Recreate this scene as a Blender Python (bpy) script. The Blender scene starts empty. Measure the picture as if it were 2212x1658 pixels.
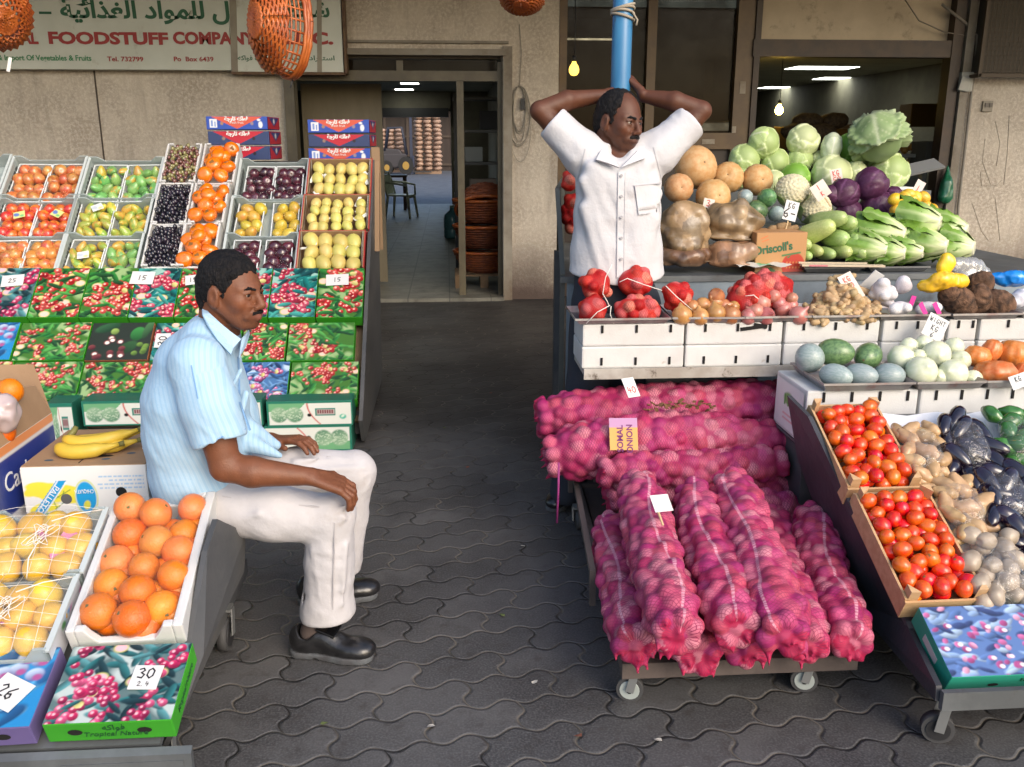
import bpy, bmesh, math, random
import numpy as np
from mathutils import Vector, Matrix, Euler
SC = bpy.context.scene
COL = SC.collection
RN = random.Random(11)
rad = math.radians
U = RN.uniform
S_ = 2212 / 1024
F_ = 900 * S_
CAMH = 1.5
TH = math.atan(243 / 900)
YAW = rad(4)
_ct, _st, _cy, _sy = math.cos(TH), math.sin(TH), math.cos(YAW), math.sin(YAW)
FW = Vector((_sy * _ct, _cy * _ct, -_st))
RT = Vector((_cy, -_sy, 0))
UP = Vector((_sy * _st, _cy * _st, _ct))
EYE = Vector((0, 0, CAMH))
def ray(x, y):
 return FW + RT * ((x - 1106) / F_) - UP * ((y - 829) / F_)
def az(x, y, z):
 d = ray(x, y); return EYE + d * ((z - CAMH) / d.z)
def ay(x, y, Y):
 d = ray(x, y); return EYE + d * (Y / d.y)
def ax(x, y, X):
 d = ray(x, y); return EYE + d * (X / d.x)
def apl(x, y, p0, n):
 d = ray(x, y); n = Vector(n); return EYE + d * ((Vector(p0) - EYE).dot(n) / d.dot(n))
def mpp(p):
 """metres per photo pixel at a point"""
 return (Vector(p) - EYE).dot(FW) / F_
def mesh_obj(name, me, parent=None, loc=None, rot=None, scale=None):
 o = bpy.data.objects.new(name, me)
 COL.objects.link(o)
 if parent is not None: o.parent = parent
 if loc is not None: o.location = loc
 if rot is not None: o.rotation_euler = rot
 if scale is not None: o.scale = (scale,) * 3 if isinstance(scale, (int, float)) else scale
 return o
def tag(o, label=None, cat=None, group=None, kind=None):
 if label: o['label'] = label
 if cat: o['category'] = cat
 if group: o['group'] = group
 if kind: o['kind'] = kind
 return o
def thing(name, label, cat, loc=(0, 0, 0), rot=(0, 0, 0), group=None):
 o = bpy.data.objects.new(name, None)
 o.empty_display_size = .05
 COL.objects.link(o); o.location = loc; o.rotation_euler = rot
 return tag(o, label, cat, group)
def dup(o, parent=None):
 c = o.copy(); COL.objects.link(c)
 if parent is not None: c.parent = parent
 for ch in list(o.children): dup(ch, c)
 return c
def shift(me, v):
 n = len(me.vertices)
 a = np.empty(n * 3, np.float32); me.vertices.foreach_get('co', a)
 a = a.reshape(-1, 3) + np.array(v, np.float32); me.vertices.foreach_set('co', a.ravel()); me.update()
 return me
class MB:
 """collects shapes, builds ONE mesh"""
 def __init__(s): s.v, s.f, s.m, s.sm, s.c = [], [], [], [], None
 def add(s, vs, fs, mi=0, smooth=False):
  b = len(s.v); s.v += [tuple(p) for p in vs]
  for f in fs: s.f.append(tuple(b + i for i in f)); s.m.append(mi); s.sm.append(smooth)
  return s
 def box(s, c, size, rot=None, mi=0):
  x, y, z = [q / 2 for q in size]
  vs = [Vector((i, j, k)) for i in (-x, x) for j in (-y, y) for k in (-z, z)]
  if rot is not None:
   Q = rot if isinstance(rot, Matrix) else Euler(rot).to_matrix()
   vs = [Q @ v for v in vs]
  c = Vector(c); vs = [v + c for v in vs]
  return s.add(vs, [(0, 1, 3, 2), (4, 6, 7, 5), (0, 4, 5, 1), (2, 3, 7, 6), (0, 2, 6, 4), (1, 5, 7, 3)], mi)
 def bar(s, a, b, w, h, up=(0, 0, 1), mi=0):
  a, b = Vector(a), Vector(b); d = b - a; L = d.length; d.normalize()
  up = Vector(up); sx = d.cross(up).normalized(); up = sx.cross(d)
  Q = Matrix((sx, d, up)).transposed()
  return s.box((a + b) / 2, (w, L, h), Q, mi)
 def tube(s, pts, r, seg=10, mi=0, cap=True):
  pts = [Vector(p) for p in pts]; n = len(pts)
  rs = r if isinstance(r, (list, tuple)) else [r] * n
  vs, fs = [], []; prev = None
  for i, p in enumerate(pts):
   d = (pts[min(i + 1, n - 1)] - pts[max(i - 1, 0)]).normalized()
   if prev is None:
    a = Vector((0, 0, 1)) if abs(d.z) < .9 else Vector((1, 0, 0)); u = d.cross(a).normalized()
   else: u = (prev - d * prev.dot(d)).normalized()
   prev = u; w = d.cross(u)
   for k in range(seg):
    t = 2 * math.pi * k / seg; vs.append(p + (u * math.cos(t) + w * math.sin(t)) * rs[i])
  for i in range(n - 1):
   for k in range(seg):
    k2 = (k + 1) % seg; fs.append((i * seg + k, i * seg + k2, (i + 1) * seg + k2, (i + 1) * seg + k))
  s.add(vs, fs, mi, True)
  if cap:
   b = len(s.v) - len(vs)
   s.f.append(tuple(b + k for k in reversed(range(seg)))); s.m.append(mi); s.sm.append(False)
   s.f.append(tuple(b + (n - 1) * seg + k for k in range(seg))); s.m.append(mi); s.sm.append(False)
  return s
 def cyl(s, a, b, r, r2=None, seg=16, mi=0): return s.tube([a, b], [r, r if r2 is None else r2], seg, mi)
 def quad(s, a, b, c, d, mi=0): return s.add([a, b, c, d], [(0, 1, 2, 3)], mi)
 def disc(s, c, r, n=(0, 0, 1), seg=20, mi=0, ry=None):
  n = Vector(n).normalized(); a = Vector((0, 0, 1)) if abs(n.z) < .9 else Vector((0, 1, 0))
  u = a.cross(n).normalized(); w = n.cross(u); ry = ry or r; c = Vector(c)
  return s.add([c + u * r * math.cos(2 * math.pi * k / seg) + w * ry * math.sin(2 * math.pi * k / seg) for k in range(seg)], [tuple(range(seg))], mi)
 def prism(s, poly, axis, a, b, mi=0):
  """poly: 2-D outline; axis 0/1/2 extruded from a to b"""
  n = len(poly)
  def P(q, t):
   return {0: (t, q[0], q[1]), 1: (q[0], t, q[1]), 2: (q[0], q[1], t)}[axis]
  vs = [P(q, a) for q in poly] + [P(q, b) for q in poly]
  fs = [tuple(range(n))[::-1], tuple(range(n, 2 * n))] + [(i, (i + 1) % n, n + (i + 1) % n, n + i) for i in range(n)]
  return s.add(vs, fs, mi)
 def lathe(s, prof, seg=20, mi=0, fn=None):
  vs, fs = [], []; n = len(prof)
  for i, (r, z) in enumerate(prof):
   for k in range(seg):
    t = 2 * math.pi * k / seg; p = (r * math.cos(t), r * math.sin(t), z)
    vs.append(fn(p, t, i) if fn else p)
  for i in range(n - 1):
   for k in range(seg):
    k2 = (k + 1) % seg; fs.append((i * seg + k, i * seg + k2, (i + 1) * seg + k2, (i + 1) * seg + k))
  return s.add(vs, fs, mi, True)
 def mesh(s, mats, name='m', bevel=0, weld=False, at=None):
  me = bpy.data.meshes.new(name)
  me.from_pydata(s.v, [], s.f)
  for m in (mats if isinstance(mats, (list, tuple)) else [mats]): me.materials.append(m)
  me.polygons.foreach_set('material_index', s.m)
  me.polygons.foreach_set('use_smooth', s.sm)
  if bevel or weld:
   bm = bmesh.new(); bm.from_mesh(me)
   if weld: bmesh.ops.remove_doubles(bm, verts=bm.verts, dist=1e-5)
   bmesh.ops.recalc_face_normals(bm, faces=bm.faces)
   if bevel:
    ed = [e for e in bm.edges if len(e.link_faces) == 2 and e.calc_face_angle(0) > .6]
    bmesh.ops.bevel(bm, geom=ed, offset=bevel, segments=2, affect='EDGES', profile=.6, clamp_overlap=True)
   bm.to_mesh(me); bm.free()
  else:
   bm = bmesh.new(); bm.from_mesh(me); bmesh.ops.recalc_face_normals(bm, faces=bm.faces); bm.to_mesh(me); bm.free()
  if at is not None: shift(me, -Vector(at))
  me.update()
  return me
 def obj(s, name, mats, parent=None, bevel=0, weld=False, world=False):
  me = s.mesh(mats, name, bevel, weld, at=(parent.location if (world and parent is not None) else None))
  return mesh_obj(name, me, parent)
def np_mesh(name, V, Fq, mats, col=None, smooth=True, uv=None):
 me = bpy.data.meshes.new(name)
 V = np.asarray(V, np.float32); Fq = np.asarray(Fq, np.int32)
 me.vertices.add(len(V)); me.vertices.foreach_set('co', V.ravel())
 k = Fq.shape[1]
 me.loops.add(Fq.size); me.loops.foreach_set('vertex_index', Fq.ravel())
 me.polygons.add(len(Fq)); me.polygons.foreach_set('loop_start', np.arange(0, Fq.size, k, dtype=np.int32))
 me.polygons.foreach_set('use_smooth', np.full(len(Fq), smooth, dtype=bool))
 for m in (mats if isinstance(mats, (list, tuple)) else [mats]): me.materials.append(m)
 me.update(calc_edges=True)
 if col is not None: vcol(me, col)
 if uv is not None:
  a = me.attributes.new('net', 'FLOAT_VECTOR', 'POINT')
  q = np.zeros((len(V), 3), np.float32); q[:, :2] = uv; a.data.foreach_set('vector', q.ravel())
 return me
def vcol(me, col):
 col = np.asarray(col, np.float32)
 q = np.ones((len(me.vertices), 4), np.float32); q[:, :3] = col
 a = me.attributes.new('Col', 'FLOAT_COLOR', 'POINT'); a.data.foreach_set('color', q.ravel())
MATS = {}
def _nt(name):
 m = bpy.data.materials.new(name); m.use_nodes = True
 nt = m.node_tree; b = nt.nodes['Principled BSDF']
 return m, nt, b
def N(nt, t, **kw):
 n = nt.nodes.new(t)
 for k, v in kw.items():
  if k.startswith('i_'):
   key = k[2:]; key = int(key) if key.isdigit() else key
   n.inputs[key].default_value = v
  else: setattr(n, k, v)
 return n
def L(nt, a, b): nt.links.new(a, b)
def c4(c): return (c[0], c[1], c[2], 1)
def mixc(nt, fac, a, b, blend='MIX'):
 n = nt.nodes.new('ShaderNodeMix'); n.data_type = 'RGBA'; n.blend_type = blend
 for sock, v in ((n.inputs[0], fac), (n.inputs[6], a), (n.inputs[7], b)):
  if isinstance(v, (int, float)): sock.default_value = v
  elif isinstance(v, tuple): sock.default_value = c4(v)
  else: nt.links.new(v, sock)
 return n.outputs[2]
def mth(nt, op, a, b=0.0, c=0.0, clamp=False):
 n = nt.nodes.new('ShaderNodeMath'); n.operation = op; n.use_clamp = clamp
 for i, v in enumerate((a, b, c)):
  if isinstance(v, (int, float)): n.inputs[i].default_value = v
  else: nt.links.new(v, n.inputs[i])
 return n.outputs[0]
def sstep(nt, v, lo, hi):
 n = nt.nodes.new('ShaderNodeMapRange'); n.interpolation_type = 'SMOOTHSTEP'
 nt.links.new(v, n.inputs[0]); n.inputs[1].default_value = lo; n.inputs[2].default_value = hi
 return n.outputs[0]
def M(name, col, rough=.6, col2=None, scale=6, lo=.35, hi=.65, bump=0, bscale=60, metal=0, coat=0, rnd=0, hue=0, sat=0, spec=.5,
   vc=False, sss=0, detail=5, dirt=None, dscale=3, dlo=.5, dhi=.75, stretch=(1, 1, 1), trans=0, alpha=1, anis=None):
 if name in MATS: return MATS[name]
 m, nt, b = _nt(name); MATS[name] = m
 tc = N(nt, 'ShaderNodeTexCoord'); vec = tc.outputs['Object']
 if stretch != (1, 1, 1):
  mp = N(nt, 'ShaderNodeMapping'); mp.inputs['Scale'].default_value = stretch; L(nt, vec, mp.inputs[0]); vec = mp.outputs[0]
 oi = N(nt, 'ShaderNodeObjectInfo')
 if rnd or hue:   # each copy sits elsewhere in the pattern
  ad = N(nt, 'ShaderNodeVectorMath', operation='ADD'); L(nt, vec, ad.inputs[0])
  cx = N(nt, 'ShaderNodeCombineXYZ'); v = mth(nt, 'MULTIPLY', oi.outputs['Random'], 37.0); L(nt, v, cx.inputs[0]); L(nt, v, cx.inputs[2]); L(nt, cx.outputs[0], ad.inputs[1]); vec = ad.outputs[0]
 if vc:
  at = N(nt, 'ShaderNodeAttribute', attribute_name='Col'); out = at.outputs['Color']
 else:
  rg = N(nt, 'ShaderNodeRGB'); rg.outputs[0].default_value = c4(col); out = rg.outputs[0]
 if col2 is not None:
  no = N(nt, 'ShaderNodeTexNoise', i_Scale=scale, i_Detail=detail, i_Roughness=.6); L(nt, vec, no.inputs['Vector'])
  out = mixc(nt, sstep(nt, no.outputs['Fac'], lo, hi), out, col2)
 if dirt is not None:
  no = N(nt, 'ShaderNodeTexNoise', i_Scale=dscale, i_Detail=8, i_Roughness=.7); L(nt, vec, no.inputs['Vector'])
  out = mixc(nt, sstep(nt, no.outputs['Fac'], dlo, dhi), out, dirt)
 if rnd or hue or sat:
  h = N(nt, 'ShaderNodeHueSaturation'); L(nt, out, h.inputs['Color'])
  r = oi.outputs['Random']
  r2 = mth(nt, 'FRACT', mth(nt, 'MULTIPLY', r, 17.31)); r3 = mth(nt, 'FRACT', mth(nt, 'MULTIPLY', r, 43.7))
  L(nt, mth(nt, 'MULTIPLY_ADD', r, 2 * hue, .5 - hue), h.inputs['Hue'])
  L(nt, mth(nt, 'MULTIPLY_ADD', r2, 2 * rnd, 1 - rnd), h.inputs['Value'])
  L(nt, mth(nt, 'MULTIPLY_ADD', r3, 2 * sat, 1 - sat), h.inputs['Saturation'])
  out = h.outputs[0]
 L(nt, out, b.inputs['Base Color'])
 b.inputs['Roughness'].default_value = rough; b.inputs['Metallic'].default_value = metal
 b.inputs['Specular IOR Level'].default_value = spec
 b.inputs['Coat Weight'].default_value = coat; b.inputs['Coat Roughness'].default_value = .08
 if sss:
  b.inputs['Subsurface Weight'].default_value = sss; b.inputs['Subsurface Radius'].default_value = (.012, .006, .004); b.inputs['Subsurface Scale'].default_value = 1
 if trans: b.inputs['Transmission Weight'].default_value = trans
 if alpha < 1: b.inputs['Alpha'].default_value = alpha
 if bump:
  nb = N(nt, 'ShaderNodeTexNoise', i_Scale=bscale, i_Detail=4, i_Roughness=.6); L(nt, vec, nb.inputs['Vector'])
  bp = N(nt, 'ShaderNodeBump', i_Strength=bump, i_Distance=.01); L(nt, nb.outputs['Fac'], bp.inputs['Height']); L(nt, bp.outputs[0], b.inputs['Normal'])
 return m
def EM(name, col, strength):
 if name in MATS: return MATS[name]
 m, nt, b = _nt(name); MATS[name] = m
 b.inputs['Base Color'].default_value = c4(col); b.inputs['Emission Color'].default_value = c4(col); b.inputs['Emission Strength'].default_value = strength
 return m
def FILM(name, tint=(1, 1, 1), gloss=.1, rough=.06, bump=.6, bscale=14, body=.0, bodycol=(.9, .9, .9), rimw=.35):
 """thin clear plastic: mostly see-through, with a glossy wrinkled skin"""
 if name in MATS: return MATS[name]
 m, nt, b = _nt(name); MATS[name] = m
 nt.nodes.remove(b); out = nt.nodes['Material Output']
 tr = N(nt, 'ShaderNodeBsdfTransparent'); tr.inputs[0].default_value = c4(tint)
 gl = N(nt, 'ShaderNodeBsdfGlossy', i_Roughness=rough); gl.inputs[0].default_value = (1, 1, 1, 1)
 df = N(nt, 'ShaderNodeBsdfDiffuse'); df.inputs[0].default_value = c4(bodycol)
 tc = N(nt, 'ShaderNodeTexCoord'); no = N(nt, 'ShaderNodeTexNoise', i_Scale=bscale, i_Detail=3, i_Distortion=1.2); L(nt, tc.outputs['Object'], no.inputs['Vector'])
 bp = N(nt, 'ShaderNodeBump', i_Strength=bump, i_Distance=.02); L(nt, no.outputs['Fac'], bp.inputs['Height']); L(nt, bp.outputs[0], gl.inputs['Normal'])
 lw = N(nt, 'ShaderNodeLayerWeight', i_Blend=.25); L(nt, bp.outputs[0], lw.inputs['Normal'])
 f = mth(nt, 'MULTIPLY_ADD', lw.outputs['Facing'], rimw, gloss, clamp=True)
 a = N(nt, 'ShaderNodeMixShader'); L(nt, f, a.inputs[0]); L(nt, tr.outputs[0], a.inputs[1]); L(nt, gl.outputs[0], a.inputs[2])
 c = N(nt, 'ShaderNodeMixShader', i_0=body); L(nt, a.outputs[0], c.inputs[1]); L(nt, df.outputs[0], c.inputs[2])
 L(nt, c.outputs[0], out.inputs[0])
 return m
class SDF:
 def __init__(s, lo, hi, h):
  s.lo = np.array(lo, np.float32); s.h = h
  s.n = np.ceil((np.array(hi) - s.lo) / h).astype(int) + 1
  s.F = np.full(s.n, .2, np.float32)
 def _sl(s, lo, hi):
  a = np.clip(np.floor((np.array(lo) - s.lo) / s.h).astype(int), 0, s.n - 1); b = np.clip(np.ceil((np.array(hi) - s.lo) / s.h).astype(int) + 1, 1, s.n)
  b = np.maximum(b, a + 1)
  sl = tuple(slice(a[i], b[i]) for i in range(3))
  X = (s.lo[0] + s.h * np.arange(a[0], b[0], dtype=np.float32))[:, None, None]
  Y = (s.lo[1] + s.h * np.arange(a[1], b[1], dtype=np.float32))[None, :, None]
  Z = (s.lo[2] + s.h * np.arange(a[2], b[2], dtype=np.float32))[None, None, :]
  return sl, X, Y, Z
 def _op(s, sl, d, k, op):
  f = s.F[sl]
  if op == 'u':
   hh = np.clip(.5 + .5 * (f - d) / k, 0, 1); s.F[sl] = f * (1 - hh) + d * hh - k * hh * (1 - hh)
  elif op == 's':
   d = -d; hh = np.clip(.5 - .5 * (f - d) / k, 0, 1); s.F[sl] = f * (1 - hh) + d * hh + k * hh * (1 - hh)
  elif op == 'i':
   hh = np.clip(.5 - .5 * (f - d) / k, 0, 1); s.F[sl] = f * (1 - hh) + d * hh + k * hh * (1 - hh)
 def cap(s, a, b, ra, rb, k=.01, op='u', flat=None):
  """tapered limb; flat=(axis vector, factor) squeezes its section"""
  a = np.array(a, np.float32); b = np.array(b, np.float32); m = max(ra, rb) * 1.0 + 3 * k + .02
  sl, X, Y, Z = s._sl(np.minimum(a, b) - m, np.maximum(a, b) + m)
  d = b - a; L2 = float(d @ d) + 1e-12
  t = np.clip(((X - a[0]) * d[0] + (Y - a[1]) * d[1] + (Z - a[2]) * d[2]) / L2, 0, 1)
  qx, qy, qz = X - a[0] - t * d[0], Y - a[1] - t * d[1], Z - a[2] - t * d[2]
  if flat is not None:
   w = np.array(flat[0], np.float32); w /= np.linalg.norm(w); c = (qx * w[0] + qy * w[1] + qz * w[2]) * (flat[1] - 1)
   qx, qy, qz = qx + c * w[0], qy + c * w[1], qz + c * w[2]
  dd = np.sqrt(qx * qx + qy * qy + qz * qz) - (ra + t * (rb - ra))
  s._op(sl, dd, k, op); return s
 def chain(s, pts, rs, k=.01, op='u', flat=None):
  for i in range(len(pts) - 1): s.cap(pts[i], pts[i + 1], rs[i], rs[i + 1], k, op, flat)
  return s
 def ell(s, c, r, rot=None, k=.01, op='u'):
  c = np.array(c, np.float32); m = max(r) + 3 * k + .02
  sl, X, Y, Z = s._sl(c - m, c + m)
  x, y, z = X - c[0], Y - c[1], Z - c[2]
  if rot is not None:
   Q = np.array(rot, np.float32)   # columns = ellipsoid axes
   x, y, z = (x * Q[0, j] + y * Q[1, j] + z * Q[2, j] for j in range(3))
  k0 = np.sqrt((x / r[0]) ** 2 + (y / r[1]) ** 2 + (z / r[2]) ** 2); k1 = np.sqrt((x / r[0] ** 2) ** 2 + (y / r[1] ** 2) ** 2 + (z / r[2] ** 2) ** 2) + 1e-9
  s._op(sl, k0 * (k0 - 1) / k1, k, op); return s
 def half(s, p, n, k=.004, op='s'):
  n = np.array(n, np.float32); n /= np.linalg.norm(n)
  sl, X, Y, Z = s._sl(s.lo, s.lo + s.h * s.n)
  s._op(sl, -((X - p[0]) * n[0] + (Y - p[1]) * n[1] + (Z - p[2]) * n[2]) + 0 * (X + Y + Z), k, op); return s
 def disp(s, fn):
  sl, X, Y, Z = s._sl(s.lo, s.lo + s.h * s.n)
  near = np.abs(s.F) < .04
  ix = np.argwhere(near); P = s.lo + s.h * ix
  s.F[near] += fn(P).astype(np.float32); return s
 def field(s, fn, k=.006, op='i'):
  sl, X, Y, Z = s._sl(s.lo, s.lo + s.h * s.n); s._op(sl, fn(X, Y, Z).astype(np.float32) + 0 * (X + Y + Z), k, op); return s
 def mesh(s, smooth=1):
  F = s.F.copy()
  for _ in range(smooth):
   for a in range(3):
    F = .25 * np.roll(F, 1, a) + .5 * F + .25 * np.roll(F, -1, a)
  F[0] = F[-1] = .1; F[:, 0] = F[:, -1] = .1; F[:, :, 0] = F[:, :, -1] = .1
  nx, ny, nz = F.shape; I8 = (F < 0).astype(np.int8); S = I8[:-1] + I8[1:]; S = S[:, :-1] + S[:, 1:]; S = S[:, :, :-1] + S[:, :, 1:]
  use = (S > 0) & (S < 8); c = np.argwhere(use); idx = np.full(use.shape, -1, np.int64); idx[use] = np.arange(len(c))
  f8 = {(i, j, k): F[c[:, 0] + i, c[:, 1] + j, c[:, 2] + k] for i in (0, 1) for j in (0, 1) for k in (0, 1)}
  acc = np.zeros((len(c), 3), np.float32); cnt = np.zeros(len(c), np.float32)
  for ax_ in range(3):
   for i in (0, 1):
    for j in (0, 1):
     c0 = [i, j]; c0.insert(ax_, 0); c1 = list(c0); c1[ax_] = 1; A = f8[tuple(c0)]; B = f8[tuple(c1)]; cr = (A < 0) != (B < 0)
     p = np.tile(np.array(c0, np.float32), (int(cr.sum()), 1)); p[:, ax_] += A[cr] / (A[cr] - B[cr]); acc[cr] += p; cnt[cr] += 1
  base = c.astype(np.float32)
  V = s.lo + s.h * (base + acc / cnt[:, None])
  Q = []
  for ax_ in range(3):
   A = F[:-1] if ax_ == 0 else F[:, :-1] if ax_ == 1 else F[:, :, :-1]
   B = F[1:] if ax_ == 0 else F[:, 1:] if ax_ == 1 else F[:, :, 1:]
   cr = np.argwhere((A < 0) != (B < 0)); flip = A[tuple(cr.T)] < 0
   o = [i for i in range(3) if i != ax_]
   ok = (cr[:, o[0]] > 0) & (cr[:, o[1]] > 0) & (cr[:, o[0]] < F.shape[o[0]] - 1) & (cr[:, o[1]] < F.shape[o[1]] - 1); cr = cr[ok]; flip = flip[ok]
   def g(d0, d1):
    q = cr.copy(); q[:, o[0]] += d0; q[:, o[1]] += d1; return idx[tuple(q.T)]
   q = np.stack([g(-1, -1), g(0, -1), g(0, 0), g(-1, 0)], 1)
   if ax_ == 1: flip = ~flip
   q[~flip] = q[~flip][:, ::-1]; Q.append(q)
  Q = np.concatenate(Q); Q = Q[(Q >= 0).all(1)]
  return V, Q
def vnoise(P, scale, seed=0):
 """smooth value noise, numpy"""
 P = np.asarray(P, np.float64) * scale + seed * 17.13
 i = np.floor(P).astype(np.int64); f = P - i; f = f * f * (3 - 2 * f)
 def hsh(a, b, c):
  n = (a * 73856093) ^ (b * 19349663) ^ (c * 83492791) ^ (seed * 2654435)
  n = (n ^ (n >> 13)) * 1274126177; n = n ^ (n >> 16); return (n & 0xffff) / 65535.
 r = 0
 for dx in (0, 1):
  for dy in (0, 1):
   for dz in (0, 1):
    w = (f[:, 0] if dx else 1 - f[:, 0]) * (f[:, 1] if dy else 1 - f[:, 1]) * (f[:, 2] if dz else 1 - f[:, 2])
    r = r + w * hsh(i[:, 0] + dx, i[:, 1] + dy, i[:, 2] + dz)
 return r
class Cv:
 def __init__(s, w, h, bg): s.w, s.h = w, h; s.a = np.zeros((h, w, 3), np.float32); s.a[:] = bg; s.y, s.x = np.mgrid[0:h, 0:w].astype(np.float32)
 def put(s, m, col): m = np.clip(m, 0, 1)[..., None]; s.a = s.a * (1 - m) + np.array(col, np.float32) * m; return s
 def ell(s, cx, cy, rx, ry, ang, col, soft=1.2, shade=None):
  c, n = math.cos(ang), math.sin(ang); X, Y = s.x - cx, s.y - cy
  u, v = (X * c + Y * n) / rx, (-X * n + Y * c) / ry; d = np.sqrt(u * u + v * v)
  m = np.clip((1 - d) * min(rx, ry) / soft + .5, 0, 1)
  if shade is not None:
   t = np.clip(.5 - .6 * v - .3 * u, 0, 1)[..., None]; cc = np.array(col) * t + np.array(shade) * (1 - t)
   s.a = s.a * (1 - m[..., None]) + cc * m[..., None]
  else: s.put(m, col)
  return s
 def rect(s, x0, y0, x1, y1, col): s.put(((s.x >= x0) & (s.x < x1) & (s.y >= y0) & (s.y < y1)).astype(np.float32), col); return s
 def poly(s, pts, col):
  m = np.ones_like(s.x, bool)
  n = len(pts)
  for i in range(n):
   (x0, y0), (x1, y1) = pts[i], pts[(i + 1) % n]; m &= ((x1 - x0) * (s.y - y0) - (y1 - y0) * (s.x - x0)) >= 0
  return s.put(m.astype(np.float32), col)
 def line(s, x0, y0, x1, y1, w, col):
  dx, dy = x1 - x0, y1 - y0; t = np.clip(((s.x - x0) * dx + (s.y - y0) * dy) / (dx * dx + dy * dy + 1e-9), 0, 1)
  d = np.hypot(s.x - x0 - t * dx, s.y - y0 - t * dy); return s.put(np.clip(w / 2 - d + .5, 0, 1), col)
 def sheet(s, W, H, mat, name='print', z=0.0):
  """grid mesh in local XY, x right, y up, centred"""
  xs = (np.arange(s.w) / (s.w - 1) - .5) * W; ys = (.5 - np.arange(s.h) / (s.h - 1)) * H
  X, Y = np.meshgrid(xs, ys); V = np.stack([X, Y, np.full_like(X, z)], -1).reshape(-1, 3)
  i = np.arange(s.h * s.w).reshape(s.h, s.w)
  Q = np.stack([i[1:, :-1], i[1:, 1:], i[:-1, 1:], i[:-1, :-1]], -1).reshape(-1, 4)
  return np_mesh(name, V, Q, mat, col=s.a.reshape(-1, 3), smooth=False)
def text_mesh(body, size, mat, align='CENTER', bold=0, shear=0, depth=.0006, sx=1.0, space=1.0):
 cu = bpy.data.curves.new('t', 'FONT'); cu.body = body; cu.size = size; cu.align_x = align; cu.align_y = 'CENTER'
 cu.extrude = depth; cu.offset = bold; cu.shear = shear; cu.space_character = space; cu.resolution_u = 3
 o = bpy.data.objects.new('t', cu); COL.objects.link(o)
 bpy.context.view_layer.update()
 me = bpy.data.meshes.new_from_object(o.evaluated_get(bpy.context.evaluated_depsgraph_get()))
 bpy.data.objects.remove(o); bpy.data.curves.remove(cu)
 me.materials.clear(); me.materials.append(mat)
 if sx != 1:
  a = np.empty(len(me.vertices) * 3, np.float32); me.vertices.foreach_get('co', a); a = a.reshape(-1, 3); a[:, 0] *= sx; me.vertices.foreach_set('co', a.ravel())
 return me
def scribble(strokes, size, w, mat):
 """hand lettering: list of polylines in unit square"""
 mb = MB()
 for st in strokes:
  for (a, b) in zip(st, st[1:]):
   p, q = Vector((a[0] * size, a[1] * size, 0)), Vector((b[0] * size, b[1] * size, 0)); d = (q - p)
   if d.length < 1e-6: continue
   d.normalize(); n = Vector((-d.y, d.x, 0)) * w / 2; e = d * w * .4
   mb.quad(p - n - e, q - n + e, q + n + e, p + n - e)
 return mb.mesh(mat, 'lettering')
DIG = {'0': [[(.3, 0), (.05, .3), (.1, .8), (.35, 1), (.6, .75), (.55, .25), (.3, 0)]], '1': [[(.3, 1), (.28, 0)]],
    '2': [[(.05, .8), (.3, 1), (.5, .8), (.1, .05), (.6, .08)]], '3': [[(.05, .9), (.35, 1), (.5, .78), (.25, .55), (.55, .35), (.4, .02), (.05, .1)]],
    '5': [[(.6, 1), (.15, .95), (.1, .55), (.45, .55), (.5, .2), (.1, 0)]], '6': [[(.5, 1), (.1, .55), (.1, .15), (.35, 0), (.5, .2), (.4, .45), (.1, .35)]],
    '4': [[(.15, 1), (.1, .45), (.6, .45)], [(.45, .8), (.4, 0)]], '.': [[(.1, 0), (.18, .05)]], '-': [[(.1, .5), (.5, .5)]], ' ': [],
    'K': [[(.1, 1), (.1, 0)], [(.5, 1), (.1, .5), (.55, 0)]], 'G': [[(.55, .85), (.3, 1), (.08, .6), (.15, .1), (.45, 0), (.55, .4), (.3, .42)]],
    'W': [[(0, 1), (.15, 0), (.3, .7), (.45, 0), (.6, 1)]], 'H': [[(.1, 1), (.1, 0)], [(.1, .5), (.5, .5)], [(.5, 1), (.5, 0)]], 'I': [[(.3, 1), (.3, 0)]],
    'T': [[(0, 1), (.6, 1)], [(.3, 1), (.3, 0)]], 'E': [[(.5, 1), (.1, 1), (.1, 0), (.5, 0)], [(.1, .5), (.4, .5)]], 'D': [[(.1, 1), (.1, 0), (.5, .3), (.45, .8), (.1, 1)]],
    'S': [[(.5, .9), (.2, 1), (.1, .7), (.5, .4), (.4, .05), (.05, .1)]], '/': [[(.5, 1), (.1, 0)]]}
def hand(txt, size, w, mat, gap=.75):
 st = []
 for i, ch in enumerate(txt):
  for s in DIG.get(ch, []): st.append([((x + i * gap - len(txt) * gap / 2) , y - .5) for x, y in s])
 return scribble(st, size, w, mat)
# =================================================================== SETTING
W = 8.7
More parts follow.
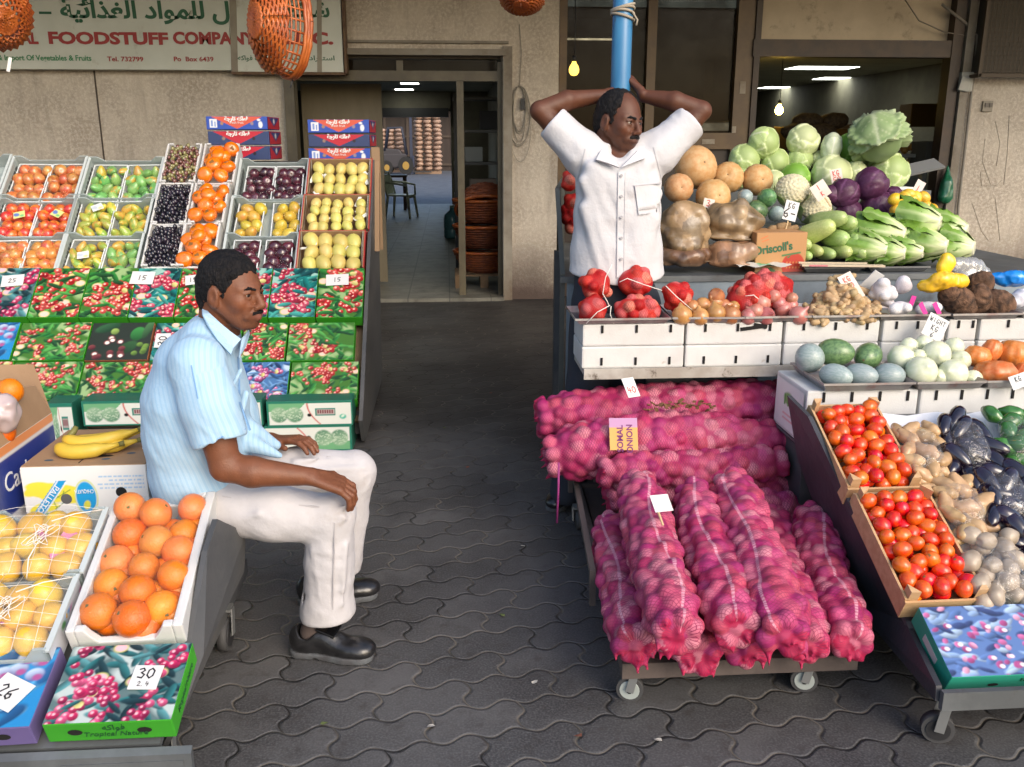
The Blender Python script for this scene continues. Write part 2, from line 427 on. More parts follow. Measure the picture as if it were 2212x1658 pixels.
# ---- pavers: wavy interlocking blocks
def paver_mat():
 m, nt, b = _nt('wavy concrete pavers')
 tc = N(nt, 'ShaderNodeTexCoord'); mp = N(nt, 'ShaderNodeMapping'); mp.inputs['Rotation'].default_value = (0, 0, rad(-9)); L(nt, tc.outputs['Object'], mp.inputs[0])
 sp = N(nt, 'ShaderNodeSeparateXYZ'); L(nt, mp.outputs[0], sp.inputs[0]); x, y = sp.outputs[0], sp.outputs[1]
 BW, BH = .25, .125
 wob = N(nt, 'ShaderNodeTexNoise', i_Scale=2.5, i_Detail=2); L(nt, tc.outputs['Object'], wob.inputs['Vector'])
 wv = mth(nt, 'SUBTRACT', mth(nt, 'PINGPONG', mth(nt, 'ADD', x, 50.0), BW / 4), BW / 8)
 wv = mth(nt, 'MULTIPLY', mth(nt, 'SINE', mth(nt, 'MULTIPLY', x, 2 * math.pi / (BW / 2) * 1.0)), .0135)
 yy = mth(nt, 'DIVIDE', mth(nt, 'ADD', mth(nt, 'ADD', y, wv), mth(nt, 'MULTIPLY', wob.outputs['Fac'], .012)), BH)
 row = mth(nt, 'FLOOR', yy); fy = mth(nt, 'FRACT', yy)
 sv = mth(nt, 'MULTIPLY', mth(nt, 'SINE', mth(nt, 'MULTIPLY', yy, 2 * math.pi)), .055)
 xx = mth(nt, 'ADD', mth(nt, 'ADD', mth(nt, 'DIVIDE', x, BW), mth(nt, 'MULTIPLY', row, .5)), sv)
 colm = mth(nt, 'FLOOR', xx); fx = mth(nt, 'FRACT', xx)
 dy = mth(nt, 'MULTIPLY', mth(nt, 'MINIMUM', fy, mth(nt, 'SUBTRACT', 1.0, fy)), BH)
 dx = mth(nt, 'MULTIPLY', mth(nt, 'MINIMUM', fx, mth(nt, 'SUBTRACT', 1.0, fx)), BW)
 d = mth(nt, 'MINIMUM', dx, dy)
 joint = sstep(nt, d, .0012, .0042)          # 0 in the joint
 edge = sstep(nt, d, .0, .009)
 cx = N(nt, 'ShaderNodeCombineXYZ'); L(nt, row, cx.inputs[0]); L(nt, colm, cx.inputs[1])
 wn = N(nt, 'ShaderNodeTexWhiteNoise', noise_dimensions='2D'); L(nt, cx.outputs[0], wn.inputs['Vector'])
 base = mixc(nt, wn.outputs['Value'], (.050, .050, .052), (.096, .094, .094))
 n1 = N(nt, 'ShaderNodeTexNoise', i_Scale=1.3, i_Detail=9, i_Roughness=.65); L(nt, tc.outputs['Object'], n1.inputs['Vector'])
 base = mixc(nt, sstep(nt, n1.outputs['Fac'], .42, .64), base, (.028, .027, .028))
 n2 = N(nt, 'ShaderNodeTexNoise', i_Scale=160, i_Detail=3); L(nt, tc.outputs['Object'], n2.inputs['Vector'])
 base = mixc(nt, mth(nt, 'MULTIPLY', sstep(nt, n2.outputs['Fac'], .35, .8), .75), base, (.135, .133, .134))
 n3 = N(nt, 'ShaderNodeTexNoise', i_Scale=18, i_Detail=6, i_Roughness=.7); L(nt, tc.outputs['Object'], n3.inputs['Vector'])
 base = mixc(nt, mth(nt, 'MULTIPLY', sstep(nt, n3.outputs['Fac'], .5, .75), .7), base, (.035, .029, .025))
 jn = N(nt, 'ShaderNodeTexNoise', i_Scale=3, i_Detail=3); L(nt, tc.outputs['Object'], jn.inputs['Vector'])
 jc = mixc(nt, sstep(nt, jn.outputs['Fac'], .42, .56), (.012, .011, .010), (.13, .115, .095))
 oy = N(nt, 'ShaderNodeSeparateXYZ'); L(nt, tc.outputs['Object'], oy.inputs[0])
 grime_shade = mth(nt, 'MULTIPLY', sstep(nt, mth(nt, 'ADD', oy.outputs[1], mth(nt, 'MULTIPLY', n1.outputs['Fac'], 3.2)), 5.0, 7.2), sstep(nt, mth(nt, 'ADD', oy.outputs[1], mth(nt, 'MULTIPLY', n1.outputs['Fac'], 1.0)), 13, 10))   # grime and canopy shade painted into the pavers before the shop doors
 base = mixc(nt, mth(nt, 'MULTIPLY', grime_shade, .62), base, (.020, .017, .015))
 col = mixc(nt, joint, jc, base)
 L(nt, col, b.inputs['Base Color'])
 L(nt, mth(nt, 'MULTIPLY_ADD', n1.outputs['Fac'], .45, .36), b.inputs['Roughness'])
 hgt = mth(nt, 'ADD', mth(nt, 'MULTIPLY', edge, 1.0), mth(nt, 'ADD', mth(nt, 'MULTIPLY', n2.outputs['Fac'], .12), mth(nt, 'MULTIPLY', wn.outputs['Value'], .18)))
 bp = N(nt, 'ShaderNodeBump', i_Strength=.65, i_Distance=.006); L(nt, hgt, bp.inputs['Height']); L(nt, bp.outputs[0], b.inputs['Normal'])
 return m
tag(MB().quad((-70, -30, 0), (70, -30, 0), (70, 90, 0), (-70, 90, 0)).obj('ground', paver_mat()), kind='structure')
def tile_mat():
 m, nt, b = _nt('worn floor tiles')
 tc = N(nt, 'ShaderNodeTexCoord')
 br = N(nt, 'ShaderNodeTexBrick', offset=0.0); br.inputs['Scale'].default_value = 1; br.inputs['Brick Width'].default_value = .4; br.inputs['Row Height'].default_value = .4
 br.inputs['Mortar Size'].default_value = .006; br.inputs['Color1'].default_value = (.215, .21, .175, 1); br.inputs['Color2'].default_value = (.18, .175, .145, 1); br.inputs['Mortar'].default_value = (.09, .09, .08, 1)
 L(nt, tc.outputs['Object'], br.inputs['Vector'])
 n1 = N(nt, 'ShaderNodeTexNoise', i_Scale=5, i_Detail=9, i_Roughness=.7); L(nt, tc.outputs['Object'], n1.inputs['Vector'])
 L(nt, mixc(nt, sstep(nt, n1.outputs['Fac'], .42, .7), br.outputs['Color'], (.10, .095, .08)), b.inputs['Base Color'])
 b.inputs['Roughness'].default_value = .5
 return m
tag(MB().box((-1.3, (W + .26 + 22) / 2, .0), (4.6, 22 - W - .26, .07)).box((-.45, W + .08, .0), (1.95, .36, .068)).obj('floor', tile_mat()), kind='structure')
tag(MB().box((5.6, (W + .1 + 22) / 2, .0), (4.0, 22 - W - .1, .07)).obj('floor', tile_mat()), kind='structure')
tag(MB().quad((-60, 22.1, .02), (60, 22.1, .02), (60, 46.5, .02), (-60, 46.5, .02)).obj('road', M('asphalt', (.075, .085, .10), .75, (.11, .12, .135), scale=3, bump=.3, bscale=90)), kind='structure')
# ---- facade materials
def plaster(name, c1, c2, c3, speck=(.66, .60, .51)):
 m, nt, b = _nt(name); MATS[name] = m
 tc = N(nt, 'ShaderNodeTexCoord'); o = tc.outputs['Object']
 n1 = N(nt, 'ShaderNodeTexNoise', i_Scale=1.6, i_Detail=10, i_Roughness=.72); L(nt, o, n1.inputs['Vector'])
 vo = N(nt, 'ShaderNodeTexNoise', i_Scale=34, i_Detail=4, i_Roughness=.75); L(nt, o, vo.inputs['Vector'])
 mp = N(nt, 'ShaderNodeMapping'); mp.inputs['Scale'].default_value = (3.2, 3.2, .45); L(nt, o, mp.inputs[0])
 n3 = N(nt, 'ShaderNodeTexNoise', i_Scale=1, i_Detail=7, i_Roughness=.65); L(nt, mp.outputs[0], n3.inputs['Vector'])
 c = mixc(nt, sstep(nt, n1.outputs['Fac'], .35, .68), c1, c2)
 c = mixc(nt, mth(nt, 'MULTIPLY', sstep(nt, vo.outputs['Fac'], .44, .62), .8), c, speck)
 c = mixc(nt, mth(nt, 'MULTIPLY', sstep(nt, n3.outputs['Fac'], .50, .80), .6), c, c3)
 sp = N(nt, 'ShaderNodeSeparateXYZ'); L(nt, o, sp.inputs[0])
 zz = mth(nt, 'ADD', sp.outputs[2], mth(nt, 'MULTIPLY', n1.outputs['Fac'], .8))
 c = mixc(nt, mth(nt, 'SUBTRACT', 1.0, sstep(nt, zz, .45, 1.15)), c, (.085, .06, .05))     # splashed dirt near the pavement
 L(nt, c, b.inputs['Base Color']); b.inputs['Roughness'].default_value = .9
 bp = N(nt, 'ShaderNodeBump', i_Strength=.7, i_Distance=.008); L(nt, vo.outputs['Fac'], bp.inputs['Height']); L(nt, bp.outputs[0], b.inputs['Normal'])
 return m
PL = plaster('pebbledash', (.60, .53, .435), (.40, .34, .275), (.15, .105, .08))
TRIM = M('grey painted trim', (.30, .27, .22), .6, (.20, .17, .13), scale=3, bump=.2, dirt=(.12, .08, .05), dscale=2.5)
BROWN = M('brown aluminium', (.13, .075, .035), .4, (.09, .05, .025), scale=4, metal=.2)
DKBROWN = M('dark brown timber', (.055, .030, .016), .5, (.03, .018, .012), scale=5)
OCHRE = M('ochre frame', (.12, .068, .022), .45, (.085, .046, .016), scale=6)
BEIGE = M('beige board', (.60, .50, .36), .7, (.50, .41, .29), scale=2, dirt=(.2, .15, .1), dscale=3, dlo=.55)
CEIL = M('ceiling board', (.42, .42, .35), .8, (.35, .35, .29), scale=3)
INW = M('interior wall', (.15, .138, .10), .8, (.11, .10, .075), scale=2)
DARK = M('dark metal', (.02, .02, .022), .5)
def glass_mat():
 m, nt, b = _nt('dark window glass')
 tc = N(nt, 'ShaderNodeTexCoord'); n1 = N(nt, 'ShaderNodeTexNoise', i_Scale=2.2, i_Detail=8, i_Roughness=.7); L(nt, tc.outputs['Object'], n1.inputs['Vector'])
 nt.nodes.remove(b); out = nt.nodes['Material Output']
 tr = N(nt, 'ShaderNodeBsdfTransparent'); tr.inputs[0].default_value = (.42, .38, .32, 1)
 gl = N(nt, 'ShaderNodeBsdfGlossy', i_Roughness=.05); df = N(nt, 'ShaderNodeBsdfDiffuse'); df.inputs[0].default_value = (.035, .025, .016, 1)
 fr = N(nt, 'ShaderNodeFresnel', i_IOR=1.5)
 a = N(nt, 'ShaderNodeMixShader'); L(nt, mth(nt, 'MULTIPLY', fr.outputs[0], .3), a.inputs[0]); L(nt, tr.outputs[0], a.inputs[1]); L(nt, gl.outputs[0], a.inputs[2])
 c = N(nt, 'ShaderNodeMixShader'); L(nt, mth(nt, 'MULTIPLY_ADD', sstep(nt, n1.outputs['Fac'], .4, .7), .3, .42), c.inputs[0]); L(nt, a.outputs[0], c.inputs[1]); L(nt, df.outputs[0], c.inputs[2])
 L(nt, c.outputs[0], out.inputs[0]); return m
GLASS = glass_mat()
bld = thing('market_building', 'shabby pebbledash shop building with brown framed windows and an open doorway behind the stalls', 'building', (0, W, 0))
TOP = 4.2
def wallbox(mb, x0, x1, z0, z1, y0=W, y1=W + .25): mb.box(((x0 + x1) / 2, (y0 + y1) / 2, (z0 + z1) / 2), (x1 - x0, y1 - y0, z1 - z0))
w = MB()
wallbox(w, -9, -1.45, 0, TOP); wallbox(w, -1.45, .52, 2.30, TOP); wallbox(w, .52, 1.04, 0, TOP); wallbox(w, 1.04, 2.86, 2.95, TOP); wallbox(w, 2.86, 4.93, 2.95, TOP); wallbox(w, 4.93, 10, 0, TOP)
w.obj('wall', PL, bld, world=True)
w = MB()   # raised joint strips and the lintel ledge
w.box((-.45, W - .03, 2.27), (2.0, .10, .055)); w.box((-.45, W - .015, 2.36), (2.05, .05, .022)); w.box((.565, W - .02, 1.16), (.085, .06, 2.33))
w.obj('door_surround', TRIM, bld, world=True)
for xx in (-3.12, -6.0):
 MB().box((xx, W + .001, 1.1), (.012, .02, 2.2)).obj('wall_joint', M('wall joint', (.09, .07, .055), .9), bld, world=True)
f = MB()
f.box((-1.41, W + .02, 1.12), (.09, .2, 2.25)); f.box((-.45, W + .12, 2.075), (1.92, .08, .09)); f.box((-.45, W + .12, 2.24), (1.92, .08, .03)); f.box((.13, W + .12, 1.02), (.065, .08, 2.03)); f.box((.505, W + .12, 1.1), (.05, .09, 2.2)); f.box((-.42, W + .12, 2.16), (.06, .06, .10))
f.obj('door_frame', M('olive door frame', (.12, .10, .06), .45, (.08, .065, .04), scale=5), bld, world=True)
MB().box((-.45, W + .13, 2.16), (1.85, .012, .12)).obj('transom_pane', GLASS, bld, world=True)
MB().box((-1.05, W + .9, 1.05), (.80, .03, 2.0)).obj('inner_door', M('dull cream door', (.20, .17, .11), .5, (.15, .125, .08), scale=3, stretch=(1, 1, .3)), bld, world=True)
# the big window right of the pillar
f = MB()
for (x0, x1, z0, z1) in ((1.045, 1.115, .9, 2.95), (1.86, 1.945, 1.57, 2.95), (2.70, 2.86, .9, 2.95), (1.115, 2.70, 1.42, 1.57)):
 f.box(((x0 + x1) / 2, W + .06, (z0 + z1) / 2), (x1 - x0, .1, z1 - z0))
f.obj('window_frame', OCHRE, bld, world=True)
MB().box((1.48, W + .08, 2.26), (.78, .012, 1.4)).obj('window_pane', GLASS, bld, world=True)
MB().box((2.33, W + .085, 2.26), (.78, .012, 1.4)).obj('window_pane', GLASS, bld, world=True)
MB().box((1.9, W + .1, .72), (1.62, .06, 1.42)).obj('window_apron', M('brown apron panel', (.032, .018, .010), .5, (.022, .013, .008), scale=4), bld, world=True)
for (x, z, a, b) in ((2.78, 1.98, .055, .11), (2.30, 1.49, .08, .05), (2.48, 1.49, .12, .045), (2.72, 1.60, .04, .06)):
 MB().box((x, W + .006, z), (a, .004, b)).obj('paper_scrap', M('old paper', (.38, .33, .26), .9, (.25, .2, .15), scale=9), bld, world=True)
# the open shopfront on the right
f = MB()
f.box((3.85, W + .06, 2.33), (2.0, .16, .15)); f.box((4.80, W + .045, 1.5), (.10, .15, 2.95)); f.box((2.89, W + .05, 1.5), (.055, .13, 2.95)); f.box((3.85, W + .05, .35), (1.9, .1, .66))
f.obj('shopfront_frame', DKBROWN, bld, world=True)
MB().box((3.85, W + .10, 2.68), (1.85, .04, .54)).obj('shopfront_board', BEIGE, bld, world=True)
MB().box((4.90, W - .01, 1.4), (.075, .1, 2.8)).obj('side_trim', TRIM, bld, world=True)
# rooms behind
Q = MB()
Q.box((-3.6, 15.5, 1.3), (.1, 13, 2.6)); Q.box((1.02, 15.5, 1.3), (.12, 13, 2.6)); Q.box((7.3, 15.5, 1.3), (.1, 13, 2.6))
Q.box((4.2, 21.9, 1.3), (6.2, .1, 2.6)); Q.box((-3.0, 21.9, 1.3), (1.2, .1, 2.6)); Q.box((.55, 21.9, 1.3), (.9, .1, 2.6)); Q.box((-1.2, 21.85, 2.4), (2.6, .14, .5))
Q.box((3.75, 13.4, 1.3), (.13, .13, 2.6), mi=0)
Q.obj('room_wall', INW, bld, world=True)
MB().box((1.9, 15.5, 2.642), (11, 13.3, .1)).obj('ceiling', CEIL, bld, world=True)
MB().box((-1.2, 21.8, 2.12), (2.5, .3, .2)).obj('shutter_box', DARK, bld, world=True)
# out-of-view canopy, its reach set to shade the wall; the blue pole carries its beam
MB().box((0, 6.7, 3.45), (16, 4.0, .1)).obj('unseen_canopy', M('unseen shade sheet', (.20, .19, .17), .8), bld, world=True)
MB().box((0, 3.66, 3.40), (16, .08, .1)).box((.68, 5.2, 3.42), (.08, 3.0, .07)).box((-3, 5.2, 3.42), (.08, 3.0, .07)).box((4, 5.2, 3.42), (.08, 3.0, .07)).obj('canopy_beam', M('canopy steel', (.15, .16, .17), .6), bld, world=True)
# ceiling tubes
TUBE = EM('fluorescent tube', (.96, 1.0, .88), 6)
TUBL = EM('fluorescent tube inside', (1.0, 1.0, .88), 8)
def ceiling_light_or_glow(x, y, z, w, l, label):
 t = thing('ceiling_light_or_glow', label, 'ceiling light', (x, y, z), group='fluorescent ceiling lights inside the shops and added glows behind the glass')
 MB().box((0, 0, .015), (w + .06, l + .06, .03)).obj('light_frame', M('white light frame', (.6, .6, .56), .5), t)
 MB().box((0, 0, -.007), (w, l, .012)).obj('diffuser', TUBE if x > 1.1 else TUBL, t)
for (px, py, wd, zc, lab) in ((885, 180, .3, 2.6, 'upper of the two fluorescent ceiling lights seen deep through the doorway'), (873, 193, .3, 2.6, 'lower of the two fluorescent ceiling lights seen deep through the doorway'),
        (1775, 146, .32, 2.6, 'fluorescent ceiling light nearest the shopfront board above the cabbages'), (1820, 169, .32, 2.6, 'fluorescent ceiling light above the big tied cabbage'), (1690, 189, .32, 2.6, 'farthest fluorescent ceiling light, left above the bare bulb in the shop')):
 p = az(px, py, zc); wpx = (38 if px < 1000 else (135 if py < 150 else (108 if py < 175 else 90)))
 ceiling_light_or_glow(p.x, p.y, zc, wpx * mpp(p), .35 if px < 1000 else .55, lab)
p = ay(818, 126, W + .6); ceiling_light_or_glow(p.x, W + 1.6, 2.58, .5, .25, 'glowing panel added behind the glass above the door for the reflected lights')  # added glow, stands in for lights reflected in the transom glass
p = ay(1275, 84, W + 1.2); ceiling_light_or_glow(p.x, W + 1.2, p.z, .75, .06, 'long glowing strip added behind the glass as a tube reflection left of the blue pole')  # added glow, stands in for a tube mirrored in the window
# bare bulbs
def bulb(px, py, Y, r, st, label):
 p = ay(px, py, Y); t = thing('light_bulb', label, 'light bulb', p, group='bare light bulbs')
 MB().lathe([(0, -r * 1.25), (r * .6, -r * 1.08), (r * .95, -r * .55), (r, 0), (r * .8, r * .6), (r * .45, r * 1.1), (r * .38, r * 1.4), (0, r * 1.42)], 20).obj('glass_bulb', EM('lit bulb %d' % st, (1, .62, .10), st), t)
 MB().cyl((0, 0, r * 1.4), (0, 0, r * 2.4), r * .42).obj('socket', DARK, t)
 MB().tube([(0, 0, r * 2.4), (.005, 0, .25), (0, 0, .62)], .004, 6).obj('cord', DARK, t)
bulb(1240, 150, W - .35, .046, 1.4, 'glowing yellow bulb hanging in front of the dark window')
bulb(1683, 238, 12.0, .05, 60, 'brilliant bare bulb shining inside the shop behind the cabbages')
# ---- inside the right shop: shelf with fruit, fridge
sh = thing('shop_shelf', 'white shelf loaded with dim fruit inside the open shop', 'shelf', (5.05, 10.6, 0))
MB().box((5.0, 10.6, 1.33), (1.3, .5, .04)).box((4.55, 10.6, .7), (.05, .4, 1.3)).box((5.55, 10.6, .7), (.05, .4, 1.3)).obj('shelf_board', M('white laminate', (.55, .55, .5), .5), sh, world=True)
MB().box((5.0, 10.6, .85), (1.2, .45, .04)).obj('shelf_board', M('white laminate', 0), sh, world=True)
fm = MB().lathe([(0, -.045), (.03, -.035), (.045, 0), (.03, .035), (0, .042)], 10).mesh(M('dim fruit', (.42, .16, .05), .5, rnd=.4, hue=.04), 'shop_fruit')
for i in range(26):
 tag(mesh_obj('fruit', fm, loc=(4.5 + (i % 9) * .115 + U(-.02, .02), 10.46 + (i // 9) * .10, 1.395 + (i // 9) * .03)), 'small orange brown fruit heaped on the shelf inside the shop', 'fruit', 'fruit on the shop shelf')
fr = thing('refrigerator', 'white lit doorframe of a refrigerator left of the brilliant bulb', 'refrigerator', (3.55, 12.9, 0))
MB().box((3.75, 13.0, .9), (.75, .5, 1.75)).obj('cabinet', M('fridge white', (.5, .52, .5), .4), fr, bevel=.02, world=True)
MB().box((3.75, 12.745, .95), (.6, .012, 1.4)).obj('glass_door', M('fridge glass', (.05, .06, .06), .1), fr, world=True)
MB().box((3.75, 12.735, 1.68), (.62, .012, .10)).obj('header_panel', EM('fridge light', (.8, .9, .9), 1.6), fr, world=True)
# sacks heaped behind the cabbages
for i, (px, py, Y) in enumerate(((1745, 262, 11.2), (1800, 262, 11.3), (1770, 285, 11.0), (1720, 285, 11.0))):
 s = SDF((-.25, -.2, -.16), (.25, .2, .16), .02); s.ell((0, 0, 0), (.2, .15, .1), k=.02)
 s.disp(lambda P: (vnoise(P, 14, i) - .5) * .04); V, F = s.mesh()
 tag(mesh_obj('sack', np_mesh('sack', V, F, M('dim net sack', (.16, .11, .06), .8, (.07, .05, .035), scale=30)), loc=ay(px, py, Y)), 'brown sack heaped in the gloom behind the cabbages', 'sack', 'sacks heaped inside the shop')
for i in range(2):
 b = thing('crate', 'dark stack table under the sacks inside the shop', 'table', (3.9 + i * .9, 11.2, 0), group='tables inside the shop')
 MB().box((0, 0, 1.28), (.85, .6, .05)).obj('table_top', DKBROWN, b); MB().box((-.35, 0, .64), (.06, .5, 1.26)).obj('leg_frame', DKBROWN, b); MB().box((.35, 0, .64), (.06, .5, 1.26)).obj('leg_frame', DKBROWN, b)
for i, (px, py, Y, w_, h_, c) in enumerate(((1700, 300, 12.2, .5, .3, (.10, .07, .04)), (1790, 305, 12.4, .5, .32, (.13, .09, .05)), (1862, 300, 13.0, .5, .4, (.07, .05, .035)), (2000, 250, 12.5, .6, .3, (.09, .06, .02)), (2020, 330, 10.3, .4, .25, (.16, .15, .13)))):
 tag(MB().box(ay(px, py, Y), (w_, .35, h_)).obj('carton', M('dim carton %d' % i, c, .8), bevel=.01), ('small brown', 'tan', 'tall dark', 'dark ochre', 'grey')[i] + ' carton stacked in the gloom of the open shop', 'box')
for pts in ([(2128, 300), (2122, 350), (2140, 400)], [(2150, 262), (2160, 310), (2152, 360)], [(2180, 250), (2176, 330), (2168, 400)], [(2118, 372), (2120, 402), (2150, 402), (2165, 390)], [(2100, 440), (2120, 500), (2135, 520)], [(2150, 430), (2160, 520)]):
 MB().tube([ay(x, y, W - .001) for x, y in pts], .0026, 4).obj('graffiti', M('faded marker', (.27, .235, .19), .8), bld, world=True)
# ---- beyond the shop: far building, forklift, pallets of sacks
FB = thing('warehouse', 'far brown timber shed with a white eave across the back street', 'warehouse', (-1.5, 48, 0))
MB().box((-2, 48.3, 1.9), (30, .4, 3.8)).obj('wall', M('brown shed boards', (.035, .022, .016), .7, (.025, .016, .012), scale=2, stretch=(3, 1, .4)), FB, world=True)
f = MB()
for i in range(-8, 9): f.box((-2 + i * 1.15, 48.06, 1.6), (.12, .06, 3.2))
for z in (.3, 1.7, 3.1): f.box((-2, 48.04, z), (20, .06, .1))
f.obj('frame', M('shed frame', (.06, .042, .03), .7), FB, world=True)
MB().box((-2, 47.3, 3.62), (26, 1.6, .32)).obj('eave', M('white eave', (.55, .56, .55), .6, (.4, .4, .4), scale=3), FB, world=True)
fk = thing('forklift', 'dark blue and yellow forklift parked across the back street', 'forklift', (0, 0, 0))
p0 = ay(884, 366, 42); fk.location = (p0.x, 42, .02); fk.scale = (.8, 1, .95)
MB().box((-.75, 0, .65), (1.3, 1.1, .6)).prism([(-1.4, .3), (-.4, .3), (-.2, .8), (-.5, 1.15), (-1.4, 1.2)], 1, -.5, .5).obj('body', M('forklift yellow', (.030, .026, .03), .5), fk, bevel=.03)
MB().tube([(-1.3, .5, 1.1), (-1.1, .5, 2.1), (-.35, .5, 2.15), (-.1, .5, .9)], .05).tube([(-1.3, -.5, 1.1), (-1.1, -.5, 2.1), (-.35, -.5, 2.15), (-.1, -.5, .9)], .05).box((-.72, 0, 2.14), (.8, 1.0, .05)).obj('roll_cage', M('forklift dark', (.025, .03, .05), .5), fk)
MB().box((.15, -.3, 1.4), (.12, .14, 2.8)).box((.15, .3, 1.4), (.12, .14, 2.8)).box((.15, 0, 2.75), (.1, .6, .1)).box((.15, 0, 1.5), (.1, .6, .1)).box((.26, 0, .6), (.08, .9, .5)).obj('mast', M('forklift navy', (.02, .028, .06), .5), fk)
MB().box((.75, -.25, .12), (1.0, .12, .05)).box((.75, .25, .12), (1.0, .12, .05)).obj('fork', DARK, fk)
for (x, y, r) in ((-.15, -.5, .42), (-.15, .5, .42), (-1.2, -.5, .33), (-1.2, .5, .33)):
 MB().cyl((x, y - .1, r), (x, y + .1, r), r, seg=20).cyl((x, y - .12, r), (x, y + .12, r), r * .45, seg=14, mi=1).obj('wheel', [M('tyre', (.012, .012, .012), .8), M('wheel rim', (.3, .18, .03), .5)], fk)
sackm = M('pale sacks', (.42, .29, .22), .8, (.30, .20, .15), scale=3, rnd=.3)
def pallet(px, py, Y, n, rows, label):
 p = ay(px, py, Y); t = thing('pallet_stack', label, 'pallet', (p.x, Y, .02), group='pallets of sacks across the back street')
 b = MB()
 for y in (-.5, 0, .5): b.box((0, y, .05), (1.2, .1, .1))
 for k in range(6): b.box((-.5 + k * .2, 0, .12), (.15, 1.1, .03))
 b.obj('pallet', M('pallet wood', (.25, .16, .10), .8), t)
 s = MB()
 for r in range(rows):
  for k in range(3):
   x = -.42 + k * .42 + U(-.03, .03); z = .23 + r * .19
   s.lathe([(0, -.1), (.16, -.085), (.235, 0), (.16, .085), (0, .1)], 10, fn=lambda q, t_, i, x=x, z=z: (q[0] * .95 + x, q[1] * 2.2, q[2] + z + .02 * math.sin(9 * q[0] + r)))
 o = s.obj('sack_layers', sackm, t)
pallet(926, 366, 43, 3, 13, 'tall pallet of pale pink sacks standing beside the forklift')
pallet(846, 362, 45, 3, 10, 'lower pallet of pale sacks behind the forklift')
# ---- things in the doorway: chair, table, bottle, baskets
def plastic_chair(p, rz):
 t = thing('plastic_chair', 'pale green moulded plastic armchair in the dim doorway', 'chair', p, (0, 0, rz)); m = M('pale green plastic', (.68, .74, .60), .35)
 MB().box((0, 0, .43), (.46, .44, .03)).box((0, -.2, .40), (.42, .03, .05)).obj('seat', m, t, bevel=.012)
 b = MB()
 for k in range(5): b.bar((-.16 + k * .08, .22, .45), (-.19 + k * .095, .30, .82), .05, .02, up=(0, 1, 0))
 b.tube([(-.25, .2, .42), (-.26, .27, .7), (-.16, .31, .86), (.16, .31, .86), (.26, .27, .7), (.25, .2, .42)], .02, 8).obj('backrest', m, t)
 for sx in (-1, 1):
  MB().tube([(sx * .25, -.21, .42), (sx * .27, -.2, .62), (sx * .28, 0, .66), (sx * .26, .27, .68)], .022, 8).obj('armrest', m, t)
  for sy in (-1, 1): MB().tube([(sx * .21, sy * .2, .43), (sx * .26, sy * .25, .0)], [.03, .022], 8).obj('leg', m, t)
plastic_chair(az(868, 470, .035), rad(75))
t = thing('side_table', 'dark wooden table behind the plastic chair', 'table', az(840, 455, .035))
MB().box((0, .3, .72), (.8, .6, .05)).obj('table_top', DKBROWN, t)
for sx in (-.35, .35):
 for sy in (.05, .55): MB().box((sx, sy, .35), (.06, .06, .7)).obj('leg', DKBROWN, t)
t = thing('water_bottle', 'blue plastic water bottle standing by the door post', 'bottle', az(978, 515, .035))
MB().lathe([(0, 0), (.12, .005), (.135, .03), (.135, .12), (.128, .14), (.135, .16), (.135, .3), (.12, .36), (.04, .43), (.035, .47)], 20).obj('body', M('blue water bottle', (.08, .22, .26), .12, coat=.6), t)
MB().cyl((0, 0, .465), (0, 0, .5), .042).obj('cap', M('bottle cap', (.3, .5, .45), .4), t)
PAL = M('pale pallet wood', (.20, .13, .07), .8, (.14, .09, .05), scale=8)
t = thing('pallet', 'low wooden pallet carrying the stacked orange baskets', 'pallet', (.36, W + .75, .035))
b = MB()
for k in range(5): b.box((0, -.22 + k * .11, .13), (.6, .08, .02))
for x in (-.26, 0, .26): b.box((x, 0, .06), (.08, .5, .12))
b.obj('boards', PAL, t)
WICK = M('orange wicker', (.40, .10, .012), .5, (.28, .055, .008), scale=14, coat=.25, rnd=.15)
WICKD = M('dark orange wicker', (.20, .05, .012), .6, (.12, .025, .008), scale=18, rnd=.2)
def weave_bowl(mb, R, H, nr, seg, r=.006, mi=0, flare=1.0, rb=.55, oval=1.0):
 """woven wall: rods round, each dodging in and out of the stakes"""
 for i in range(nr):
  t = i / (nr - 1); rr = R * (rb + (1 - rb) * t ** .6 * flare); z = H * t; pts = []
  n = seg * 2
  for k in range(n + 1):
   a = 2 * math.pi * k / n; q = rr + (.007 if (k + i) % 2 else -.007); pts.append((q * math.cos(a), q * math.sin(a) * oval, z))
  mb.tube(pts, r, 5, mi, cap=False)
def floor_basket(p, R, H, label, rot=(0, 0, 0)):
 t = thing('wicker_basket', label, 'basket', p, rot, group='orange wicker baskets stacked inside the doorway')
 b = MB(); weave_bowl(b, R, H, 9, 14, .012); b.disc((0, 0, .005), R * .56); b.obj('woven_body', WICKD, t)
 MB().tube([(R * 1.02 * math.cos(a * .3142), R * 1.02 * math.sin(a * .3142), H + .01) for a in range(21)], .017, 6).obj('rim', WICK, t)
for i in range(3):
 floor_basket((.36, W + .75, .18 + i * .26), .30, .2, ('bottom', 'middle', 'upper')[i] + ' round orange basket in the stack inside the doorway')
floor_basket((.38, W + .78, 1.0), .30, .2, 'large orange basket tipped on top of the stack inside the doorway', rot=(rad(150), 0, 0))
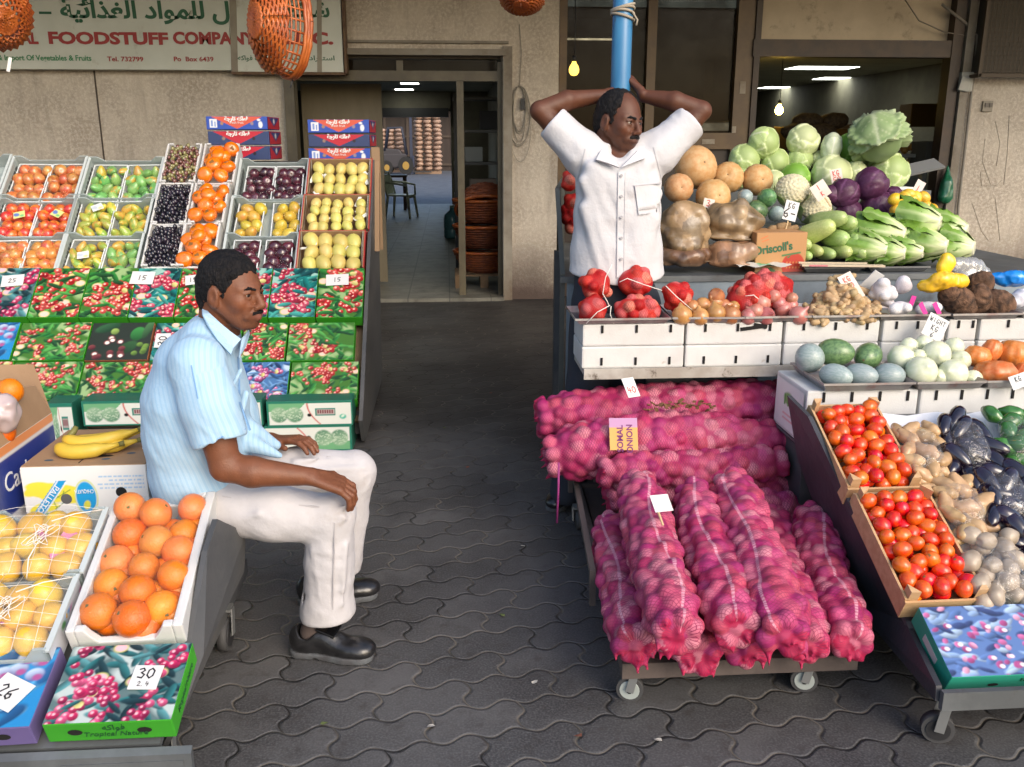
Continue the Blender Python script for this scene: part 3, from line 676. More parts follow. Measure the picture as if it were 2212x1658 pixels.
# metal rack behind the glass right of the door post
t = thing('storage_rack', 'dark shelving rack in the shadow behind the stacked baskets', 'shelf', (.5, W + 1.7, 0))
b = MB()
for z in (.4, .9, 1.25, 1.6, 1.95): b.box((.5, W + 1.9, z), (.85, .4, .03))
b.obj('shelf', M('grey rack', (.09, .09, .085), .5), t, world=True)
b = MB()
for x in (.1, .9):
 for y in (1.7, 2.1): b.box((x, W + y, 1.0), (.04, .04, 2.0))
b.obj('post', DARK, t, world=True)
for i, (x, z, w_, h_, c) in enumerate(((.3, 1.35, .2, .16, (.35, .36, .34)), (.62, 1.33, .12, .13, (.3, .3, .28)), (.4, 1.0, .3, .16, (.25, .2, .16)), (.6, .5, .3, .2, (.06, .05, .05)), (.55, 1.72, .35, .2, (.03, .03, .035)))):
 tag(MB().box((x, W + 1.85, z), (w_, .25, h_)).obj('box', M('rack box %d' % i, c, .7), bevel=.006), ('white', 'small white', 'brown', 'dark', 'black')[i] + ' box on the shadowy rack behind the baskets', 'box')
# ---- signboard
AR = {'ش': (0xFEB5, 4), 'ر': (0xFEAD, 2), 'ك': (0xFED9, 4), 'ة': (0xFE93, 2), 'ا': (0xFE8D, 2), 'ل': (0xFEDD, 4), 'م': (0xFEE1, 4), 'و': (0xFEED, 2), 'د': (0xFEA9, 2), 'غ': (0xFECD, 4), 'ذ': (0xFEAB, 2),
   'ئ': (0xFE89, 4), 'ي': (0xFEF1, 4), 'س': (0xFEB1, 4), 'ت': (0xFE95, 4), 'ج': (0xFE9D, 4), 'ف': (0xFED1, 4), 'ه': (0xFEE9, 4), 'ن': (0xFEE5, 4), 'خ': (0xFEA5, 4), 'ض': (0xFEBD, 4)}
def arabic(s):
 out = []
 for i, ch in enumerate(s):
  if ch not in AR: out.append(ch); continue
  pv = i > 0 and s[i - 1] in AR and AR[s[i - 1]][1] == 4; nx = i + 1 < len(s) and s[i + 1] in AR and AR[ch][1] == 4
  b, n = AR[ch]
  out.append(chr(b + (3 if pv and nx else 2 if nx else 1 if pv else 0)))
 return ''.join(reversed(out))
GREEN = M('sign green', (.012, .10, .04), .5); RED = M('sign red', (.33, .025, .02), .5); LGREEN = M('sign light green', (.03, .22, .08), .5)
sgn = thing('shop_sign', 'long white signboard with green Arabic and red English lettering above the fruit crates', 'sign', (-2.6, W - .14, 2.5))
x0 = ay(0, 150, W - .14).x - .5; x1 = ay(742, 150, W - .14).x; xd = ay(503, 150, W - .14).x
zb = ay(500, 152, W - .14).z; zt = 3.0
SIGNW = M('sign white', (.62, .64, .56), .35, (.54, .56, .48), scale=1.5, dirt=(.30, .25, .17), dscale=4, dlo=.58, dhi=.8, bump=.05, bscale=5)
MB().box(((x0 + xd) / 2, W - .08, (zb + zt) / 2), (xd - x0 - .008, .12, zt - zb)).obj('panel', SIGNW, sgn, world=True)
MB().box(((xd + x1) / 2, W - .082, (zb + zt) / 2 - .012), (x1 - xd, .12, zt - zb)).obj('panel', SIGNW, sgn, world=True)
MB().box(((xd + x1) / 2, W - .08, zb - .025), (x1 - xd + .03, .14, .022)).box((x1 + .022, W - .08, (zb + zt) / 2), (.022, .15, zt - zb + .05)).obj('edge_frame', M('rusty sign frame', (.16, .10, .05), .7, (.10, .05, .03), scale=12), sgn, world=True)
def sign_text(s, px, py, hpx, mat, sx=1, bold=0, wpx=None, z=0):
 p = ay(px, py, W - .15); k = mpp(p)
 me = text_mesh(s, 1, mat, bold=bold)
 a = np.empty(len(me.vertices) * 3, np.float32); me.vertices.foreach_get('co', a); a = a.reshape(-1, 3)
 lo, hi = a.min(0), a.max(0); c = (lo + hi) / 2; a -= c
 w0, h0 = hi[0] - lo[0], hi[1] - lo[1]; sy = hpx * k / h0; sxx = (wpx * k / w0) if wpx else sy * sx
 a[:, 0] *= sxx; a[:, 1] *= sy; zz = a[:, 2].copy()
 b = np.stack([a[:, 0] + p.x, W - .1435 - .0015 * (zz > 0), a[:, 1] + p.z], 1)
 me.vertices.foreach_set('co', (b - np.array(sgn.location)).astype(np.float32).ravel()); me.update()
 mesh_obj('lettering', me, sgn)
sign_text(arabic('شركة'), 665, 25, 44, GREEN, wpx=92, bold=.03)
sign_text(arabic('ال للمواد الغذائية'), 320, 26, 50, GREEN, wpx=370, bold=.03)
sign_text('-', 97, 28, 5, GREEN, wpx=26, bold=.03)
sign_text('AL', 62, 83, 24, RED, wpx=38, bold=.045)
sign_text('FOODSTUFF', 234, 83, 26, RED, wpx=252, bold=.045)
sign_text('COMPANY', 463, 83, 26, RED, wpx=176, bold=.045)
sign_text('L.L.C.', 660, 83, 26, RED, wpx=118, bold=.045)
sign_text('& Import Of Vegetables & Fruits', 96, 127, 15, LGREEN, wpx=196, bold=.02)
sign_text('Tel. 732799', 270, 128, 10, RED, wpx=76, bold=.02)
sign_text('Po  Box 6439', 418, 128, 10, RED, wpx=84, bold=.02)
sign_text(arabic('استيراد وتجارة'), 668, 127, 13, GREEN, wpx=108, bold=.02)
sign_text(arabic('خضروات فواكه'), 560, 127, 13, GREEN, wpx=92, bold=.02)
for px, w_ in ((505, 14), (690, 10)):      # old tape and drip stains
 p = ay(px, 80, W - .146); MB().box((p.x, W - .1465, p.z), (w_ * mpp(p), .003, .62), (0, .05, 0)).obj('tape_strip', M('brown tape', (.30, .27, .20), .5, (.24, .2, .15), scale=5), sgn, world=True)
# ---- cables, conduit, switch, vent cage, plastic bag on the wall
CAB = M('pale cable', (.33, .30, .25), .6)
t = thing('cable_coil', 'loops of pale cable hung on the pillar beside the doorway', 'cable')
c = ay(1122, 240, W - .03); t.location = c
b = MB()
for i in range(7):
 a = U(.055, .105); h = U(.19, .30); z0 = .22
 b.tube([(a * math.sin(q * .3142) + U(-.004, .004), -.006 * i % .03, z0 - h + h * math.cos(q * .3142)) for q in range(21)], .0042, 5, cap=False)
a = .10; b.tube([(a * math.sin(q * .3142) + .01, -.005, -.12 + .34 * math.cos(q * .3142)) for q in range(21)], .0035, 5, cap=False)
b.tube([(0, 0, .22), (.02, .02, .5), (.0, .02, .75)], .004, 5).obj('loops', CAB, t)
MB().box((.03, -.005, .06), (.035, .03, .1)).obj('junction_box', DARK, t)
t = thing('conduit_pipe', 'bent pale conduit running down the right hand wall', 'pipe', ay(2072, 440, W - .02))
b = MB(); pts = [ay(2035, 10, W - .03), ay(2085, 50, W - .03), ay(2110, 78, W - .03), ay(2108, 140, W - .03), ay(2098, 205, W - .03), ay(2070, 450, W - .03), ay(2066, 520, W - .03)]
b.tube(pts, .014, 8).obj('pipe', M('grey conduit', (.28, .25, .21), .5), t, world=True)
tag(MB().tube([ay(1955, 0, W - .02), ay(1985, 45, W - .03), ay(2040, 70, W - .02), ay(2105, 80, W - .03)], .006, 6).obj('hanging_cable', M('dim cable', (.22, .19, .15), .6)), 'thin cable sagging across the beige board above the shopfront', 'cable')
p = ay(2085, 178, W - .03); t = thing('wall_lamp', 'small white box fitting mounted on the shopfront post', 'lamp', p)
MB().box((0, 0, 0), (.12, .07, .18)).obj('housing', M('fitting white', (.42, .42, .38), .5), t, bevel=.012); MB().box((-.03, -.045, -.02), (.1, .03, .13), (0, .2, 0)).obj('cover', M('fitting white', 0), t, bevel=.008)
p = ay(2133, 230, W - .012); t = thing('light_switch', 'small beige switch plate on the bare right hand wall', 'switch', p)
MB().box((0, 0, 0), (.10, .02, .10)).obj('plate', M('switch plate', (.26, .23, .18), .5), t, bevel=.004); MB().box((-.015, -.013, .01), (.03, .012, .04)).box((.025, -.013, .01), (.03, .012, .04)).obj('rocker', M('switch dark', (.12, .10, .08), .5), t)
p = ay(2180, 75, W - .2); t = thing('vent_cage', 'rusty wire mesh cage high on the right hand wall', 'cage', p)
b = MB()
for (x, z, w_, h_) in ((0, .36, 1.0, .03), (0, -.36, 1.0, .03)): b.box((.25, 0, z), (w_, .03, h_))
b.box((-.24, 0, 0), (.03, .03, .74)).box((-.24, .18, .36), (.03, .36, .03)).box((-.24, .18, -.36), (.03, .36, .03)).obj('frame', M('cage rust', (.10, .075, .05), .7), t)
b = MB()
for i in range(26): b.box((-.22 + i * .04, .005, 0), (.004, .004, .72))
for i in range(18): b.box((.27, .005, -.34 + i * .04), (1.0, .004, .004))
b.obj('mesh', M('cage rust', 0), t); MB().box((.27, .12, 0), (.95, .2, .66)).obj('inner_unit', M('cage inside', (.10, .085, .065), .8), t)
p = ay(2045, 398, W - .1)
s = SDF((-.12, -.1, -.25), (.12, .1, .22), .01); s.cap((0, 0, -.12), (0, 0, .02), .07, .05, .03); s.cap((0, 0, .02), (0, .02, .17), .045, .012, .02); s.disp(lambda P: (vnoise(P * [1, 1, .4], 40) - .5) * .02); V, F = s.mesh()
tag(mesh_obj('plastic_bag', np_mesh('plastic_bag', V, F, M('green bag', (.01, .13, .06), .3, coat=.4)), loc=p), 'green plastic bag hanging on the dark shopfront post', 'bag')
# ---- blue pole
p = ay(1343, 100, 3.66); t = thing('blue_pole', 'chipped blue painted pole the standing man leans against', 'pole', (p.x, 3.66, 0))
MB().cyl((0, 0, 0), (0, 0, 3.4), .0385, seg=28).obj('pipe', M('chipped blue paint', (.006, .095, .27), .35, (.05, .22, .40), scale=3, dirt=(.06, .055, .045), dscale=11, dlo=.56, dhi=.62, stretch=(1, 1, .35), coat=.1), t)
q = ay(1343, 25, 3.62).z
b = MB()
for i in range(4): b.tube([(.043 * math.cos(a * .3142), .043 * math.sin(a * .3142), q + .02 - i * .012 + .012 * math.cos(a * .3142 + i)) for a in range(21)], .0055, 6, cap=False)
b.tube([(.03, -.035, q), (.05, -.04, q - .03), (.045, -.045, q - .05)], .004, 6).obj('rope', M('old rope', (.33, .28, .21), .9), t)
MB().box((0, 0, .004), (.16, .16, .008)).obj('base_plate', DARK, t)
# ---- orange baskets hung from the canopy
def hung_basket(c, R, H, zy, label, oval=1.35):
 z_, y_ = Vector(zy[0]).normalized(), Vector(zy[1]); y_ = (y_ - z_ * y_.dot(z_)).normalized(); rot = Matrix((y_.cross(z_), y_, z_)).transposed().to_euler()
 t = thing('wicker_basket', label, 'basket', c, rot, group='orange wicker baskets hanging from the canopy')
 b = MB(); weave_bowl(b, R, H * .42, 12, 16, .0065, rb=.35, oval=oval)
 for i in range(9):      # flat woven bottom, spiral
  rr = R * .36 * (i + 1) / 9; b.tube([((rr + (.004 if (k + i) % 2 else -.004)) * math.cos(k * .1963), (rr + .0) * math.sin(k * .1963) * oval, .003 * (k % 2)) for k in range(33)], .0075, 5, cap=False)
 b.obj('woven_body', WICK, t)
 b = MB()
 for k in range(26):
  a = 2 * math.pi * k / 26; b.tube([(R * .985 * math.cos(a), R * .985 * math.sin(a) * oval, H * .4), (R * 1.06 * math.cos(a + .03), R * 1.06 * math.sin(a + .03) * oval, H * .95)], .0045, 5)
 for z in (.52, .64, .76, .88): b.tube([(R * (1.0 + .07 * (z - .4)) * math.cos(k * .2094), R * (1.0 + .07 * (z - .4)) * math.sin(k * .2094) * oval, H * z) for k in range(31)], .004, 5, cap=False)
 b.obj('open_lattice', WICK, t)
 b = MB()
 for q in (0, .012, .024): b.tube([((R * 1.07 + .004 * math.sin(k * 2.2 + q * 300)) * math.cos(k * .1571), (R * 1.07) * math.sin(k * .1571) * oval, H * .97 + q - .012) for k in range(41)], .009, 6, cap=False)
 b.obj('rim', WICK, t)
 MB().tube([Vector((0, R * oval * 1.05, H)), Vector((0, R * oval * 1.3, H * .9))], .003, 5).obj('hook', DARK, t)
hung_basket(ay(552, 45, 3.9), .122, .165, ((.72, .66, -.12), (.22, 0, -1)), 'orange wicker basket hanging in front of the sign lettering', 1.5)
hung_basket(ay(8, 45, 3.5), .115, .16, ((-.6, .6, .45), (.5, .2, -1)), 'orange wicker basket hanging at the far left end of the sign', 1.2)
hung_basket(ay(1126, 14, 4.0), .088, .10, ((.1, .55, .8), (1, 0, .3)), 'orange wicker basket above the doorway beside the blue pole', 1.0)
p = ay(20, 140, 3.5); tag(MB().box(p, (.012, .001, .05), (0, .3, 0)).obj('price_ticket', M('ticket', (.7, .68, .64), .8)), 'tiny white ticket dangling under the leftmost hanging basket', 'ticket')
# =================================================================== LEFT SIDE
VCP = M('printed card', (1, 1, 1), .35, vc=True, coat=.15)
VCM = M('matt vertex print', (1, 1, 1), .7, vc=True)
CARD = M('corrugated card', (.36, .23, .13), .85, (.31, .195, .11), scale=5, bump=.1, bscale=120)
WHITECARD = M('white card', (.72, .72, .70), .6, (.64, .63, .6), scale=3)
PAPER = M('white paper', (.64, .64, .63), .8)
INK = M('black ink', (.015, .015, .02), .7)
REDINK = M('red ink', (.55, .04, .03), .7)
STALLGREY = M('stall grey paint', (.055, .058, .062), .55, (.09, .09, .09), scale=3, bump=.25, bscale=25, dirt=(.13, .12, .11), dscale=7, dlo=.58, dhi=.75, stretch=(1, .5, 1))
GALV = M('galvanised sheet', (.19, .205, .215), .42, (.12, .13, .135), scale=4, metal=.45, bump=.2, bscale=9, dirt=(.09, .075, .06), dscale=6, dlo=.55, dhi=.8)
HOLE = M('hand hole', (.006, .005, .005), .9)
PALS = {
 'green': dict(bg=((.05, .16, .02), (.28, .42, .18)), leaf=((.03, .22, .04), (.10, .40, .08), (.02, .10, .03)), berry=((.62, .02, .02), (.75, .10, .08), (.45, .01, .02)), core=(.85, .55, .45)),
 'teal': dict(bg=((.02, .14, .12), (.28, .48, .42)), leaf=((.01, .20, .19), (.06, .38, .33), (.01, .08, .09)), berry=((.58, .03, .09), (.72, .12, .2), (.40, .02, .05)), core=(.8, .5, .45)),
 'pink': dict(bg=((.10, .16, .16), (.45, .52, .50)), leaf=((.03, .17, .18), (.10, .30, .32), (.015, .05, .06)), berry=((.62, .02, .12), (.74, .10, .24), (.40, .01, .09)), core=(.8, .45, .5)),
 'blue': dict(bg=((.06, .16, .35), (.45, .58, .75)), leaf=((.04, .13, .34), (.16, .33, .60), (.02, .05, .15)), berry=((.55, .04, .25), (.72, .20, .42), (.35, .03, .18)), core=(.8, .55, .65)),
}
def print_berries(w, h, pal, seed):
 r = random.Random(seed); P = PALS[pal]; c = Cv(w, h, P['bg'][0]); u = h / 60
 for _ in range(14): c.ell(r.uniform(0, w), r.uniform(0, h), r.uniform(5, 12) * u, r.uniform(4, 8) * u, r.uniform(0, 3), P['bg'][1], 4 * u)
 for _ in range(70):
  lf = r.choice(P['leaf']); a = r.uniform(-.9, .9) + (math.pi / 2 if r.random() < .3 else 0)
  c.ell(r.uniform(0, w), r.uniform(0, h), r.uniform(6, 10) * u, r.uniform(1.9, 3) * u, a, lf, 1.2, tuple(q * .3 for q in lf))
 for _ in range(4):
  x, y = r.uniform(0, w), r.uniform(0, h); c.ell(x, y, 5 * u, 4 * u, 0, (.45, .48, .15), 2); c.ell(x, y, 4 * u, 3 * u, 0, P['core'], 2)
 for _ in range(9):
  cx, cy = r.uniform(.05, .95) * w, r.uniform(.05, .95) * h
  for _ in range(r.randint(8, 15)):
   b = r.choice(P['berry']); q = r.uniform(2.3, 3.4) * u; x, y = cx + r.gauss(0, 6) * u, cy + r.gauss(0, 5) * u
   c.ell(x, y, q, q, 0, b, 1.4, tuple(k * .35 for k in b)); c.ell(x - q * .3, y - q * .3, q * .35, q * .35, 0, P['core'], 1.5)
  if r.random() < .5: c.ell(cx, cy, 3.2 * u, 2.6 * u, r.uniform(0, 3), (.72, .66, .25), 1.5, (.35, .32, .1))
 for _ in range(8):
  lf = r.choice(P['leaf']); c.ell(r.uniform(0, w), r.uniform(0, h), r.uniform(6, 9) * u, r.uniform(1.6, 2.4) * u, r.uniform(-.9, .9), lf, 1.2, tuple(q * .3 for q in lf))
 return c
def print_mangosteen(w, h):
 r = random.Random(5); c = Cv(w, h, (.022, .03, .02)); u = h / 60
 for x, y, a, b, t, col in ((20, 8, 16, 7, -.3, (.03, .10, .04)), (60, 18, 9, 11, .4, (.04, .22, .05)), (72, 10, 5, 16, .3, (.06, .16, .06)), (50, 40, 8, 14, .9, (.03, .09, .03)), (30, 14, 5, 5, 0, (.28, .42, .10)), (88, 8, 5, 5, 0, (.35, .42, .14))):
  c.ell(x * u, y * u, a * u, b * u, t, col, 2, tuple(q * .4 for q in col))
 for i in range(14):
  x, y = r.uniform(4, 45), r.uniform(24, 56); c.ell(x * u, y * u, 4.4 * u, 4 * u, 0, (.20, .05, .05), 1.5, (.06, .01, .015))
  if r.random() < .6: c.ell(x * u, y * u, 2.8 * u, 2.4 * u, 0, (.80, .74, .66), 1.5)
 for i in range(9): c.ell(r.uniform(60, 96) * u, r.uniform(34, 56) * u, 4 * u, 3.6 * u, 0, (.16, .28, .05), 1.5, (.05, .10, .02))
 return c
def print_bluegoods(w, h):
 r = random.Random(3); c = Cv(w, h, (.02, .22, .50)); u = h / 60
 for _ in range(26):
  col = r.choice(((.03, .28, .62), (.10, .42, .75), (.30, .58, .80), (.02, .12, .32))); c.ell(r.uniform(0, w), r.uniform(0, h), r.uniform(8, 18) * u, r.uniform(3, 6) * u, r.uniform(-1.2, -.2), col, 2, tuple(q * .5 for q in col))
 for _ in range(7):
  x, y = r.uniform(.2, .9) * w, r.uniform(.1, .9) * h; c.ell(x, y, 6 * u, 5 * u, 0, (.45, .55, .72), 2, (.12, .12, .30)); c.ell(x + 2 * u, y + 2 * u, 3 * u, 2.4 * u, 0, (.35, .08, .25), 2)
 return c
def print_figs(w, h):
 r = random.Random(9); c = Cv(w, h, (.10, .18, .40)); u = h / 60
 for _ in range(130):
  col = r.choice(((.12, .22, .50), (.30, .45, .72), (.05, .08, .22), (.45, .60, .80))); c.ell(r.uniform(0, w), r.uniform(0, h), r.uniform(4, 8) * u, r.uniform(1.7, 3.0) * u, r.uniform(-.7, .7), col, 1.5, tuple(q * .4 for q in col))
 for _ in range(60):
  col = r.choice(((.62, .16, .38), (.78, .38, .55), (.42, .08, .25))); x, y = r.uniform(0, w), r.gauss(.5, .28) * h; c.ell(x, y, r.uniform(1.8, 3.4) * u, r.uniform(1.6, 2.8) * u, r.uniform(-1, 1), col, 1.5, tuple(q * .5 for q in col))
  if r.random() < .35: c.ell(x + 2 * u, y, 2 * u, 1.6 * u, 0, (.85, .70, .76), 1.5)
 return c
def lidded_box(name, label, group, M4, Wd, D, H, sheet_me, side, loc_off=(0, 0, 0), edge=None, holes=True, lettering=None):
 """closed printed carton: body, flat printed lid, hand holes. M4 places its top-face centre"""
 t = thing(name, label, 'box', group=group); t.matrix_world = M4
 MB().box((0, 0, -H / 2 - .0012), (Wd, D, H)).obj('carton_body', side, t, bevel=.003)
 mesh_obj('printed_lid', sheet_me, t)
 if holes:
  b = MB()
  for x in (-.27, .27): b.disc((x * Wd, -D / 2 - .0012, -H * .5), .016, (0, -1, 0), 14, ry=.010)
  b.obj('hand_hole', HOLE, t)
 if lettering:
  for me, x, z in lettering:
   o = mesh_obj('lettering', me, t, (x, -D / 2 - .0016, z), (rad(90), 0, 0))
 return t
LA = rad(41.36); L0 = Vector((0, 4.4, .245))
LINC = Matrix.Translation(L0) @ Matrix.Rotation(LA, 4, 'X')
def linc(px, py):
 p = apl(px, py, L0, (0, -math.sin(LA), math.cos(LA))); q = LINC.inverted() @ p; return q.x, q.y
def LM(x, s, n=0, rz=0): return LINC @ Matrix.Translation((x, s, n)) @ Matrix.Rotation(rz, 4, 'Z')
st = thing('market_stall', 'tall sloping display rack with a dark grey side board carrying the boxed fruit', 'stall', (-1.5, 5, 0))
b = MB()
b.prism([(4.40, .02), (4.30, .16), (4.36, .20), (5.72, 1.40), (5.80, 1.40), (5.86, 1.0), (5.7, .3), (5.62, .02)], 0, -.462, -.442)
b.obj('side_panel', STALLGREY, st, world=True)
ctr = LM(-1.9, .84, -.125).translation
MB().box(ctr, (2.85, 1.8, .02), (LA, 0, 0)).obj('sloping_board', M('old plywood', (.25, .17, .10), .8, (.18, .12, .07), scale=6), st, world=True)
MB().box((-1.9, 4.47, .1), (2.85, .03, .12)).box((-1.9, 5.72, .6), (2.85, .04, 1.2)).obj('frame', STALLGREY, st, world=True)
MB().prism([(5.45, .86), (5.52, .86), (5.80, 1.42), (5.74, 1.45)], 0, -.47, -.415).box((-.435, 5.72, 1.15), (.05, .03, .62)).obj('timber_upright', M('pale upright', (.28, .18, .10), .7), st, world=True)
SHE = {}
def sheet(pal, Wd, D, v):
 k = (pal, round(Wd, 2), round(D, 2), v)
 if k not in SHE:
  w = 96; h = max(40, int(96 * D / Wd))
  c = print_mangosteen(w, h) if pal == 'mango' else print_bluegoods(w, h) if pal == 'blu' else print_berries(w, h, pal, v * 7 + len(pal))
  SHE[k] = c.sheet(Wd, D, VCP)
 return SHE[k]
LG = M('bright green card', (.05, .36, .02), .5, (.04, .30, .02), scale=4); OG = M('olive card', (.12, .3, .1), .5); BROWNCARD = M('rust card', (.30, .10, .05), .6)
rowC = [(-70, 76, 'pink', 'pink and teal printed carton at the left end of the upper berry row'), (76, 184, 'green', 'green printed carton second from left in the upper berry row'), (184, 289, 'green', 'green printed carton left of the third price card'),
  (289, 386, 'teal', 'teal printed carton under the price card reading 15 in the middle of the row'), (386, 485, 'green', 'green printed carton beside the head of the seated man'), (485, 585, 'teal', 'teal printed carton hidden behind the face of the seated man'),
  (585, 686, 'teal', 'teal and pink printed carton just right of the seated man face'), (686, 786, 'green', 'green printed carton with a price card at the right end of the upper berry row')]
for i, (a, c, pal, lab) in enumerate(rowC):
 y = 640; xa, s0 = linc(a, y); xb, _ = linc(c, y); s1, s2 = linc(a, 692)[1], linc(a, 585)[1]
 lidded_box('fruit_carton', lab, 'printed fruit cartons on the sloping rack', LM((xa + xb) / 2, (s1 + s2) / 2, .02), xb - xa - .006, s2 - s1 - .004, .075, sheet(pal, xb - xa - .008, s2 - s1 - .006, i), LG, holes=False)
rowB = [(-110, 33, 'blu', 'blue printed carton at the left end of the middle carton row'), (36, 190, 'green', 'green printed carton left of the dark mangosteen carton'), (191, 327, 'mango', 'dark carton printed with mangosteens and leaves'),
  (330, 430, 'teal', 'teal carton with a price card partly behind the seated man'), (430, 520, 'green', 'green carton hidden behind the shoulder of the seated man'), (522, 619, 'green', 'green carton right beside the collar of the seated man'), (621, 766, 'green', 'green carton at the right end of the middle carton row')]
for i, (a, c, pal, lab) in enumerate(rowB):
 y = 738; xa, s0 = linc(a, y); xb, _ = linc(c, y); s1, s2 = linc(a, 780)[1], linc(a, 698)[1]
 lidded_box('fruit_carton', lab, 'printed fruit cartons on the sloping rack', LM((xa + xb) / 2, (s1 + s2) / 2, 0), xb - xa - .006, s2 - s1 - .004, .075, sheet(pal, xb - xa - .008, s2 - s1 - .006, i + 10), BROWNCARD if pal == 'mango' else LG, holes=False)
rowA = [(-140, 18, 'green', 'green printed carton behind the open orange box at the left edge'), (20, 172, 'green', 'green printed carton above the bananas, left one'), (173, 327, 'green', 'green printed carton in the lowest row left of the blue shirt'), (328, 476, 'teal', 'teal printed carton in the lowest row hidden behind the blue shirt'),
  (500, 624, 'blue', 'blue and pink printed carton by the shirt pocket of the seated man'), (626, 774, 'green', 'green printed carton at the right end of the lowest carton row')]
for i, (a, c, pal, lab) in enumerate(rowA):
 y = 823; xa, s0 = linc(a, y); xb, _ = linc(c, y); s1, s2 = linc(a, 866)[1], linc(a, 783)[1]
 lidded_box('fruit_carton', lab, 'printed fruit cartons on the sloping rack', LM((xa + xb) / 2, (s1 + s2) / 2, 0), xb - xa - .006, s2 - s1 - .004, .075, sheet(pal, xb - xa - .008, s2 - s1 - .006, i + 20), LG, holes=False)
def price_card(M4, w, h, txt, label, size=None, ink=None, name='price_card', mat=None, extra=None):
 t = thing(name, label, 'price card'); t.matrix_world = M4
 MB().box((0, 0, .002), (w, h, .0016)).obj('card', mat or PAPER, t)
 if txt:
  for k, (s, yy, sz) in enumerate(txt): mesh_obj('lettering', hand(s, sz, sz * .13, ink or INK), t, (0, yy, .0036))
 return t
def lcard(px, py, wpx, hpx, txt, label, rz=0):
 x, s = linc(px, py); k = .00245; price_card(LM(x, s, .026, rz), wpx * k, hpx * k * 1.05, txt, label)
lcard(32, 614, 46, 30, [('25', 0, .028)], 'white price card reading 25 at the left end of the upper carton row', .1)
lcard(311, 608, 50, 34, [('15', 0, .032)], 'white price card reading 15 left of the seated man head', -.05)
lcard(420, 612, 34, 26, [('15', 0, .028)], 'white price card half hidden behind the seated man hair', .15)
lcard(730, 612, 50, 30, [('15', 0, .028)], 'white price card reading 15 at the right end of the upper carton row', .05)
x, s = linc(352, 738); price_card(LM(x, s, .006, rad(90)), .09, .075, [('30', 0, .04)], 'white price card reading 30 sideways on the teal carton')
# melon cartons standing along the foot of the rack
def print_melon(w, h, flip):
 r = random.Random(2); c = Cv(w, h, (.70, .72, .66)); u = h / 40
 c.rect(0, 0, w, 3 * u, (.02, .18, .12)); c.rect(0, h - 3 * u, w, h, (.02, .18, .12)); c.rect(0, 0, 2 * u, h, (.02, .18, .12)); c.rect(w - 2 * u, 0, w, h, (.02, .18, .12))
 c.poly([(2 * u, 3 * u), (w * .45, 3 * u), (w * .38, 12 * u), (2 * u, 16 * u)], (.16, .40, .20))
 for cx in (w * .14, w * .32):
  c.ell(cx, 21 * u, w * .10, 12 * u, 0, (.30, .46, .30), 2, (.12, .26, .16))
  for k in range(40): a = r.uniform(0, 6.28); q = r.random() ** .5; c.line(cx + math.cos(a) * q * w * .09, 21 * u + math.sin(a) * q * 11 * u, cx + math.cos(a) * q * w * .09 + r.uniform(-3, 3), 21 * u + math.sin(a) * q * 11 * u + r.uniform(-2, 2), .8, (.55, .66, .50))
 for k in range(24): t = k / 23; c.ell(w * (.47 + .14 * t * t), (4 + 32 * t) * u, .9 * u, .9 * u, 0, (.55, .07, .06), 1)
 c.ell(w * .49, 22 * u, 2.4 * u, 2.6 * u, 0, (.01, .01, .01), 1)
 c.rect(w * .56, 11 * u, w * .80, 23 * u, (.03, .22, .17)); c.rect(w * .575, 13 * u, w * .785, 21 * u, (.42, .36, .34))
 for k in range(7): c.rect(w * (.59 + k * .027), 14.5 * u, w * (.605 + k * .027), 19.5 * u, (.20, .05, .06))
 c.ell(w * .88, 25 * u, 4 * u, 4 * u, 0, (.10, .46, .34), 1.5); c.ell(w * .88, 24 * u, 1.6 * u, 2.6 * u, .6, (.65, .75, .62), 1)
 if flip: c.a = c.a[::-1, ::-1].copy()
 return c
MEL = [print_melon(110, 44, False), print_melon(110, 44, True)]
DGREEN = M('dark green card', (.015, .13, .09), .5)
def melon_carton(x0, x1, zt, zb, Y, v, label):
 t = thing('melon_carton', label, 'box', ((x0 + x1) / 2, Y, zb), group='green and white melon cartons along the foot of the rack')
 Wd, H = x1 - x0, zt - zb
 MB().box((0, .12, H / 2), (Wd, .24, H)).obj('carton_body', DGREEN, t, bevel=.003)
 mesh_obj('printed_front', MEL[v].sheet(Wd - .004, H - .004, VCP), t, (0, -.0025, H / 2), (rad(90), 0, 0))
for a, c, ya, yb, v, lab in ((574, 763, 868, 919, 0, 'green and white melon carton right of the seated man, upper of two'), (569, 762, 922, 975, 1, 'green and white melon carton right of the seated man, lower of two'), (374, 569, 868, 920, 0, 'melon carton mostly hidden behind the blue shirt'),
         (174, 372, 868, 918, 0, 'melon carton standing behind the bananas'), (96, 168, 872, 968, 0, 'melon carton peeking out between the open orange box and the bananas'), (372, 566, 922, 975, 0, 'melon carton hidden low behind the seated man')):
 p, q = ay(a, ya, 4.30), ay(c, yb, 4.30); melon_carton(p.x, q.x, p.z, q.z, 4.30, v, lab)
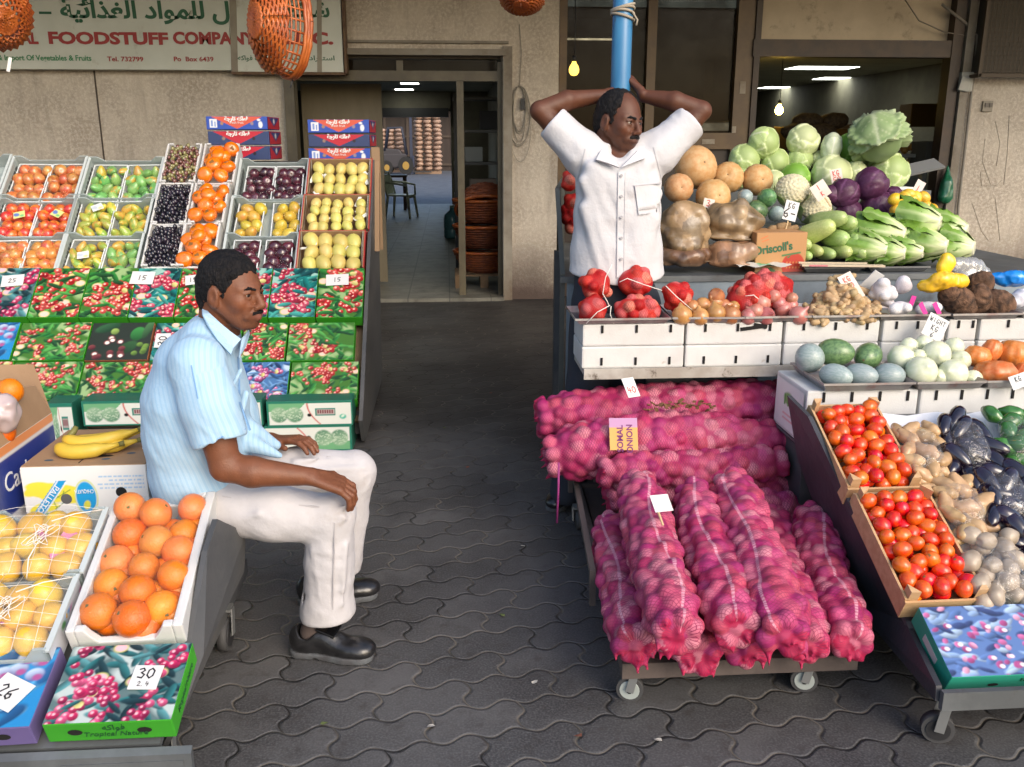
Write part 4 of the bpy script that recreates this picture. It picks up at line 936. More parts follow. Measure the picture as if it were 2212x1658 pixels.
# ---- fruit shapes
def fruit_mesh(name, prof, mat, seg=18, dents=.0, fn=None):
 r = random.Random(name)
 ph = [r.uniform(0, 6) for _ in range(4)]
 def F(p, t, i): k = 1 + dents * (math.sin(2 * t + ph[0]) + .6 * math.sin(3 * t + ph[1] + p[2] * 40)); q = (p[0] * k, p[1] * k, p[2]); return fn(q, t, i) if fn else q
 return MB().lathe(prof, seg, fn=F).mesh(mat, name)
def ball(r, sq=1.0, dip=.12, n=12, tip=0):
 """round fruit of radius r, flattened by sq, dimpled at the top"""
 pr = [(0, -r * sq)]
 for i in range(1, n):
  a = -math.pi / 2 + math.pi * i / n; z = r * sq * math.sin(a)
  pr.append((r * math.cos(a), z - (dip * r * max(0, math.sin(a)) ** 6) + tip * r * max(0, math.sin(a)) ** 8))
 pr.append((0, r * sq * (1 - dip * 1.6) + tip * r)); return pr
def egg(r, L, n=12, taper=.25):
 pr = [(0, -L)]
 for i in range(1, n): a = -math.pi / 2 + math.pi * i / n; pr.append((r * math.cos(a) * (1 - taper * math.sin(a)), L * math.sin(a)))
 return pr + [(0, L)]
GL = dict(coat=.55, spec=.5)
FR = {
 'peach': fruit_mesh('peach', ball(.036, .93), M('peach skin', (.50, .12, .04), .3, (.60, .30, .09), scale=22, lo=.4, hi=.65, rnd=.18, hue=.015, coat=.6), dents=.02),
 'nectarine': fruit_mesh('nectarine', ball(.034, .95), M('nectarine skin', (.58, .05, .03), .28, (.68, .20, .03), scale=22, lo=.45, hi=.6, rnd=.15, hue=.012, coat=.6), dents=.02),
 'apricot': fruit_mesh('apricot', ball(.036, .95), M('apricot skin', (.62, .27, .06), .3, (.55, .12, .05), scale=18, lo=.5, hi=.65, rnd=.12, hue=.012, coat=.6), dents=.02),
 'mango': fruit_mesh('mango', egg(.026, .042), M('mango skin', (.30, .42, .07), .35, (.62, .42, .06), scale=20, lo=.42, hi=.58, rnd=.15, hue=.03, coat=.5), dents=.03),
 'pear': fruit_mesh('pear', egg(.028, .040, taper=.3), M('green pear skin', (.20, .42, .12), .35, (.58, .36, .06), scale=12, lo=.52, hi=.60, rnd=.15, hue=.03, coat=.5), dents=.03),
 'persimmon': fruit_mesh('persimmon', ball(.044, .82), M('persimmon skin', (.76, .15, .003), .22, (.80, .21, .004), scale=10, rnd=.08, coat=.7), dents=.03),
 'plum': fruit_mesh('plum', ball(.034, 1.0), M('plum skin', (.035, .012, .022), .18, (.10, .02, .035), scale=16, rnd=.3, coat=.8), dents=.02),
 'yellow': fruit_mesh('yellow', egg(.030, .036, taper=.1), M('yellow plum skin', (.58, .40, .05), .35, (.62, .28, .05), scale=14, lo=.55, hi=.7, rnd=.1, hue=.02, coat=.4), dents=.02),
 'paleMango': fruit_mesh('paleMango', egg(.036, .047, taper=.15), M('pale mango skin', (.64, .52, .16), .45, (.56, .50, .13), scale=12, rnd=.08, hue=.02, coat=.2), dents=.03),
 'orange': fruit_mesh('orange', ball(.0405, .97, dip=.05), M('orange peel', (.74, .17, .004), .36, (.78, .22, .006), scale=7, bump=.35, bscale=260, rnd=.15, hue=.014, sat=.06, coat=.2), seg=24, dents=.012),
 'lemon': fruit_mesh('lemon', egg(.035, .040, taper=.08), M('yellow melon skin', (.72, .40, .012), .4, (.76, .50, .05), scale=9, bump=.2, bscale=120, rnd=.08, hue=.01, coat=.3), seg=22, dents=.02),
}
SCAR = {k: (MB().lathe([(0, 0), (r_ * .5, .0006), (r_, -.0006)], 7, fn=lambda p, t, i: (p[0] * (1 + .25 * (i == 2) * math.cos(3.5 * t)), p[1] * (1 + .25 * (i == 2) * math.cos(3.5 * t)), p[2])).mesh(M(n_, c_, .8), 'stem_scar'), z_, q_r) for k, r_, n_, c_, z_, q_r in (('orange', .0042, 'orange stem scar', (.12, .11, .03), .0372, 1), ('persimmon', .013, 'persimmon calyx', (.22, .10, .02), .031, .5), ('tomato', .0042, 'tomato scar', (.20, .12, .03), .0243, .6), ('plum', .0028, 'plum scar', (.10, .05, .03), .0278, .6))}
def put(kind, M4, name, label, cat, group):
 o = mesh_obj(name, FR[kind]); o.matrix_world = M4
 if kind in SCAR and U(0, 1) < SCAR[kind][2]: mesh_obj('stem_scar', SCAR[kind][0], o, (0, 0, SCAR[kind][1]))
 return tag(o, label, cat, group)
def rrot(a=1.0): return Euler((U(-a, a), U(-a, a), U(0, 6.28))).to_matrix().to_4x4()
CLEAR = FILM('clear crate plastic', tint=(.86, .92, .92), gloss=.05, rough=.25, bump=.2, body=.50, bodycol=(.50, .57, .57), rimw=.2)
TRAY = FILM('clear punnet', tint=(.95, .97, .97), gloss=.08, rough=.1, bump=.1, body=.35, bodycol=(.72, .76, .76), rimw=.4)
WRAP = FILM('cling film', gloss=.008, rough=.08, bump=1.0, bscale=22, rimw=.12)
def plastic_crate(M4, Wd, D, H, label, group, mat=None):
 t = thing('plastic_crate', label, 'crate', group=group); t.matrix_world = M4; m = mat or CLEAR
 b = MB(); th = .006
 b.box((0, 0, -H + .004), (Wd, D, .008))
 b.box((-Wd / 2 + th / 2, 0, -H / 2), (th, D, H)).box((Wd / 2 - th / 2, 0, -H / 2), (th, D, H))
 b.box((0, D / 2 - th / 2, -H / 2 - .01), (Wd - .014, th, H - .03)).box((0, -D / 2 + th / 2, -H / 2 - .01), (Wd - .014, th, H - .03))
 b.obj('body', m, t)
 for sy in (-1, 1):
  for sx in (-1, 1): MB().add([(sx * Wd / 2, sy * D / 2, -.03), (sx * Wd * .30, sy * D / 2, -.03), (sx * Wd * .40, sy * D / 2, .008), (sx * Wd / 2, sy * D / 2, .008),
           (sx * Wd / 2, sy * (D / 2 - .008), -.03), (sx * Wd * .30, sy * (D / 2 - .008), -.03), (sx * Wd * .40, sy * (D / 2 - .008), .008), (sx * Wd / 2, sy * (D / 2 - .008), .008)],
          [(0, 1, 2, 3), (7, 6, 5, 4), (0, 3, 7, 4), (1, 0, 4, 5), (2, 1, 5, 6), (3, 2, 6, 7)]).obj('corner_lug', m, t)
 for sx in (-1, 1): MB().box((sx * (Wd / 2 + .002), 0, .002), (.014, D, .006)).obj('rim', M('milky rim', (.50, .55, .55), .35), t)
 b = MB()
 for s_ in (-1, 1):
  for k in range(7): b.box((s_ * (Wd / 2 - th), (k - 3) * D * .11, -H * .5), (.004, D * .07, H * .35))
 b.obj('slot', M('crate slot', (.05, .06, .06), .7), t)
 return t
def punnet(M4, Wd, D, H, label, group, wrap=True, mat=None, lift=.018):
 t = thing('fruit_punnet', label, 'punnet', group=group); t.matrix_world = M4
 b = MB(); sl = .006
 a = [(-Wd / 2, -D / 2), (Wd / 2, -D / 2), (Wd / 2, D / 2), (-Wd / 2, D / 2)]; c = [(x * .92, y * .92) for x, y in a]
 V = [(x, y, 0) for x, y in a] + [(x, y, -H) for x, y in c]
 b.add(V, [(4, 5, 6, 7)] + [(i, (i + 1) % 4, 4 + (i + 1) % 4, 4 + i) for i in range(4)]); b.obj('tray', mat or TRAY, t)
 r = MB(); pts = [(x, y, 0) for x, y in a] + [(a[0][0], a[0][1], 0)]
 for p, q in zip(pts, pts[1:]): r.bar(p, q, .007, .004)
 r.obj('tray_rim', M('punnet rim', (.68, .72, .73), .25, coat=.5), t)
 if wrap:
  n, m_ = 9, 11; V, Fq = [], []
  for j in range(m_):
   for i in range(n):
    u_, v_ = i / (n - 1) * 2 - 1, j / (m_ - 1) * 2 - 1; e = (1 - u_ ** 4) * (1 - v_ ** 4); V.append((u_ * Wd / 2, v_ * D / 2, .003 + e * (lift + U(-.004, .005))))
  for j in range(m_ - 1):
   for i in range(n - 1): Fq.append((j * n + i, j * n + i + 1, (j + 1) * n + i + 1, (j + 1) * n + i))
  mb = MB().add(V, Fq, 0, True); mb.obj('film_wrap', WRAP, t)
 return t
def fill(M4, Wd, D, nx, ny, kind, name, label, cat, group, z=0, jit=.009, rot=1.0, sc=1.0, stag=True, lie=False, zj=.007):
 n = 0; sc *= 1.07
 for j in range(ny):
  for i in range(nx):
   x = (i + .5 + (.25 if (stag and j % 2) else -.25 if stag else 0) * .8) / nx - .5; y = (j + .5) / ny - .5
   T = M4 @ Matrix.Translation((x * Wd * .93 + U(-jit, jit), y * D * .95 + U(-jit, jit), z + U(-zj, zj)))
   R_ = (Matrix.Rotation(rad(90) + U(-.3, .3), 4, 'X') @ Matrix.Rotation(U(0, 6.28), 4, 'Z')) if lie else rrot(rot)
   if lie: R_ = Matrix.Rotation(U(-.5, .5) + (0 if lie == 1 else rad(90)), 4, 'Z') @ R_
   s_ = sc * U(.92, 1.06); put(kind, T @ R_ @ Matrix.Scale(s_, 4), name, label, cat, group); n += 1
 return n
def rows(ytop, ybot): return linc(300, ybot)[1], linc(300, ytop)[1]
CR = 'clear plastic fruit crates on the rack'
PUN = 'wrapped fruit punnets on the rack'
def crate_at(a, c, yt, yb, label, n=.0, H=.10):
 s1, s2 = rows(yt, yb); y = (yt + yb) / 2; xa, xb = linc(a, y)[0], linc(c, y)[0]
 t = plastic_crate(LM((xa + xb) / 2, (s1 + s2) / 2, n), xb - xa - .006, s2 - s1 - .004, H, label, CR)
 return (xa + xb) / 2, (s1 + s2) / 2, xb - xa, s2 - s1
def two_punnets(cr, kinds, labs, gap=0, wf=.44, df=.86, nx=3, ny=4, sc=1.0, lie=False, n=-.042):
 x, s, Wd, D = cr
 for k, sx in enumerate((-1, 1)):
  if kinds[k] is None: continue
  kd, nm, cat = kinds[k]; w_ = Wd * wf; d_ = D * df; Mx = LM(x + sx * (w_ / 2 + .006 + gap), s, n, U(-.03, .03))
  punnet(Mx, w_, d_, .055, 'clear wrapped punnet of ' + labs[k], PUN)
  fill(Mx, w_, d_, nx, ny, kd, nm, nm.replace('_', ' ') + ' in the punnet of ' + labs[k], cat, 'fruit in the punnet of ' + labs[k], z=-.016, sc=sc, lie=lie)
pe, ne, ap, mg, pr, pl_, ye = ('peach', 'peach', 'peach'), ('nectarine', 'nectarine', 'nectarine'), ('apricot', 'apricot', 'apricot'), ('mango', 'mango', 'mango'), ('pear', 'pear', 'pear'), ('plum', 'plum', 'plum'), ('yellow', 'yellow_plum', 'plum')
c = crate_at(-160, 8, 334, 431, 'clear plastic crate cut off by the left edge in the top crate row')
c = crate_at(14, 175, 338, 431, 'clear crate of red brown peaches in the top crate row'); two_punnets(c, (pe, pe), ('peaches at the top left of the rack', 'peaches beside the green pears at the top of the rack'), nx=3, ny=4, sc=1.0)
c = crate_at(181, 344, 340, 431, 'clear crate of green pears in the top crate row'); two_punnets(c, (pr, pr), ('green and yellow pears left in the top crate', 'green pears next to the red grapes'), nx=3, ny=4)
c = crate_at(-14, 155, 420, 506, 'clear crate of bright red nectarines in the middle crate row'); two_punnets(c, (ne, ne), ('red nectarines at the left edge', 'red nectarines with a tilted yellow sticker'), nx=3, ny=4)
c = crate_at(155, 323, 420, 506, 'clear crate of yellow green mangoes in the middle crate row'); two_punnets(c, (mg, mg), ('green mangoes under a white sticker in the middle row', 'yellow green mangoes beside the black grapes'), nx=3, ny=4)
c = crate_at(-40, 130, 502, 588, 'clear crate of apricots above the price card reading 25'); two_punnets(c, (pe, ap), ('peaches at the lower left edge', 'apricots above the green berry cartons'), nx=3, ny=4, sc=1.0)
c = crate_at(134, 302, 502, 588, 'clear crate of mangoes in the lowest crate row'); two_punnets(c, (mg, pr), ('yellow green mangoes with a white sticker in the lowest row', 'pale green pears left of the lowest black grapes'), nx=3, ny=4)
c = crate_at(514, 664, 344, 431, 'clear crate holding two punnets of dark plums in the top row'); two_punnets(c, (pl_, pl_), ('dark plums top left of two', 'dark plums next to the topmost mango box'), wf=.40, nx=3, ny=4, sc=.95)
c = crate_at(496, 653, 424, 509, 'clear crate holding two punnets of yellow plums'); two_punnets(c, (ye, ye), ('yellow plums with one blushed fruit', 'yellow plums next to the middle mango box'), gap=.022, wf=.36, nx=2, ny=4, sc=1.1)
c = crate_at(482, 642, 505, 588, 'clear crate of dark plums behind the seated man hair'); two_punnets(c, (pl_, pl_), ('dark plums just over the seated man hair', 'dark plums next to the lowest mango box'), gap=.012, wf=.36, nx=2, ny=4, sc=1.12)
for (px, py, rz, lab, pal) in ((40, 462, .3, 'small yellow and blue sticker on the nectarines at the left edge', 1), (122, 459, -.5, 'small tilted yellow sticker on the nectarines beside the mangoes', 1), (209, 446, .5, 'small white sticker on the middle row of mangoes', 0), (178, 549, .2, 'small white sticker on the lowest row of mangoes', 0)):
 x, s = linc(px, py); cv = Cv(16, 12, (.72, .68, .25) if pal else (.72, .74, .72)); cv.ell(4, 5, 4, 3, .3, (.12, .2, .5) if pal else (.5, .55, .62)); cv.ell(11, 8, 3, 2, 0, (.2, .5, .2) if pal else (.75, .6, .3))
 o = mesh_obj('fruit_sticker', cv.sheet(.062, .05, VCP)); o.matrix_world = LM(x, s, -.008, rz); tag(o, lab, 'sticker')
FOAM = M('white polystyrene', (.63, .63, .625), .6, (.57, .57, .56), scale=6, bump=.12, bscale=180)
def foam_tray(M4, Wd, D, H, label, group):
 t = thing('foam_tray', label, 'tray', group=group); t.matrix_world = M4
 b = MB(); th = .012
 b.box((0, 0, -H + .004), (Wd, D, .008))
 for sx in (-1, 1): b.box((sx * (Wd / 2 - th / 2), 0, -H / 2), (th, D, H))
 for sy in (-1, 1): b.box((0, sy * (D / 2 - th / 2), -H / 2 - .010), (Wd - 2 * th, th, H - .02))
 for sx in (-1, 1):
  for sy in (-1, 1): b.box((sx * (Wd / 2 - .025), sy * (D / 2 - th / 2), -.004), (.05 - .024, th, .014))
 b.obj('body', FOAM, t, bevel=.004); return t
def grape_heap(kind, seed):
 r = random.Random(seed); b = MB()
 for i in range(230):
  x, y = r.uniform(-1, 1), r.uniform(-1, 1); z = .035 * (1 - x * x * .6) * (1 - y * y * .6) + (r.uniform(-.03, -.012) if i < 90 else r.uniform(-.010, .010)); q = r.uniform(.0105, .0135) if kind != 'black' else r.uniform(.0115, .0145)
  cx, cy = x * .092, y * .115; mi = 0 if r.random() < .6 else 1
  b.lathe([(0, -q), (q * .7, -q * .72), (q, 0), (q * .7, q * .72), (0, q)], 8, mi, fn=lambda p, t, i_: (p[0] + cx, p[1] + cy, p[2] * 1.1 + z))
 return b.mesh([M('grape ' + kind + ' a', {'red': (.17, .07, .06), 'black': (.012, .012, .022)}[kind], .2, coat=.5), M('grape ' + kind + ' b', {'red': (.24, .22, .09), 'black': (.025, .018, .035)}[kind], .22, coat=.5)], 'grapes')
for i, (a, c_, yt, yb, kind, lab) in enumerate(((355, 432, 318, 401, 'red', 'red and green'), (336, 413, 403, 490, 'black', 'upper black'), (316, 396, 490, 583, 'black', 'lower black'))):
 s1, s2 = rows(yt, yb); y = (yt + yb) / 2; xa, xb = linc(a, y)[0], linc(c_, y)[0]; Mx = LM((xa + xb) / 2, (s1 + s2) / 2 , .03)
 foam_tray(Mx, xb - xa - .004, s2 - s1 - .003, .10, 'white foam tray of ' + lab + ' grapes', 'white foam trays on the rack')
 o = mesh_obj('grape_bunch', grape_heap(kind, i)); o.matrix_world = Mx @ Matrix.Translation((0, 0, -.022)) @ Matrix.Diagonal(((xb - xa) / .215, (s2 - s1) / .262, 1, 1)); tag(o, lab + ' grapes heaped in a white foam tray', 'grapes', 'grapes on the rack')
for i, (a, c_, yt, yb, lab) in enumerate(((436, 514, 318, 402, 'topmost foam tray'), (415, 492, 403, 490, 'middle foam tray'), (392, 472, 490, 583, 'lowest foam tray'))):
 s1, s2 = rows(yt, yb); y = (yt + yb) / 2; xa, xb = linc(a, y)[0], linc(c_, y)[0]; Mx = LM((xa + xb) / 2, (s1 + s2) / 2, .03)
 foam_tray(Mx, xb - xa - .004, s2 - s1 - .003, .10, 'white foam tray of orange persimmons, ' + ('topmost', 'middle', 'lowest')[i] + ' of three', 'white foam trays on the rack')
 fill(Mx, xb - xa - .03, s2 - s1 - .03, 2, 4, 'persimmon', 'persimmon', 'glossy orange persimmon in the ' + lab + ' of persimmons', 'persimmon', 'persimmons in the ' + lab, z=-.006, rot=.6, sc=1.0, zj=.012)
 put('persimmon', Mx @ Matrix.Translation((0, .03, .028)) @ rrot(.5), 'persimmon', 'glossy orange persimmon in the ' + lab + ' of persimmons', 'persimmon', 'persimmons in the ' + lab)
 n = 7; V = []; Fq = []
 for j in range(11):
  for k in range(9):
   u_, v_ = k / 4 - 1, j / 5 - 1; e = (1 - u_ ** 4) * (1 - v_ ** 4); V.append((u_ * (xb - xa) * .46, v_ * (s2 - s1) * .46, .004 + e * (.05 + U(-.006, .006))))
 for j in range(10):
  for k in range(8): Fq.append((j * 9 + k, j * 9 + k + 1, (j + 1) * 9 + k + 1, (j + 1) * 9 + k))
 tr = [q for q in COL.objects if q.name.startswith('foam_tray')][-1]
 MB().add(V, Fq, 0, True).obj('film_wrap', WRAP, tr)
# cardboard boxes of pale mangoes
REDCARD = M('red printed card', (.42, .035, .03), .5, (.32, .03, .03), scale=10)
def open_box(M4, Wd, D, H, label, group, outer, inner, name='mango_box'):
 t = thing(name, label, 'box', group=group); t.matrix_world = M4; th = .005
 b = MB(); b.box((0, 0, -H + .003), (Wd - 2 * th, D - 2 * th, .006))
 b.box((0, D / 2 - th * 1.5, -H / 2), (Wd - 2 * th, th, H)).box((0, -D / 2 + th * 1.5, -H / 2 - .012), (Wd - 2 * th, th, H - .024))
 for sx in (-1, 1): b.box((sx * (Wd / 2 - th * 1.5), 0, -H / 2), (th, D - 4 * th, H))
 b.obj('inner_card', inner, t)
 o = MB()
 for sx in (-1, 1): o.box((sx * (Wd / 2 - th / 2), 0, -H / 2), (th, D, H + .006))
 o.box((0, -D / 2 + th / 2, -H / 2 - .012), (Wd - 2 * th, th * .9, H - .024)); o.box((0, D / 2 - th / 2, -H / 2), (Wd - 2 * th, th * .9, H))
 o.obj('outer_card', outer, t)
 return t
TISSUE = M('white tissue', (.74, .74, .72), .7, bump=.5, bscale=40)
for i, (a, c_, yt, yb, nx, ny, lab) in enumerate(((664, 804, 346, 424, 5, 3, 'topmost'), (652, 800, 424, 503, 5, 4, 'middle'), (642, 789, 503, 588, 4, 3, 'lowest'))):
 s1, s2 = rows(yt, yb); y = (yt + yb) / 2; xa, xb = linc(a, y)[0], linc(c_, y)[0]; Mx = LM((xa + xb) / 2, (s1 + s2) / 2, .012); Wd, D = xb - xa - .004, s2 - s1 - .004
 t = open_box(Mx, Wd, D, .11, 'red edged cardboard box of pale yellow mangoes, ' + lab + ' of three', 'cardboard mango boxes on the rack', REDCARD, CARD)
 fill(Mx, Wd - .03, D - .03, nx, ny, 'paleMango', 'mango', 'pale yellow mango in the ' + lab + ' red edged box', 'mango', 'mangoes in the ' + lab + ' red edged box', z=-.034, stag=False, lie=1, sc=(.92, .80, 1.12)[i], zj=.003)
 b = MB()
 for k in range(10):
  x, yy = U(-.45, .45) * Wd, U(-.42, .45) * D; b.box((x, yy, -.028), (U(.03, .07), U(.012, .03), .003), (U(-.5, .5), U(-.5, .5), U(0, 3)))
 for sx in (-1, 1): b.add([(sx * Wd * .47, -D * .42, -.04), (sx * Wd * .47, D * .45, -.04), (sx * Wd * .46, D * .45, .012), (sx * Wd * .45, D * .1, -.002), (sx * Wd * .46, -D * .4, -.012)], [(0, 1, 2, 3, 4)])
 b.obj('tissue_paper', TISSUE, t)
def print_redblue(w, h, dark, pal):
 c = Cv(w, h, (.03, .08, .40) if not dark else (.03, .05, .14)); red = (.62, .10, .06) if not dark else (.48, .02, .04)
 c.poly([(0, 0), (w, 0), (w * .96, h * .16), (w * .70, h * .30), (w * .5, h * .95), (w * .30, h * .30), (w * .04, h * .16)], red); c.poly([(w * .08, 0), (w * .92, 0), (w * .5, h * .95)], red)
 if not dark:
  c.rect(w * .05, h * .2, w * .17, h * .86, (.75, .76, .8)); c.rect(w * .07, h * .3, w * .11, h * .75, (.2, .3, .6)); c.rect(w * .125, h * .4, w * .155, h * .8, (.2, .3, .6))
  c.ell(w * .885, h * .62, w * .034, h * .26, 0, (.78, .80, .82)); c.ell(w * .86, h * .25, w * .028, h * .09, -.5, (.78, .80, .82))
 c.ell(w * .25, h * .52, w * .026, h * .13, 0, (.35, .20, .12) if not dark else (.28, .18, .15)); c.ell(w * .745, h * .52, w * .026, h * .13, 0, (.02, .015, .02) if dark else (.30, .22, .25))
 return c
WT = M('white print', (.75, .72, .70), .5)
RB = [print_redblue(90, 30, False, 0), print_redblue(90, 30, True, 0)]
def redblue(px0, px1, pyt, pyb, Y, dark, label, rz):
 p, q = ay(px0, pyt, Y), ay(px1, pyb, Y); Wd, H = q.x - p.x, p.z - q.z
 t = thing('fruit_box', label, 'box', ((p.x + q.x) / 2, Y, q.z), (0, 0, rz), group='red and blue fruit boxes stacked behind the rack')
 MB().box((0, .16, H / 2 - .001), (Wd, .32, H - .003)).obj('carton_body', M('navy card', (.03, .05, .16), .5) if dark else M('royal blue card', (.03, .08, .38), .5), t, bevel=.003)
 mesh_obj('printed_front', RB[1 if dark else 0].sheet(Wd - .006, H - .008, VCP), t, (0, -.003, H / 2), (rad(90), 0, 0))
 cs = Cv(30, 24, (.45, .03, .05)); cs.poly([(3, 2), (27, 2), (15, 18)], (.03, .05, .2)); cs.ell(15, 8, 2, 5, 0, (.7, .7, .72))
 mesh_obj('printed_side', cs.sheet(.31, H - .01, VCP), t, (Wd / 2 + .003, .16, H / 2), (rad(90), 0, rad(90)))
 mesh_obj('lettering', text_mesh(arabic('فواكه طازجة'.replace('ط', 'ت').replace('ز', 'ر')), .034, WT, bold=.002), t, (0, -.0045, H * .80), (rad(90), 0, 0))
 if not dark: mesh_obj('lettering', text_mesh('fresh fruit', .022, WT), t, (0, -.0045, H * .52), (rad(90), 0, 0))
for (a, c_, t_, b_, dk, lab) in ((443, 579, 251, 281, 0, 'orange and blue fruit box at the top of the left stack'), (447, 583, 283, 314, 1, 'red and navy fruit box in the middle of the left stack'), (450, 585, 316, 346, 1, 'red and navy fruit box at the bottom of the left stack'),
        (663, 798, 258, 288, 0, 'orange and blue fruit box at the top of the stack by the doorway'), (665, 799, 290, 318, 1, 'red and navy fruit box in the middle of the stack by the doorway'), (665, 801, 320, 350, 0, 'orange and blue fruit box at the bottom of the stack by the doorway')):
 redblue(a, c_, t_, b_, 6.0, dk, lab, rad(-3))
t = thing('box_stand', 'plain grey trestle behind the rack carrying the red and blue boxes', 'table', (-1.2, 6.2, 0))
zt = ay(600, 349, 6.0).z
MB().box((-1.35, 6.17, zt - .02), (1.75, .36, .03)).obj('table_top', STALLGREY, t, world=True)
for x in (-2.1, -.75): MB().box((x, 6.17, zt / 2 - .02), (.06, .36, zt - .04)).obj('leg', STALLGREY, t, world=True)
CA = rad(20); C0 = az(230, 1565, .29); CINC = Matrix.Translation((0, C0.y, C0.z)) @ Matrix.Rotation(CA, 4, 'X')
def cinc(px, py, n=0):
 q = CINC.inverted() @ apl(px, py, C0 + Vector((0, -math.sin(CA), math.cos(CA))) * n, (0, -math.sin(CA), math.cos(CA))); return q.x, q.y
def CM(x, s, n=0, rz=0): return CINC @ Matrix.Translation((x, s, n)) @ Matrix.Rotation(rz, 4, 'Z')
ct_ = thing('market_cart', 'low grey sloping cart on castors under the oranges, its side bent and scuffed', 'cart', (-1.2, 2.2, 0))
pp = [az(345, 1650, .112), az(378, 1584, .205), ay(448, 1190, 2.14), ay(470, 1122, 2.24), ay(531, 1150, 2.44), ay(528, 1235, 2.44), ay(440, 1415, 1.97)]
n = len(pp); V = [tuple(p) for p in pp] + [(p.x - .014, p.y, p.z) for p in pp]
MB().add(V, [tuple(range(n)), tuple(range(2 * n - 1, n - 1, -1))] + [(i, n + i, n + (i + 1) % n, (i + 1) % n) for i in range(n)]).obj('side_panel', STALLGREY, ct_, world=True)
MB().prism([(1.735, .105), (1.735, .205), (1.75, .215), (1.75, .105)], 0, -2.0, -.583).prism([(1.7325, .125), (1.7325, .19), (1.735, .19), (1.735, .125)], 0, -.86, -.60).obj('front_lip', GALV, ct_, world=True)
c0_ = CM(-1.345, .36, -.085).translation
MB().box(c0_, (1.38, .72, .016), (CA, 0, 0)).box((-1.39, 2.78, .36), (1.26, .70, .02)).obj('deck', GALV, ct_, world=True)
MB().box((-1.37, 2.3, .13), (1.36, 1.0, .05)).obj('frame', STALLGREY, ct_, world=True)
def castor(t, x, y, r, z_top, rot=0, mat=None):
 u = Vector((math.cos(rot), math.sin(rot), 0)); v = Vector((-u.y, u.x, 0)); c = Vector((x, y, r))
 w = MB().cyl(c - u * .014, c + u * .014, r, seg=24).obj('wheel', [M('grey rubber tyre', (.05, .05, .052), .7)], t, world=True)
 mesh_obj('rim', MB().cyl(c - u * .017, c + u * .017, r * .74, seg=20).cyl(c - u * .021, c + u * .021, r * .22, seg=10, mi=1).mesh([mat or M('castor rim', (.45, .50, .48), .35, metal=.3), DARK], at=t.location), w)
 b = MB()
 for s_ in (-1, 1): a = c + u * .025 * s_; b.bar(a, a + v * r * .3 + Vector((0, 0, z_top - r)) , r * .6, .004, up=u)
 q = c + v * r * .3; b.box((q.x, q.y, z_top), (.045, .045, .008)).obj('castor_fork', M('zinc fork', (.30, .31, .31), .4, metal=.6), t, world=True)
castor(ct_, -.70, 2.50, .05, .13, mat=DARK); castor(ct_, -.72, 1.95, .045, .12, mat=DARK); castor(ct_, -1.9, 2.6, .05, .13, mat=DARK); castor(ct_, -1.9, 1.95, .045, .12, mat=DARK)
# printed boxes along the cart's front edge
TXT1 = text_mesh('Tropical Nature', .021, M('dark print', (.01, .09, .02), .6), shear=.3); TXT2 = text_mesh(arabic('فواكه'), .024, M('dark print', 0))
xa, s1 = cinc(86, 1568); xb, s2 = cinc(399, 1386); xa2, _ = cinc(153, 1400)
Wd, D = .272, .206
sh_ = print_berries(130, 98, 'pink', 4).sheet(Wd - .002, D - .002, VCP)
bx = lidded_box('fruit_carton', 'bright green edged carton with pink berries and a card reading 30', 'printed fruit cartons on the low cart', CM((xb + xa2) / 2 + .012, .108, 0, rad(0)), Wd, D, .062, sh_, LG, lettering=[(TXT1, .01, -.040), (TXT2, .01, -.018)])
mesh_obj('lettering', text_mesh('Tropical Nature', .02, M('dark print', 0), shear=.3), bx, (Wd / 2 + .0016, 0, -.03), (rad(90), 0, rad(90)))
lidded_box('fruit_carton', 'blue carton with purple sides and a card at the bottom left corner', 'printed fruit cartons on the low cart', CM((xb + xa2) / 2 - .285, .105, 0, rad(1)), .27, .21, .062, print_bluegoods(110, 84).sheet(.268, .208, VCP), M('purple card', (.16, .12, .30), .5, (.13, .10, .26), scale=3))
x, s = cinc(316, 1466); price_card(CM(x, s, .002, rad(-3)), .064, .064, [('30', .010, .026), ('2.4', -.018, .012)], 'white price card reading 30 on the pink berry carton')
x, s = cinc(18, 1498); price_card(CM(x, s, .002, rad(-28)), .085, .075, [('26', 0, .03)], 'white price card reading 26 tilted on the blue carton')
# foam crate of oranges
xa, s1 = cinc(388, 1384); xb, s2 = cinc(442, 1092); xl, _ = cinc(250, 1098);
Wd, D, H = .262, .47, .105; cx, cs_ = -.785, .222 + D / 2 + .012
t = thing('foam_crate', 'chipped white foam crate of wrapped oranges at the edge of the low cart', 'crate'); t.matrix_world = CM(cx, cs_, .03, rad(2.0))
b = MB(); th = .02
b.box((0, 0, -H + .01), (Wd, D, .02)).box((-Wd / 2 + th / 2, 0, -H / 2), (th, D, H))
V = []      # right wall with broken lower edge
n = 22
for i in range(n + 1):
 y = -D / 2 + D * i / n; lo = -H * (.95 if i % 5 < 2 else .80) + U(-.006, .006)
 for x in (Wd / 2 - th, Wd / 2 + .004): V += [(x, y, .0), (x, y, lo)]
F_q = []
for i in range(n):
 o = i * 4; F_q += [(o, o + 4, o + 5, o + 1), (o + 2, o + 3, o + 7, o + 6), (o, o + 2, o + 6, o + 4), (o + 1, o + 5, o + 7, o + 3)]
F_q += [(0, 1, 3, 2), (n * 4, n * 4 + 2, n * 4 + 3, n * 4 + 1)]
b.add(V, F_q)
